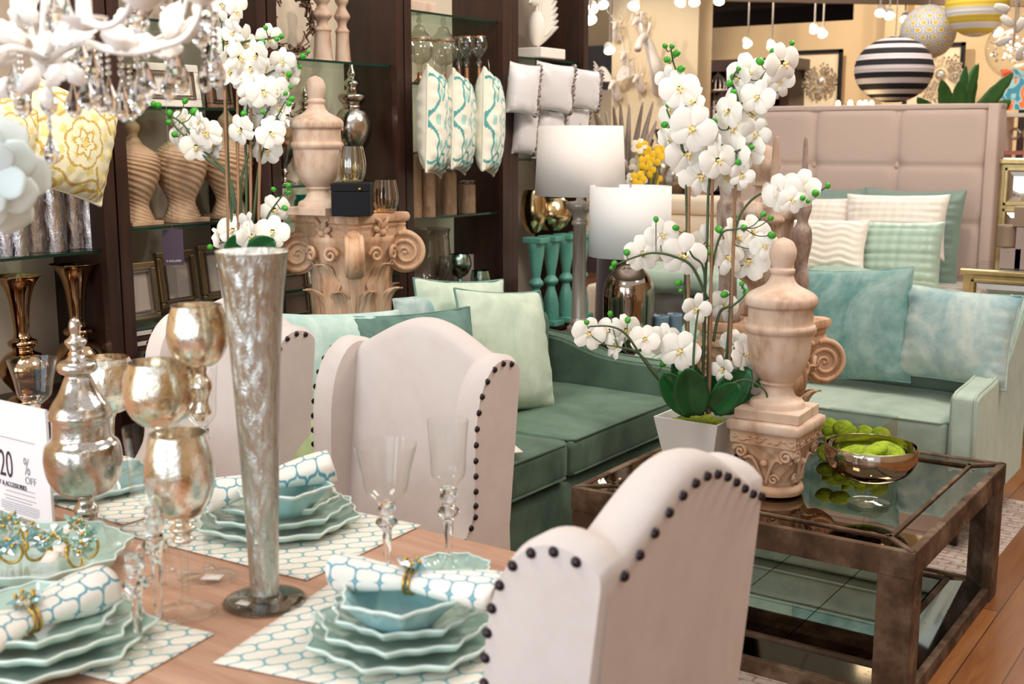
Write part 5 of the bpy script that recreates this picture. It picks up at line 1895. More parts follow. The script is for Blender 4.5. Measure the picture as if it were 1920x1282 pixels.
def wrapped(px, yb, yt, r, label, group, mat, X=-3.62, zs=None):
    q = on(px, yb, X); D = -q.x * sin(CT) + q.y * cos(CT); k = D / 2233
    h_ = (yb - yt) * k * 1.02; rr = r * k
    t = thing('wrapped_candle', label, 'candle', (q.x, q.y, zs if zs is not None else q.z), 0, group)
    m = MB()

    def fn(u, v):
        a = u * 2 * pi
        w = 1 + .04 * noise.noise(Vector((cos(a) * 3, sin(a) * 3, v * 6 + px)))
        return Vector((rr * w * cos(a), rr * w * sin(a), h_ * v))
    m.grid(fn, 28, 14, closeu=True)
    m.lathe([(rr * .98, h_), (rr * .5, h_ + .004), (.0005, h_ + .004)], 20)
    m.build('candle_body', mat, t)
    b = MB()
    for i in range(7):
        a = i * .9
        b.tube(spline([(0, 0, h_), (rr * .5 * cos(a), rr * .5 * sin(a), h_ + .018), (rr * .9 * cos(a), rr * .9 * sin(a), h_ + .006 + .008 * (i % 2))], 4), .005, 5)
    b.build('bow', plain('organza', '8A7A74', .5, sheen=.6), t)
    return t


GS = 'silver cellophane candles on the left shelf'
for i, (px, yt, r, yb, X) in enumerate(((12, 340, 22, 479, -3.6), (38, 380, 18, 478, -3.56), (66, 325, 27, 476, -3.66), (104, 335, 22, 474, -3.6), (140, 320, 22, 472, -3.66), (172, 318, 20, 469, -3.62))):
    wrapped(px, yb, yt, r, ['silver wrapped pillar candle at the left frame edge, above a copper vase', 'shortest silver wrapped pillar candle, second from the left frame edge', 'widest silver wrapped pillar candle, under the tip of the yellow pillow', 'silver wrapped pillar candle just right of the yellow pillow tip', 'silver wrapped pillar candle, second from the shelf post', 'silver wrapped pillar candle next to the dark shelf post'][i], GS, M_wrap, X, GZ[0][0] + .001)

for i, (px, yb) in enumerate(((50, 752), (152, 700))):
    q, k = lathe_item('trumpet_vase', ['copper mirrored trumpet vase, left of the two under the glass shelf', 'copper mirrored trumpet vase, right of the two, beside the shelf post'][i], 'vase', px, yb,
               [(.5, yb), (34, yb), (30, yb - 8), (20, yb - 14), (28, yb - 28), (44, yb - 50), (46, yb - 72), (34, yb - 92), (20, yb - 100), (20, yb - 106), (27, yb - 112), (26, yb - 120), (15, yb - 128), (15, yb - 150), (18, yb - 185), (26, yb - 220), (38, yb - 240), (46, yb - 246), (44, yb - 246), (35, yb - 238)],
               M_copper, -3.62, 'copper trumpet vases', z=None)
    q.location.z = max(q.location.z, .002)
# low plinth shelf they stand on
zv = min(on(50, 752, -3.62).z, on(152, 700, -3.62).z)
for o in bpy.data.objects:
    if o.name.startswith('trumpet_vase'): o.location.z = zv
b0 = [o for o in bpy.data.objects if o.name == 'shelving_unit'][0]
MB().box(SB - SX + .02, -.03, -.35, .35, zv - .03, zv - .001).build('lower_shelf', M_dark, b0, False)


def swirl(a, i): return 1 + .022 * sin(a * 9 + i * .72)


for i, px in enumerate((256, 343, 432)):
    yb = 424 if i < 2 else 414
    q = on(px, yb, -3.64); D = -q.x * sin(CT) + q.y * cos(CT); k = D / 2233
    t = thing('swirled_urn', ['sand coloured swirled urn next to the left shelf post', 'sand coloured swirled urn, middle of the three', 'sand coloured swirled urn behind the orchid stems'][i], 'urn', (q.x, q.y, GZ[1][1] + .001), 0, 'swirled urns on the shelf')
    MB().box(-36 * k, 36 * k, -36 * k, 36 * k, 0, 8 * k).build('base', M_swirl, t, False, bevel=.002)
    pr = sprof([(35 * k, 8 * k), (30 * k, 20 * k), (25 * k, 36 * k), (30 * k, 52 * k), (42 * k, 76 * k), (49 * k, 100 * k), (50 * k, 118 * k), (44 * k, 132 * k), (32 * k, 142 * k), (20 * k, 150 * k)], 18)
    MB().lathe(pr, 132, rf=swirl).build('body', M_swirl, t)
    MB().lathe(sprof([(20 * k, 150 * k), (14 * k, 160 * k), (10 * k, 168 * k), (15 * k, 178 * k), (15 * k, 186 * k), (8 * k, 194 * k), (5 * k, 200 * k), (6 * k, 206 * k), (.0005, 212 * k)], 4), 24).build('finial', M_swirl, t)


def picture_frame(label, px0, px1, pt, pb, X, outer, border, group, z=None, lean=.12, inner=None, rz=pi / 2):
    a = at(px0, pb, X=X); b = at(px1, pb, X=X); zt_ = at((px0 + px1) / 2, pt, X=X).z; zb_ = at((px0 + px1) / 2, pb, X=X).z if z is None else z
    w = b.y - a.y; h_ = zt_ - at((px0 + px1) / 2, pb, X=X).z
    t = thing('photo_frame', label, 'photo frame', (X, (a.y + b.y) / 2, zb_), rz, group)
    R = RX(-lean)
    m = MB()
    for (x0, x1, z0, z1) in ((-w / 2, w / 2, 0, border), (-w / 2, w / 2, h_ - border, h_), (-w / 2, -w / 2 + border, border, h_ - border), (w / 2 - border, w / 2, border, h_ - border)):
        m.box(x0, x1, -.012, .012, z0, z1, R)
    m.build('moulding', outer, t, False, bevel=.004)
    m = MB(); b2 = border + .006
    for k in range(2):
        o_ = border - .002 + k * .012
        for (x0, x1, z0, z1) in ((-w / 2 + o_, w / 2 - o_, o_, o_ + .004), (-w / 2 + o_, w / 2 - o_, h_ - o_ - .004, h_ - o_), (-w / 2 + o_, -w / 2 + o_ + .004, o_, h_ - o_), (w / 2 - o_ - .004, w / 2 - o_, o_, h_ - o_)):
            m.box(x0, x1, -.015, .0, z0, z1, R)
    m.build('beading', M_nickel, t, False)
    MB().box(-w / 2 + border - .002, w / 2 - border + .002, -.002, .004, border - .002, h_ - border + .002, R).build('insert', inner or plain('taupe_insert', 'A3968C', .6), t, False)
    return t


M_champ2 = plain('champagne_frame', 'A38E6C', .28, .9, var=.1)
PF = 'champagne photo frames on the lower shelf'
picture_frame('champagne photo frame nearest the shelf post on the low easel', 236, 300, 492, 600, -3.56, M_champ2, .022, PF)
picture_frame('champagne photo frame with the purple tag hanging before it', 302, 372, 470, 575, -3.60, M_champ2, .022, PF)
picture_frame('champagne photo frame just left of the silver crackle vase', 380, 440, 458, 560, -3.62, M_champ2, .020, PF)
picture_frame('wide gilt frame with a lattice border behind the vase and the large capital', 500, 585, 505, 600, -3.55, M_gold, .012, None, inner=plain('brown_insert', '5B4A3E', .3))
st_z = GZ[1][0]
for k in range(4):
    o = MB().box(-.012, .012, -.10, .10, 0, .018).build('boxed_frame', plain('pale_box', 'C8BCB4', .6) if k % 2 else M_dark, smooth=False, bevel=.002)
    q = on(268, 640, -3.6); o.location = (-3.62, q.y, q.z - .02 + .019 * k); o.scale = (8, 1, 1)
    tag(o, ['lowest flat frame box of the stack under the photo frames', 'second flat frame box from the bottom of the stack', 'third flat frame box from the bottom of the stack', 'topmost flat frame box of the stack under the photo frames'][k], 'box', 'stack of frame boxes')
for i, (px0, px1, pt, pb, mt_, lab) in enumerate(((205, 266, 112, 192, M_champ, 'beaded photo frame on the upper shelf behind the chandelier drops'), (272, 376, 108, 190, M_white, 'white boxed frame on a wooden easel on the upper shelf'), (392, 436, 128, 195, plain('woven_brown', '8A6A50', .7, var=.4, vscale=150), 'brown woven photo frame on the upper shelf beside the orchid'))):
    picture_frame(lab, px0, px1, pt, pb, -3.64, mt_, .018 if i != 1 else .03, 'frames on the upper shelf', z=GZ[1][2] + .002, inner=M_white if i == 1 else None)
for i, (px, r, yt, mt_) in enumerate(((268, 26, 18, M_stone2), (322, 16, 22, M_nickel))):
    lathe_item('tall_jar', ['greyish urn on the top shelf behind the chandelier', 'slender pewter vase on the top shelf behind the chandelier'][i], 'vase', px, 92,
               [(.5, 92), (r * .7, 92), (r * .5, 86), (r, 66), (r * .95, 48), (r * .6, 30), (r * .5, 22), (r * .8, yt - 10), (r * .5, yt - 30)], mt_, -3.62, z=GZ[1][3] + .001)
# white wedge of a mirror frame edge at the top left, gold votive on the top shelf
# ---- bay 2: behind the capital
m = MB(); rg = random.Random(5)
q = on(545, 40, -3.62)
t = thing('twig_wreath', 'bronze twig wreath on the top shelf above the lidded urn', 'wreath', (q.x, q.y, q.z))
for i in range(110):
    a = rg.uniform(0, 2 * pi); b = a + rg.uniform(.3, .8); r0 = rg.uniform(.09, .15); r1 = rg.uniform(.09, .15)
    m.tube([(rg.uniform(-.02, .02), r0 * cos(a), r0 * sin(a)), (rg.uniform(-.035, .035), .13 * cos((a + b) / 2), .13 * sin((a + b) / 2)), (rg.uniform(-.02, .02), r1 * cos(b), r1 * sin(b))], .0035, 5)
m.build('twigs', plain('bronze_twig', '6F5647', .35, .6), t)
for i, (px, r, X) in enumerate(((606, 19, -3.60), (643, 15, -3.60))):
    y0 = 108
    lathe_item('wood_baluster', ['thick whitewashed wooden baluster on the top shelf', 'thin whitewashed wooden baluster on the top shelf'][i], 'baluster', px, y0,
               [(.5, y0), (r, y0), (r * .95, y0 - 6), (r * .8, y0 - 48), (r * .9, y0 - 56), (r * .55, y0 - 64), (r * .6, y0 - 72), (r, y0 - 82), (r * .7, y0 - 92), (r * .5, y0 - 100), (r * .85, y0 - 112), (r * .5, y0 - 130), (r * .7, y0 - 160)], M_stone2, X, 'whitewashed balusters', z=GZ[2][2] + .001)
M_mu = mercury('mercury_urn', 'CFC6BC', '9C8468', .95, 8, .1, crackle=.25)
for i, (px, s, X) in enumerate(((533, 1.0, -3.6), (576, .85, -3.72), (664, 1.05, -3.64))):
    y0 = 338
    P_ = [(.5, 0), (20, 1), (18, 5), (6, 10), (5, 18), (10, 24), (5, 30), (14, 45), (30, 75), (33, 100), (26, 122), (16, 132), (22, 140), (25, 146), (24, 152), (14, 158), (9, 164), (14, 170), (12, 176), (6, 182), (8, 188), (4, 198), (.5, 208)]
    lathe_item('mercury_urn', ['lidded mercury glass urn behind the orchid, left of the stone urn', 'lidded mercury glass urn just behind the stone urn', 'lidded mercury glass urn right of the stone urn'][i], 'urn', px, y0,
               [(r * s, y0 - z * s) for r, z in P_], M_mu, X, 'lidded mercury urns', z=GZ[2][1] + .001)
M_teal = thinglass('teal_glass', '4FB0AE', 1.2)
lathe_item('teal_jar', 'teal glass jar on the shelf behind the base of the stone urn', 'jar', 568, 388, [(.5, 388), (16, 388), (17, 380), (17, 360), (13, 352), (14, 346)], M_teal, -3.6, z=GZ[2][1] - .14)
MB().box(-.2, .2, -.3, .3, -.012, 0).build('glass_shelf', M_shelf, [o for o in bpy.data.objects if o.name == 'shelving_unit.002'][0], False, loc=(-.15, 0, GZ[2][1] - .141)).scale = (.7, 1.15, 1)

# black box and tumblers on the capital
tt = at(657, 398, D=4.50)
q = at(662, 400, D=4.32)
bx = thing('black_box', 'black lacquered box with a small brass stud on the large capital', 'box', (q.x, q.y, tt.z + .001), .62)
MB().box(-.062, .062, -.062, .062, 0, .088).build('body', M_black, bx, False, bevel=.002)
MB().box(-.063, .063, -.063, .063, .089, .118).build('lid', M_black, bx, False, bevel=.002)
MB().ball((0, 0, 0), .006, 10, 8).build('stud', M_gold, bx, loc=(.03, -.064, .098))
bx.scale = (1.12, 1.12, 1)
M_amb = thinglass('smoky_gold_glass', 'D9CBA6', 2.0, density=.25)
M_amb2 = thinglass('amber_ribbed_glass', 'E0B878', 1.8, density=.2)


def ribs(a, i): return 1 + .03 * cos(a * 14)


def tumbler(label, x, y, z, k, mt_):
    t = thing('ribbed_tumbler', label, 'glass', (x, y, z), 0, 'ribbed glass tumblers')
    MB().lathe(sprof([(.0005, .002), (.026 * k, 0), (.037 * k, .02 * k), (.041 * k, .05 * k), (.036 * k, .085 * k), (.032 * k, .104 * k)], 4), 84, rf=ribs).build('body', mt_, t)
    return t


tumbler('smoky gold ribbed tumbler standing on the black box', q.x + .0, q.y, tt.z + .120, 1.25, M_amb)
q2 = at(724, 398, D=4.48)
tumbler('amber ribbed tumbler beside the black box on the large capital', q2.x, q2.y, tt.z + .001, 1.18, M_amb2)

# ---- bay 3: jars, goblets, hanging medallion pillows, wrapped candles
M_clearw = thinglass('clear_ribbed_glass', 'F2F0EA', 1.6, density=.06)
M_cop = plain('copper_base', 'C98F68', .25, .9)
for i, px in enumerate((752, 787, 832)):
    y0 = 154
    t, k = lathe_item('lidded_jar', ['clear glass lidded jar at the left of the shelf, half behind the post', 'clear glass lidded jar, middle of the three', 'clear glass lidded jar with a tall finial, right of the three'][i], 'jar', px, y0,
               [(.5, y0), (14, y0), (13, y0 - 4), (5, y0 - 12), (4, y0 - 24), (6, y0 - 36), (16, y0 - 42), (25, y0 - 54), (26, y0 - 66), (22, y0 - 76), (22, y0 - 80)], M_clearw, -3.66, 'clear footed jars', z=GZ[3][2] + .001, rf=ribs, n=84)
    MB().lathe(sprof([(23 * k, 80 * k), (22 * k, 86 * k), (12 * k, 96 * k), (9 * k, 104 * k), (3 * k, 108 * k), (5 * k, 114 * k), (4 * k, 118 * k), (.0005, 124 * k)], 4), 30).build('lid', M_clearw, t)
    MB().lathe(sprof([(.0005, 0), (14.5 * k, 0), (13 * k, 4 * k), (5.5 * k, 12 * k), (4.5 * k, 22 * k)], 3), 24).build('copper_foot', M_cop, t)
    MB().tube([(23 * k * cos(a * pi / 20), 23 * k * sin(a * pi / 20), 81 * k) for a in range(40)], .003, 6, closed=True).build('copper_band', M_cop, t)
for i, (px, X) in enumerate(((862, -3.70), (876, -3.62), (899, -3.56))):
    y0 = 158
    t, k = lathe_item('copper_goblet', ['clear copper-rimmed goblet farthest back on the shelf', 'clear copper-rimmed goblet in the middle of the trio', 'clear copper-rimmed goblet nearest the right-hand post'][i], 'goblet', px, y0,
               [(.5, y0), (11, y0), (8, y0 - 4), (4, y0 - 14), (3.5, y0 - 34), (6, y0 - 44), (3, y0 - 50), (8, y0 - 56), (15, y0 - 68), (16, y0 - 78), (13, y0 - 90)], M_clearw, X, 'clear goblets with copper stems', z=GZ[3][2] + .001)
    MB().tube([(13 * k * cos(a * pi / 16), 13 * k * sin(a * pi / 16), 90 * k) for a in range(32)], .003, 6, closed=True).build('copper_rim', M_cop, t)
    MB().lathe(sprof([(.0005, 0), (11.5 * k, 0), (8 * k, 4 * k), (4.4 * k, 14 * k), (4 * k, 34 * k)], 3), 20).build('copper_stem', M_cop, t)
GT = 'tan cellophane candles on the shelf'
for i, (px, yt, r, yb, X) in enumerate(((772, 300, 20, 412, -3.6), (803, 322, 14, 410, -3.56), (818, 310, 12, 409, -3.7), (842, 330, 15, 407, -3.58), (876, 352, 16, 404, -3.58))):
    wrapped(px, yb, yt, r, ['tallest tan wrapped candle under the left medallion pillow', 'slim tan wrapped candle, second from the left', 'tan wrapped candle set back behind its neighbours', 'tan wrapped candle right of the middle', 'shortest tan wrapped candle at the right with a ribbon bow'][i], GT, M_wrapt, X, GZ[3][1] + .001)
q = on(805, 560, -3.62); z0_ = .72
lathe_item('hurricane_glass', 'large clear hurricane vase on the lower shelf beside the capital', 'vase', 806, 566,
           [(.5, 566), (26, 566), (25, 562), (10, 556), (6, 546), (14, 540), (30, 528), (40, 505), (41, 480), (38, 440), (41, 425)], thinglass('smoke_clear', 'DAD4D0', 1.5, density=.05), -3.62)
M_aqm = mercury('aqua_mercury', 'A8C8BE', '8C9A74', .95, 9, .1, crackle=.3)
lathe_item('aqua_goblet', 'aqua mercury glass goblet on the lower shelf beside the hurricane vase', 'goblet', 862, 552, [(.5, 552), (16, 552), (8, 546), (4, 535), (7, 528), (4, 520), (16, 512), (23, 496), (21, 482), (17, 474)], M_aqm, -3.6)
lathe_item('aqua_votive', 'aqua mercury glass votive above the long sofa, right of the goblet', 'votive', 901, 545, [(.5, 545), (16, 545), (19, 538), (20, 522), (17, 506)], M_aqm, -3.56)
q = on(870, 546, -3.7)
tag(MB().box(-.05, .05, -.10, .10, 0, .19).build('gift_box', plain('lilac_grey', 'B5AAA8', .7), smooth=False, loc=(-3.74, q.y, q.z)), 'plain lilac grey box behind the aqua goblet', 'box')
MB().box(SB - SX + .02, -.03, -.38, .38, q.z - .03, q.z - .001).build('lower_shelf', M_dark, [o for o in bpy.data.objects if o.name == 'shelving_unit.003'][0], False)
q = on(785, 12, -3.6)
tag(MB().box(-.09, .09, -.10, .10, 0, .05).build('stone_base', M_wash, smooth=False, bevel=.006, loc=(-3.66, q.y, GZ[3][3] + .002)), 'whitewashed stone base on the top shelf above the clear jars', 'ornament')


def medallion(u, v, ph=0):
    """printed damask: 1 = line, 2 = wash"""
    r = sqrt(u * u * 1.3 + v * v); a = math.atan2(v, u)
    lines = [abs(r - .24 - .05 * cos(6 * a)) < .028, abs(r - .44 - .06 * abs(cos(3 * a))) < .026, abs(r - .10 - .03 * sin(5 * a + 1)) < .022,
             abs(abs(u) - .55 - .14 * sin(v * 6 + .5)) < .03 and abs(v) > .35, abs(abs(v) - .72 - .1 * cos(u * 7)) < .03, abs(r - 1.02 - .08 * cos(8 * a)) < .035]
    if any(lines): return 1
    w = [r < .09, .30 < r < .36 and cos(6 * a) > .2, .52 < r < .66 and cos(8 * a + ph) > .35, .8 < r < .95 and cos(10 * a) > .3]
    return 2 if any(w) else 0


def printed(name, w, h_, t_, mats, label, group, seed, wr=.012):
    o = cushion(name, w, h_, t_, mats[0], label, 'pillow', mats[0], seed, wr, N=96, group=group)
    me = o.data
    for k in (1, 2): me.materials.append(mats[k])
    n2 = len(me.polygons) // 2
    for i, p in enumerate(me.polygons):
        if i < n2:
            c = p.center
            p.material_index = medallion(c.x / (w / 2), (c.z - h_ / 2) / (h_ / 2), seed)
    return o


M_pc = plain('ivory_cotton', 'E6E2D2', .8, sheen=.2)
M_pt1 = plain('teal_print', '4E9C9C', .8); M_pt2 = plain('aqua_print', 'A9CFC6', .8)
M_py1 = plain('ochre_print', 'C7A957', .8); M_py2 = plain('yellow_print', 'E6D58A', .8)
for i, (px, ytop, ybot) in enumerate(((781, 130, 328), (828, 137, 322), (884, 134, 325))):
    X = -3.47
    tp = at(px, ytop, X=X); bt_ = at(px, ybot, X=X)
    L_ = (tp.z - bt_.z)
    o = printed('hanging_pillow', .29, L_ / 1.0, .15, (M_pc, M_pt1, M_pt2), ['teal medallion pillow hanging nearest the left post of its bay', 'teal medallion pillow hanging in the middle of the three', 'teal medallion pillow hanging nearest the right post'][i], 'teal medallion pillows hanging from the shelves', 30 + i)
    o.matrix_world = T(X + .10, bt_.y, bt_.z) @ RZ(2.0) @ RY(.12)
    hk = MB().tube([(0, 0, L_ - .01), (.0, .01, L_ + .06)], .002, 5).build('hanging_loop', M_nickel, o)
for i, (px, ytop, ybot, lab) in enumerate(((112, 128, 368, 'yellow medallion pillow hanging under the chandelier, its whole corner in view'), (-18, 140, 330, 'yellow medallion pillow cut off by the left frame edge'))):
    X = -3.36
    tp = at(px, ytop, X=X); bt_ = at(px, ybot, X=X)
    L_ = tp.z - bt_.z
    s = L_ / 1.22
    o = printed('hanging_pillow', s, s, .16, (plain('cream_yellow', 'EDE7C6', .8), M_py1, M_py2), lab, 'yellow medallion pillows hanging from the shelves', 40 + i)
    o.matrix_world = T(X, bt_.y, bt_.z + .01) @ RZ(1.62) @ RY(.30)
# ---- bay 4: eagle, ruffled pillows, golden bowls, turquoise balusters
q = at(1012, 112, X=-3.58)
t = thing('eagle_sculpture', 'white plaster eagle wing sculpture on the top right shelf', 'sculpture', (q.x, q.y, GZ[4][2] + .001))
MB().box(-.09, .09, -.12, .12, 0, .055).build('plinth', M_white, t, False, bevel=.006)
w = MB()
for row, (nF, L0, z0_, y0_) in enumerate(((13, .30, .07, -.03), (11, .23, .09, -.02), (9, .15, .12, -.01))):
    for i in range(nF):
        a = .55 + i * (1.0 / nF)
        Lf = L0 * (.78 + .035 * i)
        M = T(.012 * row, y0_ + .012 * i * 0, z0_ + .012 * i) @ RX(a - pi / 2 - .05)

        def fn(u, v, Lf=Lf):
            x = u * 2 - 1
            return Vector((.01 * (1 - x * x) - .004, x * .017 * sin(pi * min(1, v * .80 + .15)) ** .5, Lf * v))
        w.grid(fn, 5, 8, M=M)
w.build('wing', M_white, t, solid=.005)
MB().ball((0, -.03, .16), .055, 16, 12, (.8, .9, 1.7)).ball((.0, -.06, .30), .03, 12, 10, (.9, 1.2, 1)).tube([(0, -.085, .30), (0, -.11, .285)], [.012, .002], 8).build('body', M_white, t)
M_sat = plain('silver_satin', 'DDD8DA', .35, var=.04, sheen=.5, bump=.4, bscale=14)
M_ruf = plain('silver_ruffle', '8F847E', .4, .4, var=.5, vscale=60)
for i, (pl, pt, pr, pb_) in enumerate(((950, 118, 1003, 215), (1000, 118, 1068, 210), (1052, 128, 1120, 205), (960, 195, 1000, 290), (998, 205, 1050, 300), (1045, 200, 1096, 292))):
    X = -3.40 if i < 3 else -3.46
    a = at((pl + pr) / 2, pb_, X=X); tp = at((pl + pr) / 2, pt, X=X)
    L_ = tp.z - a.z; D = -a.x * sin(CT) + a.y * cos(CT)
    o = cushion('ruffled_pillow', (pr - pl) * D / 2233 * 1.25, L_, .11, M_sat, ['silver satin ruffled pillow at the upper left, cut by the shelf post', 'silver satin ruffled pillow in the middle of the upper row', 'silver satin ruffled pillow at the upper right, past the shelf end', 'silver satin ruffled pillow at the lower left beside the lamp shade', 'silver satin ruffled pillow in the middle of the lower row', 'silver satin ruffled pillow at the lower right behind the lamp shade'][i], 'pillow', None, 50 + i, .016, N=26, group='silver ruffled pillows')
    o.matrix_world = T(*a) @ RZ(1.15) @ RY(.10)
    ww = (pr - pl) * D / 2233 * 1.25 / 2
    rf_ = MB()
    for s in (0,):
        rf_.tube([(ww * (.97 + .03 * sin(j * 1.7)), .012 * sin(j * 2.3), L_ * j / 30) for j in range(31)], [.010 + .006 * abs(sin(j * 1.3)) for j in range(31)], 6)
        rf_.tube([(ww * (.97 + .05 * sin(j * 2.1)), .02 * sin(j * 1.9 + 1), L_ * j / 30) for j in range(31)], [.007 + .005 * abs(sin(j * 2.3)) for j in range(31)], 6)
    rf_.build('ruffle', M_ruf, o)
M_gb = mercury('gold_bowl', 'D8BC90', '8E7A4C', .95, 6, .1, crackle=.2)
for i, (px, r, yt, yb) in enumerate(((1000, 26, 345, 425), (1035, 38, 366, 428))):
    lathe_item('golden_bowl', ['round golden mirrored vase beside the post behind the tall lamp', 'wide golden mirrored bowl just below the tall lamp shade'][i], 'bowl', px, yb,
               [(.5, yb), (r * .4, yb), (r * .8, yb - (yb - yt) * .2), (r, yb - (yb - yt) * .5), (r * .85, yb - (yb - yt) * .85), (r * .7, yt)], M_gb, -3.58, 'golden mirrored vases', z=GZ[4][0] + .001)
M_turq = plain('turquoise_glaze', '5C9E8E', .3, var=.25, vscale=10, coat=.3)
for i, px in enumerate((1002, 1030, 1058, 1086)):
    yb = 606 - (px - 1003) * .30
    X = -3.50
    q = at(px, yb, X=X); D = -q.x * sin(CT) + q.y * cos(CT); k = D / 2233
    z0_ = .502; z1_ = 1.0
    t = thing('turquoise_baluster', ['turquoise glazed baluster next to the wide dark post', 'turquoise glazed baluster, second from the wide dark post', 'turquoise glazed baluster left of the lamp column', 'turquoise glazed baluster right of the lamp column'][i], 'baluster', (X + .01, q.y, z0_), 0, 'turquoise balusters')
    H_ = z1_ - z0_
    MB().box(-.06, .06, -.047, .047, 0, .03).build('foot', M_turq, t, False, bevel=.004)
    MB().lathe(sprof([(.042, .03), (.045, .06), (.040, .14), (.022, H_ * .42), (.024, H_ * .45), (.038, H_ * .48), (.040, H_ * .51), (.026, H_ * .55), (.024, H_ * .58), (.038, H_ * .75), (.046, H_ * .9), (.046, H_ - .03)], 4), 32).build('turning', M_turq, t)
    MB().box(-.06, .06, -.047, .047, H_ - .03, H_).build('cap', M_turq, t, False, bevel=.004)

# purple shop tag hanging on a string
q = at(323, 430, X=-3.523)
t = thing('hanging_tag', 'purple card tag hanging on a string before the photo frames', 'tag', tuple(q))
fr = Vector((-q.x, -q.y, 0)).to_track_quat('-Y', 'Z').to_matrix().to_4x4()
w_ = 20 * 4.12 / 2233; h_ = 72 * 4.12 / 2233
MB().box(-w_, w_, -.001, .001, -h_, 0, fr).build('card', plain('plum_card', '4B3A4C', .7), t, False)
MB().tube([(0, 0, -.008), (.0, 0, GZ[1][3] - .004 - q.z)], .0008, 5).build('string', plain('string', 'B9A9A0', .8), t)
d = bpy.data.curves.new('lettering', 'FONT'); d.body = 'Z GALLERIE'; d.size = .0105; d.extrude = .0002; d.align_x = 'CENTER'
o = bpy.data.objects.new('lettering', d); COL.objects.link(o)
dg = bpy.context.evaluated_depsgraph_get()
me = bpy.data.meshes.new_from_object(o.evaluated_get(dg)); bpy.data.objects.remove(o)
n = bpy.data.objects.new('lettering', me); COL.objects.link(n); n.parent = t
me.materials.append(M_white)
n.matrix_local = fr @ T(0, -.0016, -h_ + .012) @ RX(pi / 2)

# ------------------------------------------------------------------ chandelier in the upper left
ch = at(88, 112, D=1.7)
M_chw = plain('white_enamel', 'F3F0EC', .3, coat=.6)
t = thing('chandelier', 'white leafy chandelier hung with faceted crystal drops, upper left', 'chandelier', tuple(ch))
KD = 1.7 / 2233


def cp(px, py, d=0.0):
    return at(px, py, D=1.7 + d) - t.location


MB().tube([cp(80, 118), cp(82, 60), cp(86, 0), cp(88, -200)], .007, 10).lathe(sprof([(.0005, -.03), (.012, -.02), (.022, .0), (.016, .02), (.008, .04)], 3), 20).build('rod', M_chw, t)
arms = [[(84, 118, 0), (110, 98, -.05), (150, 78, -.12), (200, 92, -.17), (250, 98, -.2), (300, 88, -.22), (345, 72, -.22), (372, 30, -.22), (385, -40, -.22)],
        [(84, 118, 0), (120, 108, .05), (170, 88, .10), (230, 92, .15), (280, 80, .18), (330, 50, .2), (350, 0, .2), (355, -60, .2)],
        [(84, 118, 0), (60, 100, -.08), (20, 90, -.15), (-30, 100, -.2), (-60, 60, -.2)],
        [(84, 118, 0), (70, 80, .1), (30, 60, .2), (-30, 50, .25)],
        [(84, 118, 0), (110, 60, -.1), (150, 40, -.25), (200, 50, -.32), (240, 20, -.33), (250, -50, -.33)],
        [(84, 118, 0), (60, 60, .1), (60, 20, .2), (90, -30, .3)]]
for a in arms:
    w = spline([cp(x, y, d) for x, y, d in a], 6)
    MB().tube(w, [.0062 - .003 * i / len(w) for i in range(len(w))], 8).build('arm', M_chw, t)
rg = random.Random(4)
leaves = [(120, 70, 60, .4), (320, 55, 55, 1.2), (240, 75, 50, 2.9), (35, 30, 60, 1.2), (100, 150, 45, .8), (30, 70, 50, 2.5), (150, 70, 42, .6), (215, 45, 34, 1.1), (255, 20, 36, 1.9), (300, 95, 48, .1), (285, 88, 40, 2.8), (340, 65, 50, .8), (375, 25, 45, 1.0), (135, 130, 40, -.9), (60, 140, 46, -2.2), (10, 110, 44, 2.9), (105, 25, 50, 1.4), (60, 30, 40, 2.0), (20, 160, 44, -2.6), (90, 175, 36, -1.5)]
for (x, y, L_, a) in leaves:
    c = cp(x, y, rg.uniform(-.22, -.02)); L2 = L_ * KD * 1.2; tilt = rg.uniform(-.8, .8)
    fr = (Vector((0, 0, CH)) - (c + t.location)).to_track_quat('-Y', 'Z').to_matrix().to_4x4()

    def fn(u, v, L2=L2):
        q = u * 2 - 1
        ww = L2 * .34 * sin(pi * min(1, v * .92 + .04)) ** .8 * (1 + .10 * cos(v * 22))
        return Vector((L2 * (v - .3), -.012 * sin(v * 3) + abs(q) * ww * .45, q * ww))
    MB().grid(fn, 8, 14, M=T(*c) @ fr @ RY(-a) @ RX(tilt)).build('leaf', M_chw, t, solid=.0015)


def drop_mesh(part, parent):
    m = MB()
    prof = [(.0006, 0), (.006, .003), (.0105, .009), (.0125, .016), (.0115, .023), (.0075, .032), (.0042, .040), (.0022, .048), (.0008, .052)]
    m.lathe(prof, 10)
    return m.build(part, M_cry, parent, False)


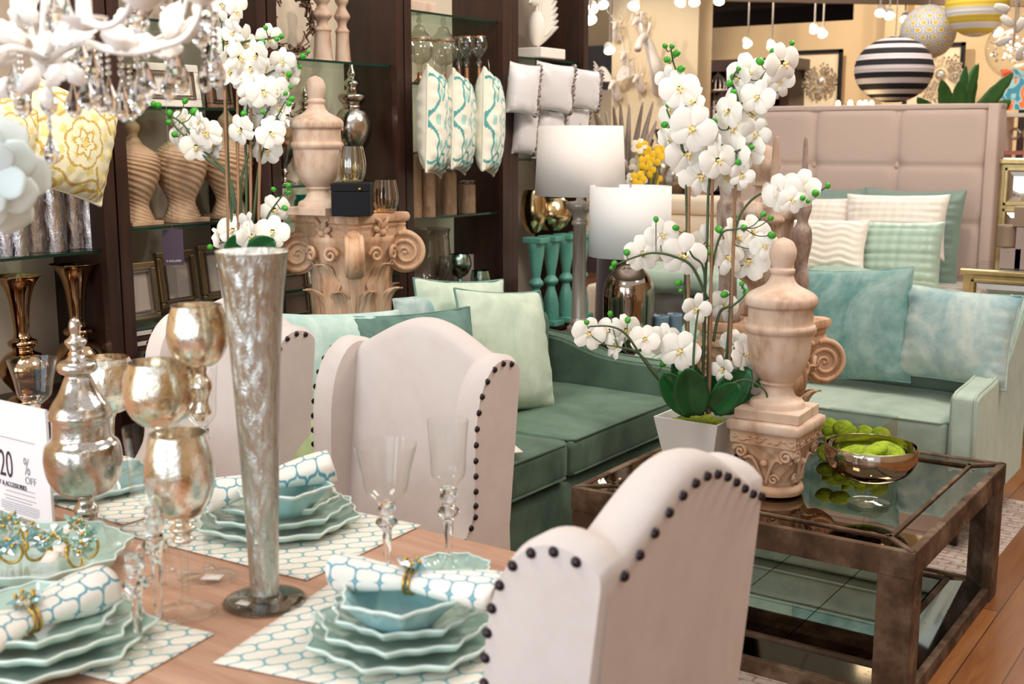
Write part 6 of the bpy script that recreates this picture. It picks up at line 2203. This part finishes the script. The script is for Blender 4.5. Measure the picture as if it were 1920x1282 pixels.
_dm = [None, None]
drops = [(45, 222), (93, 218), (98, 310, 1), (140, 222), (165, 207), (192, 214), (208, 214), (232, 229, 2), (248, 226), (262, 215), (278, 188), (318, 190), (340, 178), (385, 174), (408, 168), (160, 66), (130, 66), (262, 68), (378, 92), (392, 60), (155, 140), (178, 160), (105, 60), (30, 190), (320, 30), (330, 165), (400, 150), (50, 55)]
for i, dd in enumerate(drops):
    x, y = dd[0], dd[1]
    d = rg.uniform(-.14, .10)
    c = cp(x, y, d)
    if _dm[0] is None:
        o = drop_mesh('crystal_drop', t); _dm[0] = o
        b = MB()
        for k in range(4): b.ball((0, 0, .057 + k * .0085), .0042 - .0004 * k, 7, 5)
        bo = b.build('bead_string', M_cry, o, False); _dm[1] = bo
    else:
        o = _dm[0].copy(); COL.objects.link(o); o.parent = t
        bo = _dm[1].copy(); COL.objects.link(bo); bo.parent = o
    o.location = c
    s = rg.uniform(.95, 1.2) * (1.2 if len(dd) > 2 and dd[2] == 2 else 1)
    o.scale = (s, s, s)
    if len(dd) > 2 and dd[2] == 1:
        b = MB()
        for k in range(12): b.ball((0, 0, .055 + k * .0088), .0035, 7, 5)
        b.build('bead_string', M_cry, o, False)
    o.rotation_euler = (0, 0, rg.uniform(0, 3))
for (x, y, d) in ((160, 60, -.25), (270, 20, -.33), (378, 10, -.22)):
    c = cp(x, y, d)
    MB().lathe(sprof([(.0005, 0), (.010, .002), (.024, .012), (.027, .018)], 3), 24, M=T(*c)).build('candle_cup', M_chw, t)
    MB().tube([c + Vector((0, 0, .015)), c + Vector((0, 0, .10))], .009, 12).build('candle_sleeve', M_chw, t)
    MB().ball(tuple(c + Vector((0, 0, .125))), .014, 12, 9, (1, 1, 1.7)).build('bulb', plain('added_bulb_glow', 'FFE9C8', .5, emit=6), t)  # glowing bulb added to brighten the chandelier leaves
    pl_ = bpy.data.lights.new('added_bulb_light', 'POINT'); pl_.energy = 1.3; pl_.color = (1, .92, .82); pl_.shadow_soft_size = .03  # added point light, gives the leaves and drops more sparkle
    po = bpy.data.objects.new('added_bulb_light', pl_); COL.objects.link(po); po.parent = t; po.location = c + Vector((-.0, -.03, .13))

# ------------------------------------------------------------------ paper lanterns
M_pw = plain('lantern_white', 'EFEAE4', .85); M_pb = plain('lantern_black', '1D1B1E', .85)
M_pwl = plain('lantern_lilac_white', 'D9CCCB', .85); M_pyw = plain('lantern_yellow', 'E9C94A', .85); M_pg = plain('lantern_grey', '9A9AA2', .85)


def lantern(label, px, py, rpx, D, sq, mats, fn, nth=120, nph=80, rib=.004, top=8.0):
    c = at(px, py, D=D); r = rpx * D / 2233
    t = thing('paper_lantern', label, 'lantern', tuple(c), 0, 'round paper lanterns')
    m = MB()
    for i in range(nph + 1):
        th = .16 + (pi - .32) * i / nph
        for k in range(nth):
            a = 2 * pi * k / nth
            rr = r * sin(th) * (1 + rib * cos(i * pi * .5 * 1.0))
            m.v.append((rr * cos(a), rr * sin(a), r * sq * cos(th)))
    for i in range(nph):
        for k in range(nth):
            k2 = (k + 1) % nth
            m.f.append((i * nth + k, (i + 1) * nth + k, (i + 1) * nth + k2, i * nth + k2))
            m.m.append(fn((i + .5) / nph, (k + .5) / nth))
    m.build('shade', mats, t)
    rt = r * sin(.16)
    MB().tube([(rt * cos(a * pi / 12), rt * sin(a * pi / 12), r * sq * cos(.16)) for a in range(24)], .004, 6, closed=True).tube([(-rt, 0, r * sq), (rt, 0, r * sq)], .003, 5).build('wire_ring', M_nickel, t)
    MB().tube([(0, 0, r * sq), (0, 0, 5.18 - c.z)], .004, 6).build('cord', M_white, t)
    return t


def stripes(n, lo=0):
    def f(v, u):
        return int(v * n + lo) % 2
    return f


def hexpat(v, u):
    # hexagonal lattice on the unrolled ball
    R = 1.0
    x = u * 26.0; y = (v - .5) * 15.5
    s3 = 1.7320508
    best = 9
    a = round(x / 1.732); b = round(y / 1.5)
    for i in (-1, 0, 1):
        for j in (-1, 0, 1):
            jj = b + j
            cx = (a + i) * 1.7333 + (.8667 if jj % 2 else 0); cy = jj * 1.5
            dx = abs(x - cx); dy = abs(y - cy)
            d = max(dx * .5 * s3 * 1.0 / .866 * .866, dx * .433 * 1.0 + dy * .75) / .75
            dd = max(dx, dx * .5 + dy * .866)
            best = min(best, dd)
    if best > .74: return 0
    if best > .60: return 1
    if best < .36: return 2
    return 0


lantern('black and white striped round paper lantern above the headboard', 1676, 131, 71, 9.3, .84, [M_pb, M_pwl], stripes(15), rib=.006)
lantern('paper lantern with grey hexagons and yellow dots, between the other two', 1740, 60, 50, 9.8, .98, [M_pw, M_pg, M_pyw], hexpat, 260, 160, 0)
lantern('yellow and white striped round paper lantern at the top right', 1832, 8, 56, 9.3, 1.04, [M_pw, M_pyw], stripes(11), rib=.006)


# ------------------------------------------------------------------ white animal heads on the pale wall
M_ah = plain('matte_white_resin', 'F2EAE0', .6)


def head(label, px, py, s, yaw=0, horn='deer', neck=1.0, Y=10.36, roll=0.0, cat='animal head'):
    c = at(px, py, Y=Y)
    t = thing('mounted_head', label, cat, tuple(c), yaw, 'white animal heads on the pale wall')
    t.scale = (s,) * 3
    # neck from the wall curving out and down into the skull
    m = MB()
    w = spline([(0, 0.02, -.22 * neck, .105), (0, -.06, -.14 * neck, .095), (0, -.13, -.02, .075), (0, -.19, .06, .062), (0, -.25, .05, .055), (0, -.33, -.01, .040), (0, -.39, -.06, .030), (0, -.41, -.075, .012)], 4)
    m.tube([p[:3] for p in w], [p[3] for p in w], 16)
    for sg in (-1, 1):
        def ear(u, v, sg=sg):
            q = u * 2 - 1
            return Vector((sg * (.045 + .10 * v), -.18 + .01 * q * q, .10 + .02 * v + q * .022 * sin(pi * min(1, v * .9 + .1))))
        m.grid(ear, 4, 6)
        m.ball((sg * .042, -.255, .065), .010, 8, 6)
    m.build('head', M_ah, t, solid=0)
    h_ = MB()
    for sg in (-1, 1):
        if horn == 'deer':
            main = spline([(sg * .03, -.18, .12), (sg * .10, -.16, .24), (sg * .20, -.14, .34), (sg * .22, -.16, .48), (sg * .16, -.2, .58)], 4)
            h_.tube(main, [.016 * (1 - .6 * i / len(main)) for i in range(len(main))], 8)
            for b, e in (((sg * .13, -.155, .27), (sg * .12, -.2, .42)), ((sg * .21, -.14, .38), (sg * .30, -.16, .50)), ((sg * .07, -.17, .19), (sg * .05, -.24, .28))):
                h_.tube([b, e], [.011, .003], 7)
        elif horn == 'ram':
            sp = [(sg * (.05 + .10 * q / 30), -.16 + .10 * sin(q * .24), .10 + .10 * cos(q * .24) - .0) for q in range(31)]
            h_.tube(sp, [.036 * (1 - .75 * q / 30) for q in range(31)], 10)
        elif horn == 'gazelle':
            h_.tube(spline([(sg * .025, -.19, .11), (sg * .05, -.14, .26), (sg * .09, -.15, .40), (sg * .08, -.18, .5)], 4), [.014] * 6 + [.010] * 4 + [.005] * 3, 8)
        elif horn == 'moose':
            def pal(u, v, sg=sg):
                return Vector((sg * (.05 + .30 * v), -.18 - .04 * sin(v * 3), .12 + .10 * v + (u - .3) * .26 * sin(pi * min(1, v * .8 + .1)) + .04 * abs(sin(u * 14)) * v))
            h_.grid(pal, 20, 8)
            for k in range(5):
                h_.tube([(sg * (.34), -.2, .16 + k * .05), (sg * (.42), -.22, .20 + k * .07)], [.016, .004], 7)
        elif horn == 'short':
            h_.tube([(sg * .02, -.19, .12), (sg * .03, -.18, .19)], [.012, .006], 7)
    if h_.v: h_.build('horns', M_ah, t, solid=.012 if horn == 'moose' else 0)
    return t


head('white deer head with antlers, topmost at the left of the pale wall', 1158, 52, .44, .3, 'deer')
head('white ram head with curled horns, topmost at the right of the pale wall', 1206, 44, .46, -.1, 'ram')
head('white horned steer head left of centre on the pale wall', 1175, 108, .44, .2, 'gazelle')
head('white gazelle head with upright horns low on the pale wall', 1203, 150, .42, 0, 'gazelle')
head('white moose head with broad palmate antlers, lowest on the pale wall', 1158, 162, .50, .1, 'moose')
# giraffe with a long neck
c = at(1222, 160, Y=10.36)
t = thing('mounted_head', 'white long-necked giraffe sculpture on the pale wall beside the heads', 'animal head', tuple(c), 0, 'white animal heads on the pale wall')
w = spline([at(1236, 168, Y=10.42) - c, at(1232, 135, Y=10.15) - c, at(1222, 100, Y=10.1) - c, at(1210, 70, Y=10.05) - c, at(1200, 78, Y=9.9) - c, at(1196, 92, Y=9.8) - c], 5)
MB().tube(w, [.075 - .04 * min(1, i / 18) for i in range(len(w))], 14).build('neck', M_ah, t)
m = MB()
for sg in (-1, 1): m.tube([Vector(w[15]) + Vector((sg * .03, 0, .03)), Vector(w[15]) + Vector((sg * .05, 0, .13))], [.014, .018], 8)
m.build('horns', M_ah, t)

# ------------------------------------------------------------------ dark bookcase with lattice screens and stacked cups
by = 12.0
x0 = at(1240, 200, Y=by).x; x1 = at(1470, 200, Y=by).x; zt_ = at(1370, 112, Y=by).z
t = thing('dark_bookcase', 'long dark wooden bookcase along the far wall behind the tall orchid', 'bookcase', ((x0 + x1) / 2, by, 0))
hw = (x1 - x0) / 2
MB().box(-hw - .1, hw + .1, -.05, .45, zt_ - .12, zt_).build('cornice', M_dark, t, False)
for x in (-hw, -hw + (x1 - x0) * .36, hw - .25, hw): MB().box(x - .05, x + .05, 0, .45, 0, zt_ - .12).build('side_panel', M_dark, t, False)
MB().box(-hw, hw, .42, .45, 0, zt_ - .12).build('back_panel', plain('grey_taupe', '8E7A74', .8), t, False)
MB().box(-hw, hw, 0, .44, .95, 1.0).build('shelf', M_dark, t, False)
zbc = at(1320, 250, Y=by + .12).z
MB().box(-hw, -hw + (x1 - x0) * .5, 0, .44, zbc - .03, zbc).build('shelf', M_dark, t, False)
sc = MB().box(-hw + (x1 - x0) * .36, hw, 0, .44, at(1400, 168, Y=by).z - .02, at(1400, 168, Y=by).z).build('shelf', M_dark, t, False)
M_lat = plain('lattice_white', 'F3E4DA', .6)
for i, px in enumerate((1298, 1343)):
    a = at(px, 250, Y=by + .14); a.z = zbc + .001
    H_ = at(px, 135, Y=by + .14).z - a.z; w_ = 19 * 12.2 / 2233
    t = thing('lattice_birdcage', ['white fretwork birdcage screen with an onion dome, left of the pair', 'white fretwork birdcage screen with an onion dome, right of the pair'][i], 'birdcage', (a.x, a.y, a.z), 0, 'white fretwork birdcages')
    m = MB(); body = H_ * .72
    for s in (-1, 1):
        m.box(s * w_ - .008, s * w_ + .008, -.01, .01, 0, body)
        m.box(-w_, w_, -.01, .01, (body - .02) if s > 0 else 0, body if s > 0 else .02)
    for r in range(5):
        zc = body * (r + .5) / 5
        for q in range(2):
            xc = (-.5 + q) * w_
            for k in range(4):
                an = k * pi / 2
                m.tube(spline([(xc, 0, zc), (xc + .5 * w_ * cos(an + .3) * .9, 0, zc + .5 * w_ * sin(an + .3)), (xc + .45 * w_ * cos(an + .9), 0, zc + .5 * w_ * sin(an + .9)), (xc, 0, zc)], 4), .006, 5)
        m.box(-w_, w_, -.006, .006, body * r / 5 - .004, body * r / 5 + .004)
    m.build('fretwork', M_lat, t)
    m = MB(); dh = H_ * .28
    for k in range(12):
        an = k * pi / 6
        m.tube(spline([(w_ * cos(an), w_ * .5 * sin(an), body), (w_ * 1.0 * cos(an), w_ * .5 * sin(an), body + dh * .3), (w_ * .7 * cos(an), w_ * .35 * sin(an), body + dh * .6), (w_ * .2 * cos(an), w_ * .1 * sin(an), body + dh * .85), (0, 0, body + dh)], 3), .006, 5)
    m.build('dome', M_lat, t)
k = 0
M_cup = plain('pinkish_cup', 'C4B4B4', .4)
for r in range(3):
    for c_ in range(5):
        px = 1396 + c_ * 14; py = 148 + r * 16
        a = at(px, py + 6, Y=by - .0)
        o = MB().lathe(sprof([(.0005, 0), (.022, 0), (.030, .02), (.034, .06), (.031, .06), (.028, .02), (.0005, .008)], 2), 16).build('stacked_cup', M_cup, loc=(a.x, by + .06, a.z))
        tag(o, 'small pinkish white cup stacked in the dark bookcase behind the orchid', 'cup', 'cups stacked in the far bookcase')

# ------------------------------------------------------------------ framed crystal sunbursts on the far wall
M_gl2 = plain('sparkle_glass', 'F6ECDD', .08, .85)


def sunburst(label, px, py, rpx, fx0, fx1, fy0, fy1):
    Y = 12.45
    c = at(px, py, Y=Y); r = rpx * 12.6 / 2233
    a = at(fx0, fy0, Y=Y); b = at(fx1, fy1, Y=Y)
    t = thing('framed_sunburst', label, 'wall art', (c.x, Y, c.z))
    m = MB(); w_ = .035
    x0_, x1_, z1_, z0_ = a.x - c.x, b.x - c.x, a.z - c.z, b.z - c.z
    for (p, q, r0, r1) in ((x0_, x1_, z1_ - w_, z1_), (x0_, x1_, z0_, z0_ + w_), (x0_, x0_ + w_, z0_, z1_), (x1_ - w_, x1_, z0_, z1_)): m.box(p, q, -.05, 0, r0, r1)
    m.build('black_frame', M_black, t, False)
    MB().box(x0_ + w_, x1_ - w_, -.012, .0, z0_ + w_, z1_ - w_).build('mount', M_palewall, t, False)
    m = MB(); rg = random.Random(int(px))
    for k in range(90):
        an = rg.uniform(0, 2 * pi); rr = r * (.35 + .65 * rg.random() ** .5)
        m.tube([(.3 * r * cos(an), -.03, .3 * r * sin(an)), (rr * cos(an), -.05 - rg.random() * .05, rr * sin(an))], .003, 4)
        m.ball((rr * cos(an), -.05 - rg.random() * .05, rr * sin(an)), .014, 6, 4)
    m.ball((0, -.04, 0), r * .22, 16, 10, (1, .4, 1))
    m.build('crystal_burst', M_gl2, t, False)


sunburst('black-framed crystal sunburst on the far wall, left of the striped lantern', 1540, 152, 33, 1488, 1572, 96, 300)
sunburst('black-framed crystal sunburst on the far wall, right of the striped lantern', 1765, 140, 44, 1700, 1800, 84, 260)

# ------------------------------------------------------------------ green plant and candle lights behind the headboard
M_lf = plain('agave_green', '3A6A2E', .5, var=.3)
c = at(1795, 200, D=8.0)
t = thing('potted_plant', 'green broad-leaved plant showing above the headboard at the right', 'plant', (c.x, c.y, 0))
zc = c.z
MB().lathe(sprof([(.0005, 0), (.18, 0), (.2, .05), (.16, .9), (.2, 1.3), (.19, 1.32)], 3), 28).build('planter', M_white, t)
for i, (x, y, bw_) in enumerate(((1765, 148, .05), (1811, 122, .035), (1830, 120, .05), (1835, 118, .03), (1900, 135, .05), (1895, 185, .06), (1720, 182, .05), (1740, 192, .04), (1880, 160, .04), (1800, 150, .05))):
    e = at(x, y, D=8.0 + (i % 3 - 1) * .15) - t.location; b = Vector((0, 0, 1.32))
    mid = (e + b) / 2 + Vector((0, 0, .10))
    w = spline([b, mid, e], 8); n = len(w)
    side = Vector((cos(CT), sin(CT), 0)); ax = (e - b).normalized(); side = (side - ax * side.dot(ax)).normalized()
    if abs(ax.z) < .4: side = Vector((0, 0, 1))

    def fn(u, v, w=w, n=n, side=side, bw_=bw_):
        j = v * (n - 1); i0 = min(int(j), n - 2); p = w[i0].lerp(w[i0 + 1], j - i0)
        q = u * 2 - 1
        ww = bw_ * 1.3 * sin(pi * min(1, .25 + .75 * v)) ** .7 * (1 + .08 * sin(v * 40))
        return p + side * q * ww + Vector((0, 0, -.3 * abs(q) * ww))
    MB().grid(fn, 4, 16).build('leaf', M_lf, t, solid=.003)
M_flame = plain('candle_flame', 'FFDFA0', .5, emit=14)
cs = at(1600, 210, D=9.2)
tb_ = thing('display_table', 'display table behind the headboard carrying small lit candles', 'table', (cs.x, cs.y, 0), CT)
MB().box(-.42, .42, -.2, .2, cs.z - .05, cs.z).build('tabletop', M_dark, tb_, False)
for sx in (-1, 1):
    for sy in (-1, 1): MB().box(sx * .36 - .03, sx * .36 + .03, sy * .15 - .03, sy * .15 + .03, 0, cs.z - .05).build('leg', M_dark, tb_, False)
for i, px in enumerate((1571, 1594, 1612, 1622, 1634)):
    q = at(px, 200, D=9.2 - .1 * (i % 2))
    t = thing('tealight_candle', ['lit tealight farthest left behind the headboard', 'lit tealight second from the left behind the headboard', 'lit tealight in the middle behind the headboard', 'lit tealight just left of the striped lantern base', 'lit tealight under the striped lantern edge'][i], 'candle', (q.x, q.y, cs.z + .001), 0, 'lit tealights behind the headboard')
    MB().lathe([(.0005, 0), (.03, 0), (.032, .06), (.030, .06), (.028, .02), (.0005, .02)], 16).build('glass_cup', M_clear, t)
    MB().ball((0, 0, .055), .020, 8, 6, (1, 1, 1.6)).build('flame', M_flame, t)

# ------------------------------------------------------------------ silvery foliage and yellow flowers behind the lamps
M_sv = plain('silver_leaf_plant', 'A29284', .45, .3, var=.2)
c = at(1180, 330, D=7.6)
t = thing('silver_agave', 'silver grey agave with long pointed leaves behind the lamp shades', 'plant', (c.x, c.y, 0))
MB().lathe(sprof([(.0005, 0), (.2, 0), (.2, .9), (.22, 1.2)], 3), 20).build('planter', M_dark, t)
for i, (x, y) in enumerate(((1110, 190), (1122, 215), (1135, 208), (1150, 198), (1163, 190), (1180, 195), (1205, 192), (1225, 190), (1232, 225), (1240, 262), (1215, 240), (1100, 230))):
    e = at(x, y, D=7.6 + (i % 3 - 1) * .12) - t.location; b = Vector((0.02 * (i - 6), 0, 1.2))
    w = spline([b, (e + b) / 2 + Vector((0, 0, .03)), e], 6); n = len(w)
    MB().tube(w, [.030 * (1 - (j / n) ** 1.5) + .002 for j in range(n)], 6, flat=1.0).build('leaf', M_sv, t)
c = at(1212, 345, D=6.9)
M_yel = plain('yellow_petal', 'F5C521', .6, emit=0); M_yw = plain('cream_petal', 'F6EBCF', .6)
t = thing('frangipani_bunch', 'bunch of yellow and white frangipani flowers between the lamps and the orchid', 'flowers', (c.x, c.y, 0))
MB().lathe(sprof([(.0005, 0), (.12, 0), (.10, .7), (.13, .95), (.12, .97)], 3), 24).build('vase', M_nickel, t)
rg = random.Random(8)
for i in range(18):
    x = 1183 + rg.random() * 62; y = 272 + rg.random() * 66
    p = at(x, y, D=6.9 + rg.uniform(-.12, .12)) - t.location
    fr = T(*p) @ (Vector((0, 0, CH)) - (p + t.location) + Vector((rg.uniform(-3, 3), 0, rg.uniform(-1, 3)))).to_track_quat('-Y', 'Z').to_matrix().to_4x4()
    m = MB()
    for k in range(5): petal(m, k * 2 * pi / 5, .045, .020, .004, .3, .1, .6, 5, 5)
    m.v = [tuple(fr @ Vector(q)) for q in m.v]
    mats = [M_yel, M_yw]
    if i % 2:
        m.m = [1] * len(m.m)
    o = m.build('blossom', mats, t)
    MB().tube([p, Vector((0, 0, .9)) + p * .1], .004, 5).build('stem', M_stem, t)

q = at(1262, 372, D=9.7)
t = thing('display_table', 'dark display table of silver vases behind the yellow flowers', 'table', (q.x, q.y, 0), CT)
MB().box(-.42, .30, -.2, .2, q.z - .05, q.z).build('tabletop', M_dark, t, False)
for sx in (-.38, .26):
    for sy in (-.16, .16): MB().box(sx - .03, sx + .03, sy - .03, sy + .03, 0, q.z - .05).build('leg', M_dark, t, False)
M_sg = mercury('grey_silver_glass', 'BFB4A6', '7F7364', .8, 9, .12, crackle=.3)
for i, (px, r, hh, lab) in enumerate(((1215, .07, .48, 'silvered glass vase at the left of the display behind the yellow flowers'), (1238, .12, .56, 'round silvered glass vase, tallest behind the yellow flowers'), (1265, .11, .42, 'bulbous silvered glass vase behind the left orchid stem'), (1290, .07, .50, 'slim silvered glass vase at the right of the display behind the orchid'))):
    v = at(px, 372, D=9.7 + .05 * (i % 2))
    o = MB().lathe(sprof([(.0005, 0), (r * .7, 0), (r, hh * .25), (r * .95, hh * .5), (r * .45, hh * .7), (r * .35, hh * .85), (r * .6, hh)], 5), 32).build('silver_vase', M_sg, loc=(v.x, v.y, q.z + .001))
    tag(o, lab, 'vase', 'silvered vases behind the flowers')

# dark side shelf past the shelving end with pale box
c = at(1125, 125, Y=11.5)
t = thing('dark_wall_unit', 'dark brown wall unit glimpsed beyond the shelving end', 'cabinet', (c.x - .6, 11.6, 0))
MB().box(-1.4, .75, 0, .5, 0, c.z).build('carcass', M_dark, t, False)
MB().box(-1.3, .7, -.02, 0, .4, c.z - .25).build('front_panel', M_palewall, t, False)

# ------------------------------------------------------------------ track lights
M_bulb = plain('lamp_glow', 'FFF3DC', .5, emit=16)


def track_head(label, px, py, D, s=1.0, tilt=.5):
    c = at(px, py, D=D)
    t = thing('track_spotlight', label, 'spotlight', tuple(c), CT + rg.uniform(-.6, .6), 'track spotlights')
    k = .07 * s
    M = RX(-.75)
    MB().lathe([(k, 0), (k * 1.02, .01), (k * .75, .10 * s), (k * .4, .13 * s), (.0005, .135 * s)], 20, M=M).build('housing', M_white, t)
    MB().lathe([(k * .92, .004), (.0005, .004)], 20, M=M).build('bulb', M_bulb, t)
    MB().tube([(0, 0, .12 * s), (0, 0, 5.18 - c.z)], .009, 6).build('stem', M_white, t)


rg = random.Random(12)
for i, (x, y, D, lab) in enumerate(((1110, 18, 8.5, 'curved track spotlight at the shelving end, upper one'), (1107, 38, 8.0, 'curved track spotlight at the shelving end, lower one'), (1131, 10, 9.5, 'track spotlight above the left end of the animal head wall'), (1188, 12, 9.0, 'round track spotlight above the ram head'),
                                    (1275, 6, 9.5, 'track spotlight left of a close pair above the orchid tip'), (1302, 5, 9.5, 'track spotlight right of a close pair above the orchid tip'), (1348, 3, 9.8, 'track spotlight at the top edge before the dark ceiling void'), (1402, 84, 11.0, 'track spotlight on a long stem above the dark bookcase'),
                                    (1143, 95, 9.4, 'low track spotlight beside the steer head'), (1447, 88, 11.0, 'cluster spotlight above the bookcase, near the orchid buds'), (1527, 57, 11.2, 'globe pendant left of the pair before the beige wall'), (1543, 65, 11.2, 'pendant spotlight right of the pair before the beige wall'),
                                    (1650, 25, 10.2, 'track spotlight upper left of the hexagon lantern'), (1668, 30, 10.2, 'track spotlight nearest the hexagon lantern'), (1697, 37, 10.4, 'track spotlight half hidden by the hexagon lantern'), (1872, 62, 10.0, 'track spotlight right of the yellow striped lantern'))):
    track_head(lab, x, y, D, .62)
tr = thing('lighting_track', 'long pale lighting track above the lanterns', 'lighting track', tuple(at(1700, 4, D=10.3)))
MB().box(-1.6, 1.6, -.03, .03, -.02, .03).build('rail', plain('track_brown', '7A6552', .6), tr, False)
tr.rotation_euler = (0, .0, CT + .15)

# ------------------------------------------------------------------ right edge: globe light, white blooms, red painting, letters
c = at(1905, 92, D=9.0)
t = thing('bubble_chandelier', 'clear glass globe chandelier with tiny lights at the right edge', 'chandelier', tuple(c))
r = 54 * 9 / 2233
MB().ball((0, 0, 0), r, 40, 24).build('globe', M_clear, t)
m = MB(); b = MB()
for i in range(26):
    a = rg.uniform(0, 2 * pi); rr = r * rg.uniform(.1, .85); z = rg.uniform(-.06, .10)
    b.ball((rr * cos(a), rr * sin(a), z), .007, 6, 5)
for i in range(40):
    a = rg.uniform(0, 2 * pi); rr = r * rg.uniform(.1, .9); z = rg.uniform(-.10, .05)
    m.ball((rr * cos(a), rr * sin(a), z), .011, 6, 5)
m.build('crystal_beads', M_cry, t, False); b.build('bulbs', M_bulb, t)
MB().tube([(0, 0, r), (0, 0, 5.18 - c.z)], .005, 6).build('cord', M_nickel, t)
c = at(1905, 20, D=8.6)
t = thing('white_leaf_pendant', 'white resin leaf pendant at the top right corner', 'pendant', tuple(c))
for i, (x, y, a) in enumerate(((1895, 18, 2.9), (1912, 5, 2.2), (1918, 30, .3), (1897, 70, 3.6), (1905, 62, 1.2), (1915, 85, 4.6), (1900, 50, 2.4))):
    p = at(x, y, D=8.6 + (i % 3) * .04) - c
    m = MB(); petal(m, a, .11, .028, .002, .3, .1, .6, 6, 8)
    fr = T(*p) @ (-c).to_track_quat('-Y', 'Z').to_matrix().to_4x4()
    m.v = [tuple(fr @ Vector(q)) for q in m.v]
    m.build('leaf', M_white, t, solid=.004)
MB().tube([(0, 0, -.25), (0, 0, 5.18 - c.z)], .008, 6).build('rod', M_white, t)


def art_mat():
    m = NT('abstract_art')
    v = m.coord('Object', (1, 1, 1))
    n = m.noise(v, 6, 2, .4, 1.5)
    c = m.ramp(n, [(.3, srgb('3F8FA8')), (.42, srgb('9CCBD2')), (.5, srgb('F07A3C')), (.6, srgb('E0362B')), (.75, srgb('F6D9C0'))], 'CONSTANT')
    m.pbsdf(i_Roughness=.6, i_Base_Color=c)
    return m.mat


a = at(1876, 130, Y=11.5); b = at(1960, 205, Y=11.5)
t = thing('abstract_painting', 'abstract painting in red, orange and pale blue at the right edge', 'painting', ((a.x + b.x) / 2, 11.5, b.z))
MB().box(-(b.x - a.x) / 2, (b.x - a.x) / 2, 0, .04, 0, a.z - b.z).build('canvas', art_mat(), t, False)
st = MB().box(-.03, .03, .04, .08, -b.z, 0).build('easel_post', M_dark, t, False)
a = at(1880, 285, Y=10.4)
t = thing('white_display_shelf', 'white open shelf with scroll ornaments behind the mirrored chest', 'shelf', (a.x + .35, 10.4, 0))
for z in (at(1890, 212, Y=10.4).z, at(1890, 283, Y=10.4).z): MB().box(-.36, .5, 0, .3, z - .03, z).build('board', plain('coral_board', 'D98C7C', .6) if z < 1.5 else M_white, t, False)
MB().box(-.38, -.34, 0, .3, 0, at(1890, 212, Y=10.4).z).build('upright', M_white, t, False)
for k in range(4):
    pts = [(-.28 + k * .1 + .04 * cos(q * .5), .1, at(1890, 255, Y=10.4).z + .05 * sin(q * .5) + .01 * q * .3) for q in range(14)]
    tag(MB().tube([Vector(p) + t.location * 1.0 - Vector((0, 0, 0)) for p in pts], .012, 8).build('scroll_ornament', M_nickel), 'silver scroll ornament on the white shelf behind the mirrored chest', 'ornament', 'silver scroll ornaments')

# boxes stacked on the mirrored nightstand
M_kb = plain('kraft_wrap', '8D7763', .5, .2); M_gb2 = plain('mauve_box', '9C8A84', .6)
zt2 = nz_
for i, (px, py, w_, h_, rnd_, lab) in enumerate(((1897, 496, .085, .105, 0, 'mauve gift box at the bottom of the stack on the nightstand'), (1890, 460, .06, .11, 1, 'round kraft wrapped candle on top of the mauve box'), (1908, 425, .075, .10, 0, 'brown wrapped box topmost on the nightstand stack'), (1925, 496, .085, .21, 0, 'taller mauve box at the right edge of the nightstand'))):
    q = at(px, 496, Y=6.3)
    z = {0: zt2, 1: zt2 + .107, 2: zt2 + .212, 3: zt2}[i] + .001
    if rnd_: o = MB().lathe(sprof([(.0005, 0), (.05, 0), (.052, .01), (.052, h_ - .01), (.048, h_), (.0005, h_)], 2), 24).build('wrapped_candle', M_kb, loc=(q.x - .01, q.y, z))
    else: o = MB().box(-w_ / 2 * 1.2, w_ / 2 * 1.2, -.05, .05, 0, h_).build('gift_box', M_kb if i == 2 else M_gb2, smooth=False, bevel=.003, loc=(q.x + (.02 if i == 2 else 0), q.y + (.0 if i != 3 else .0), z))
    tag(o, lab, 'box' if not rnd_ else 'candle')
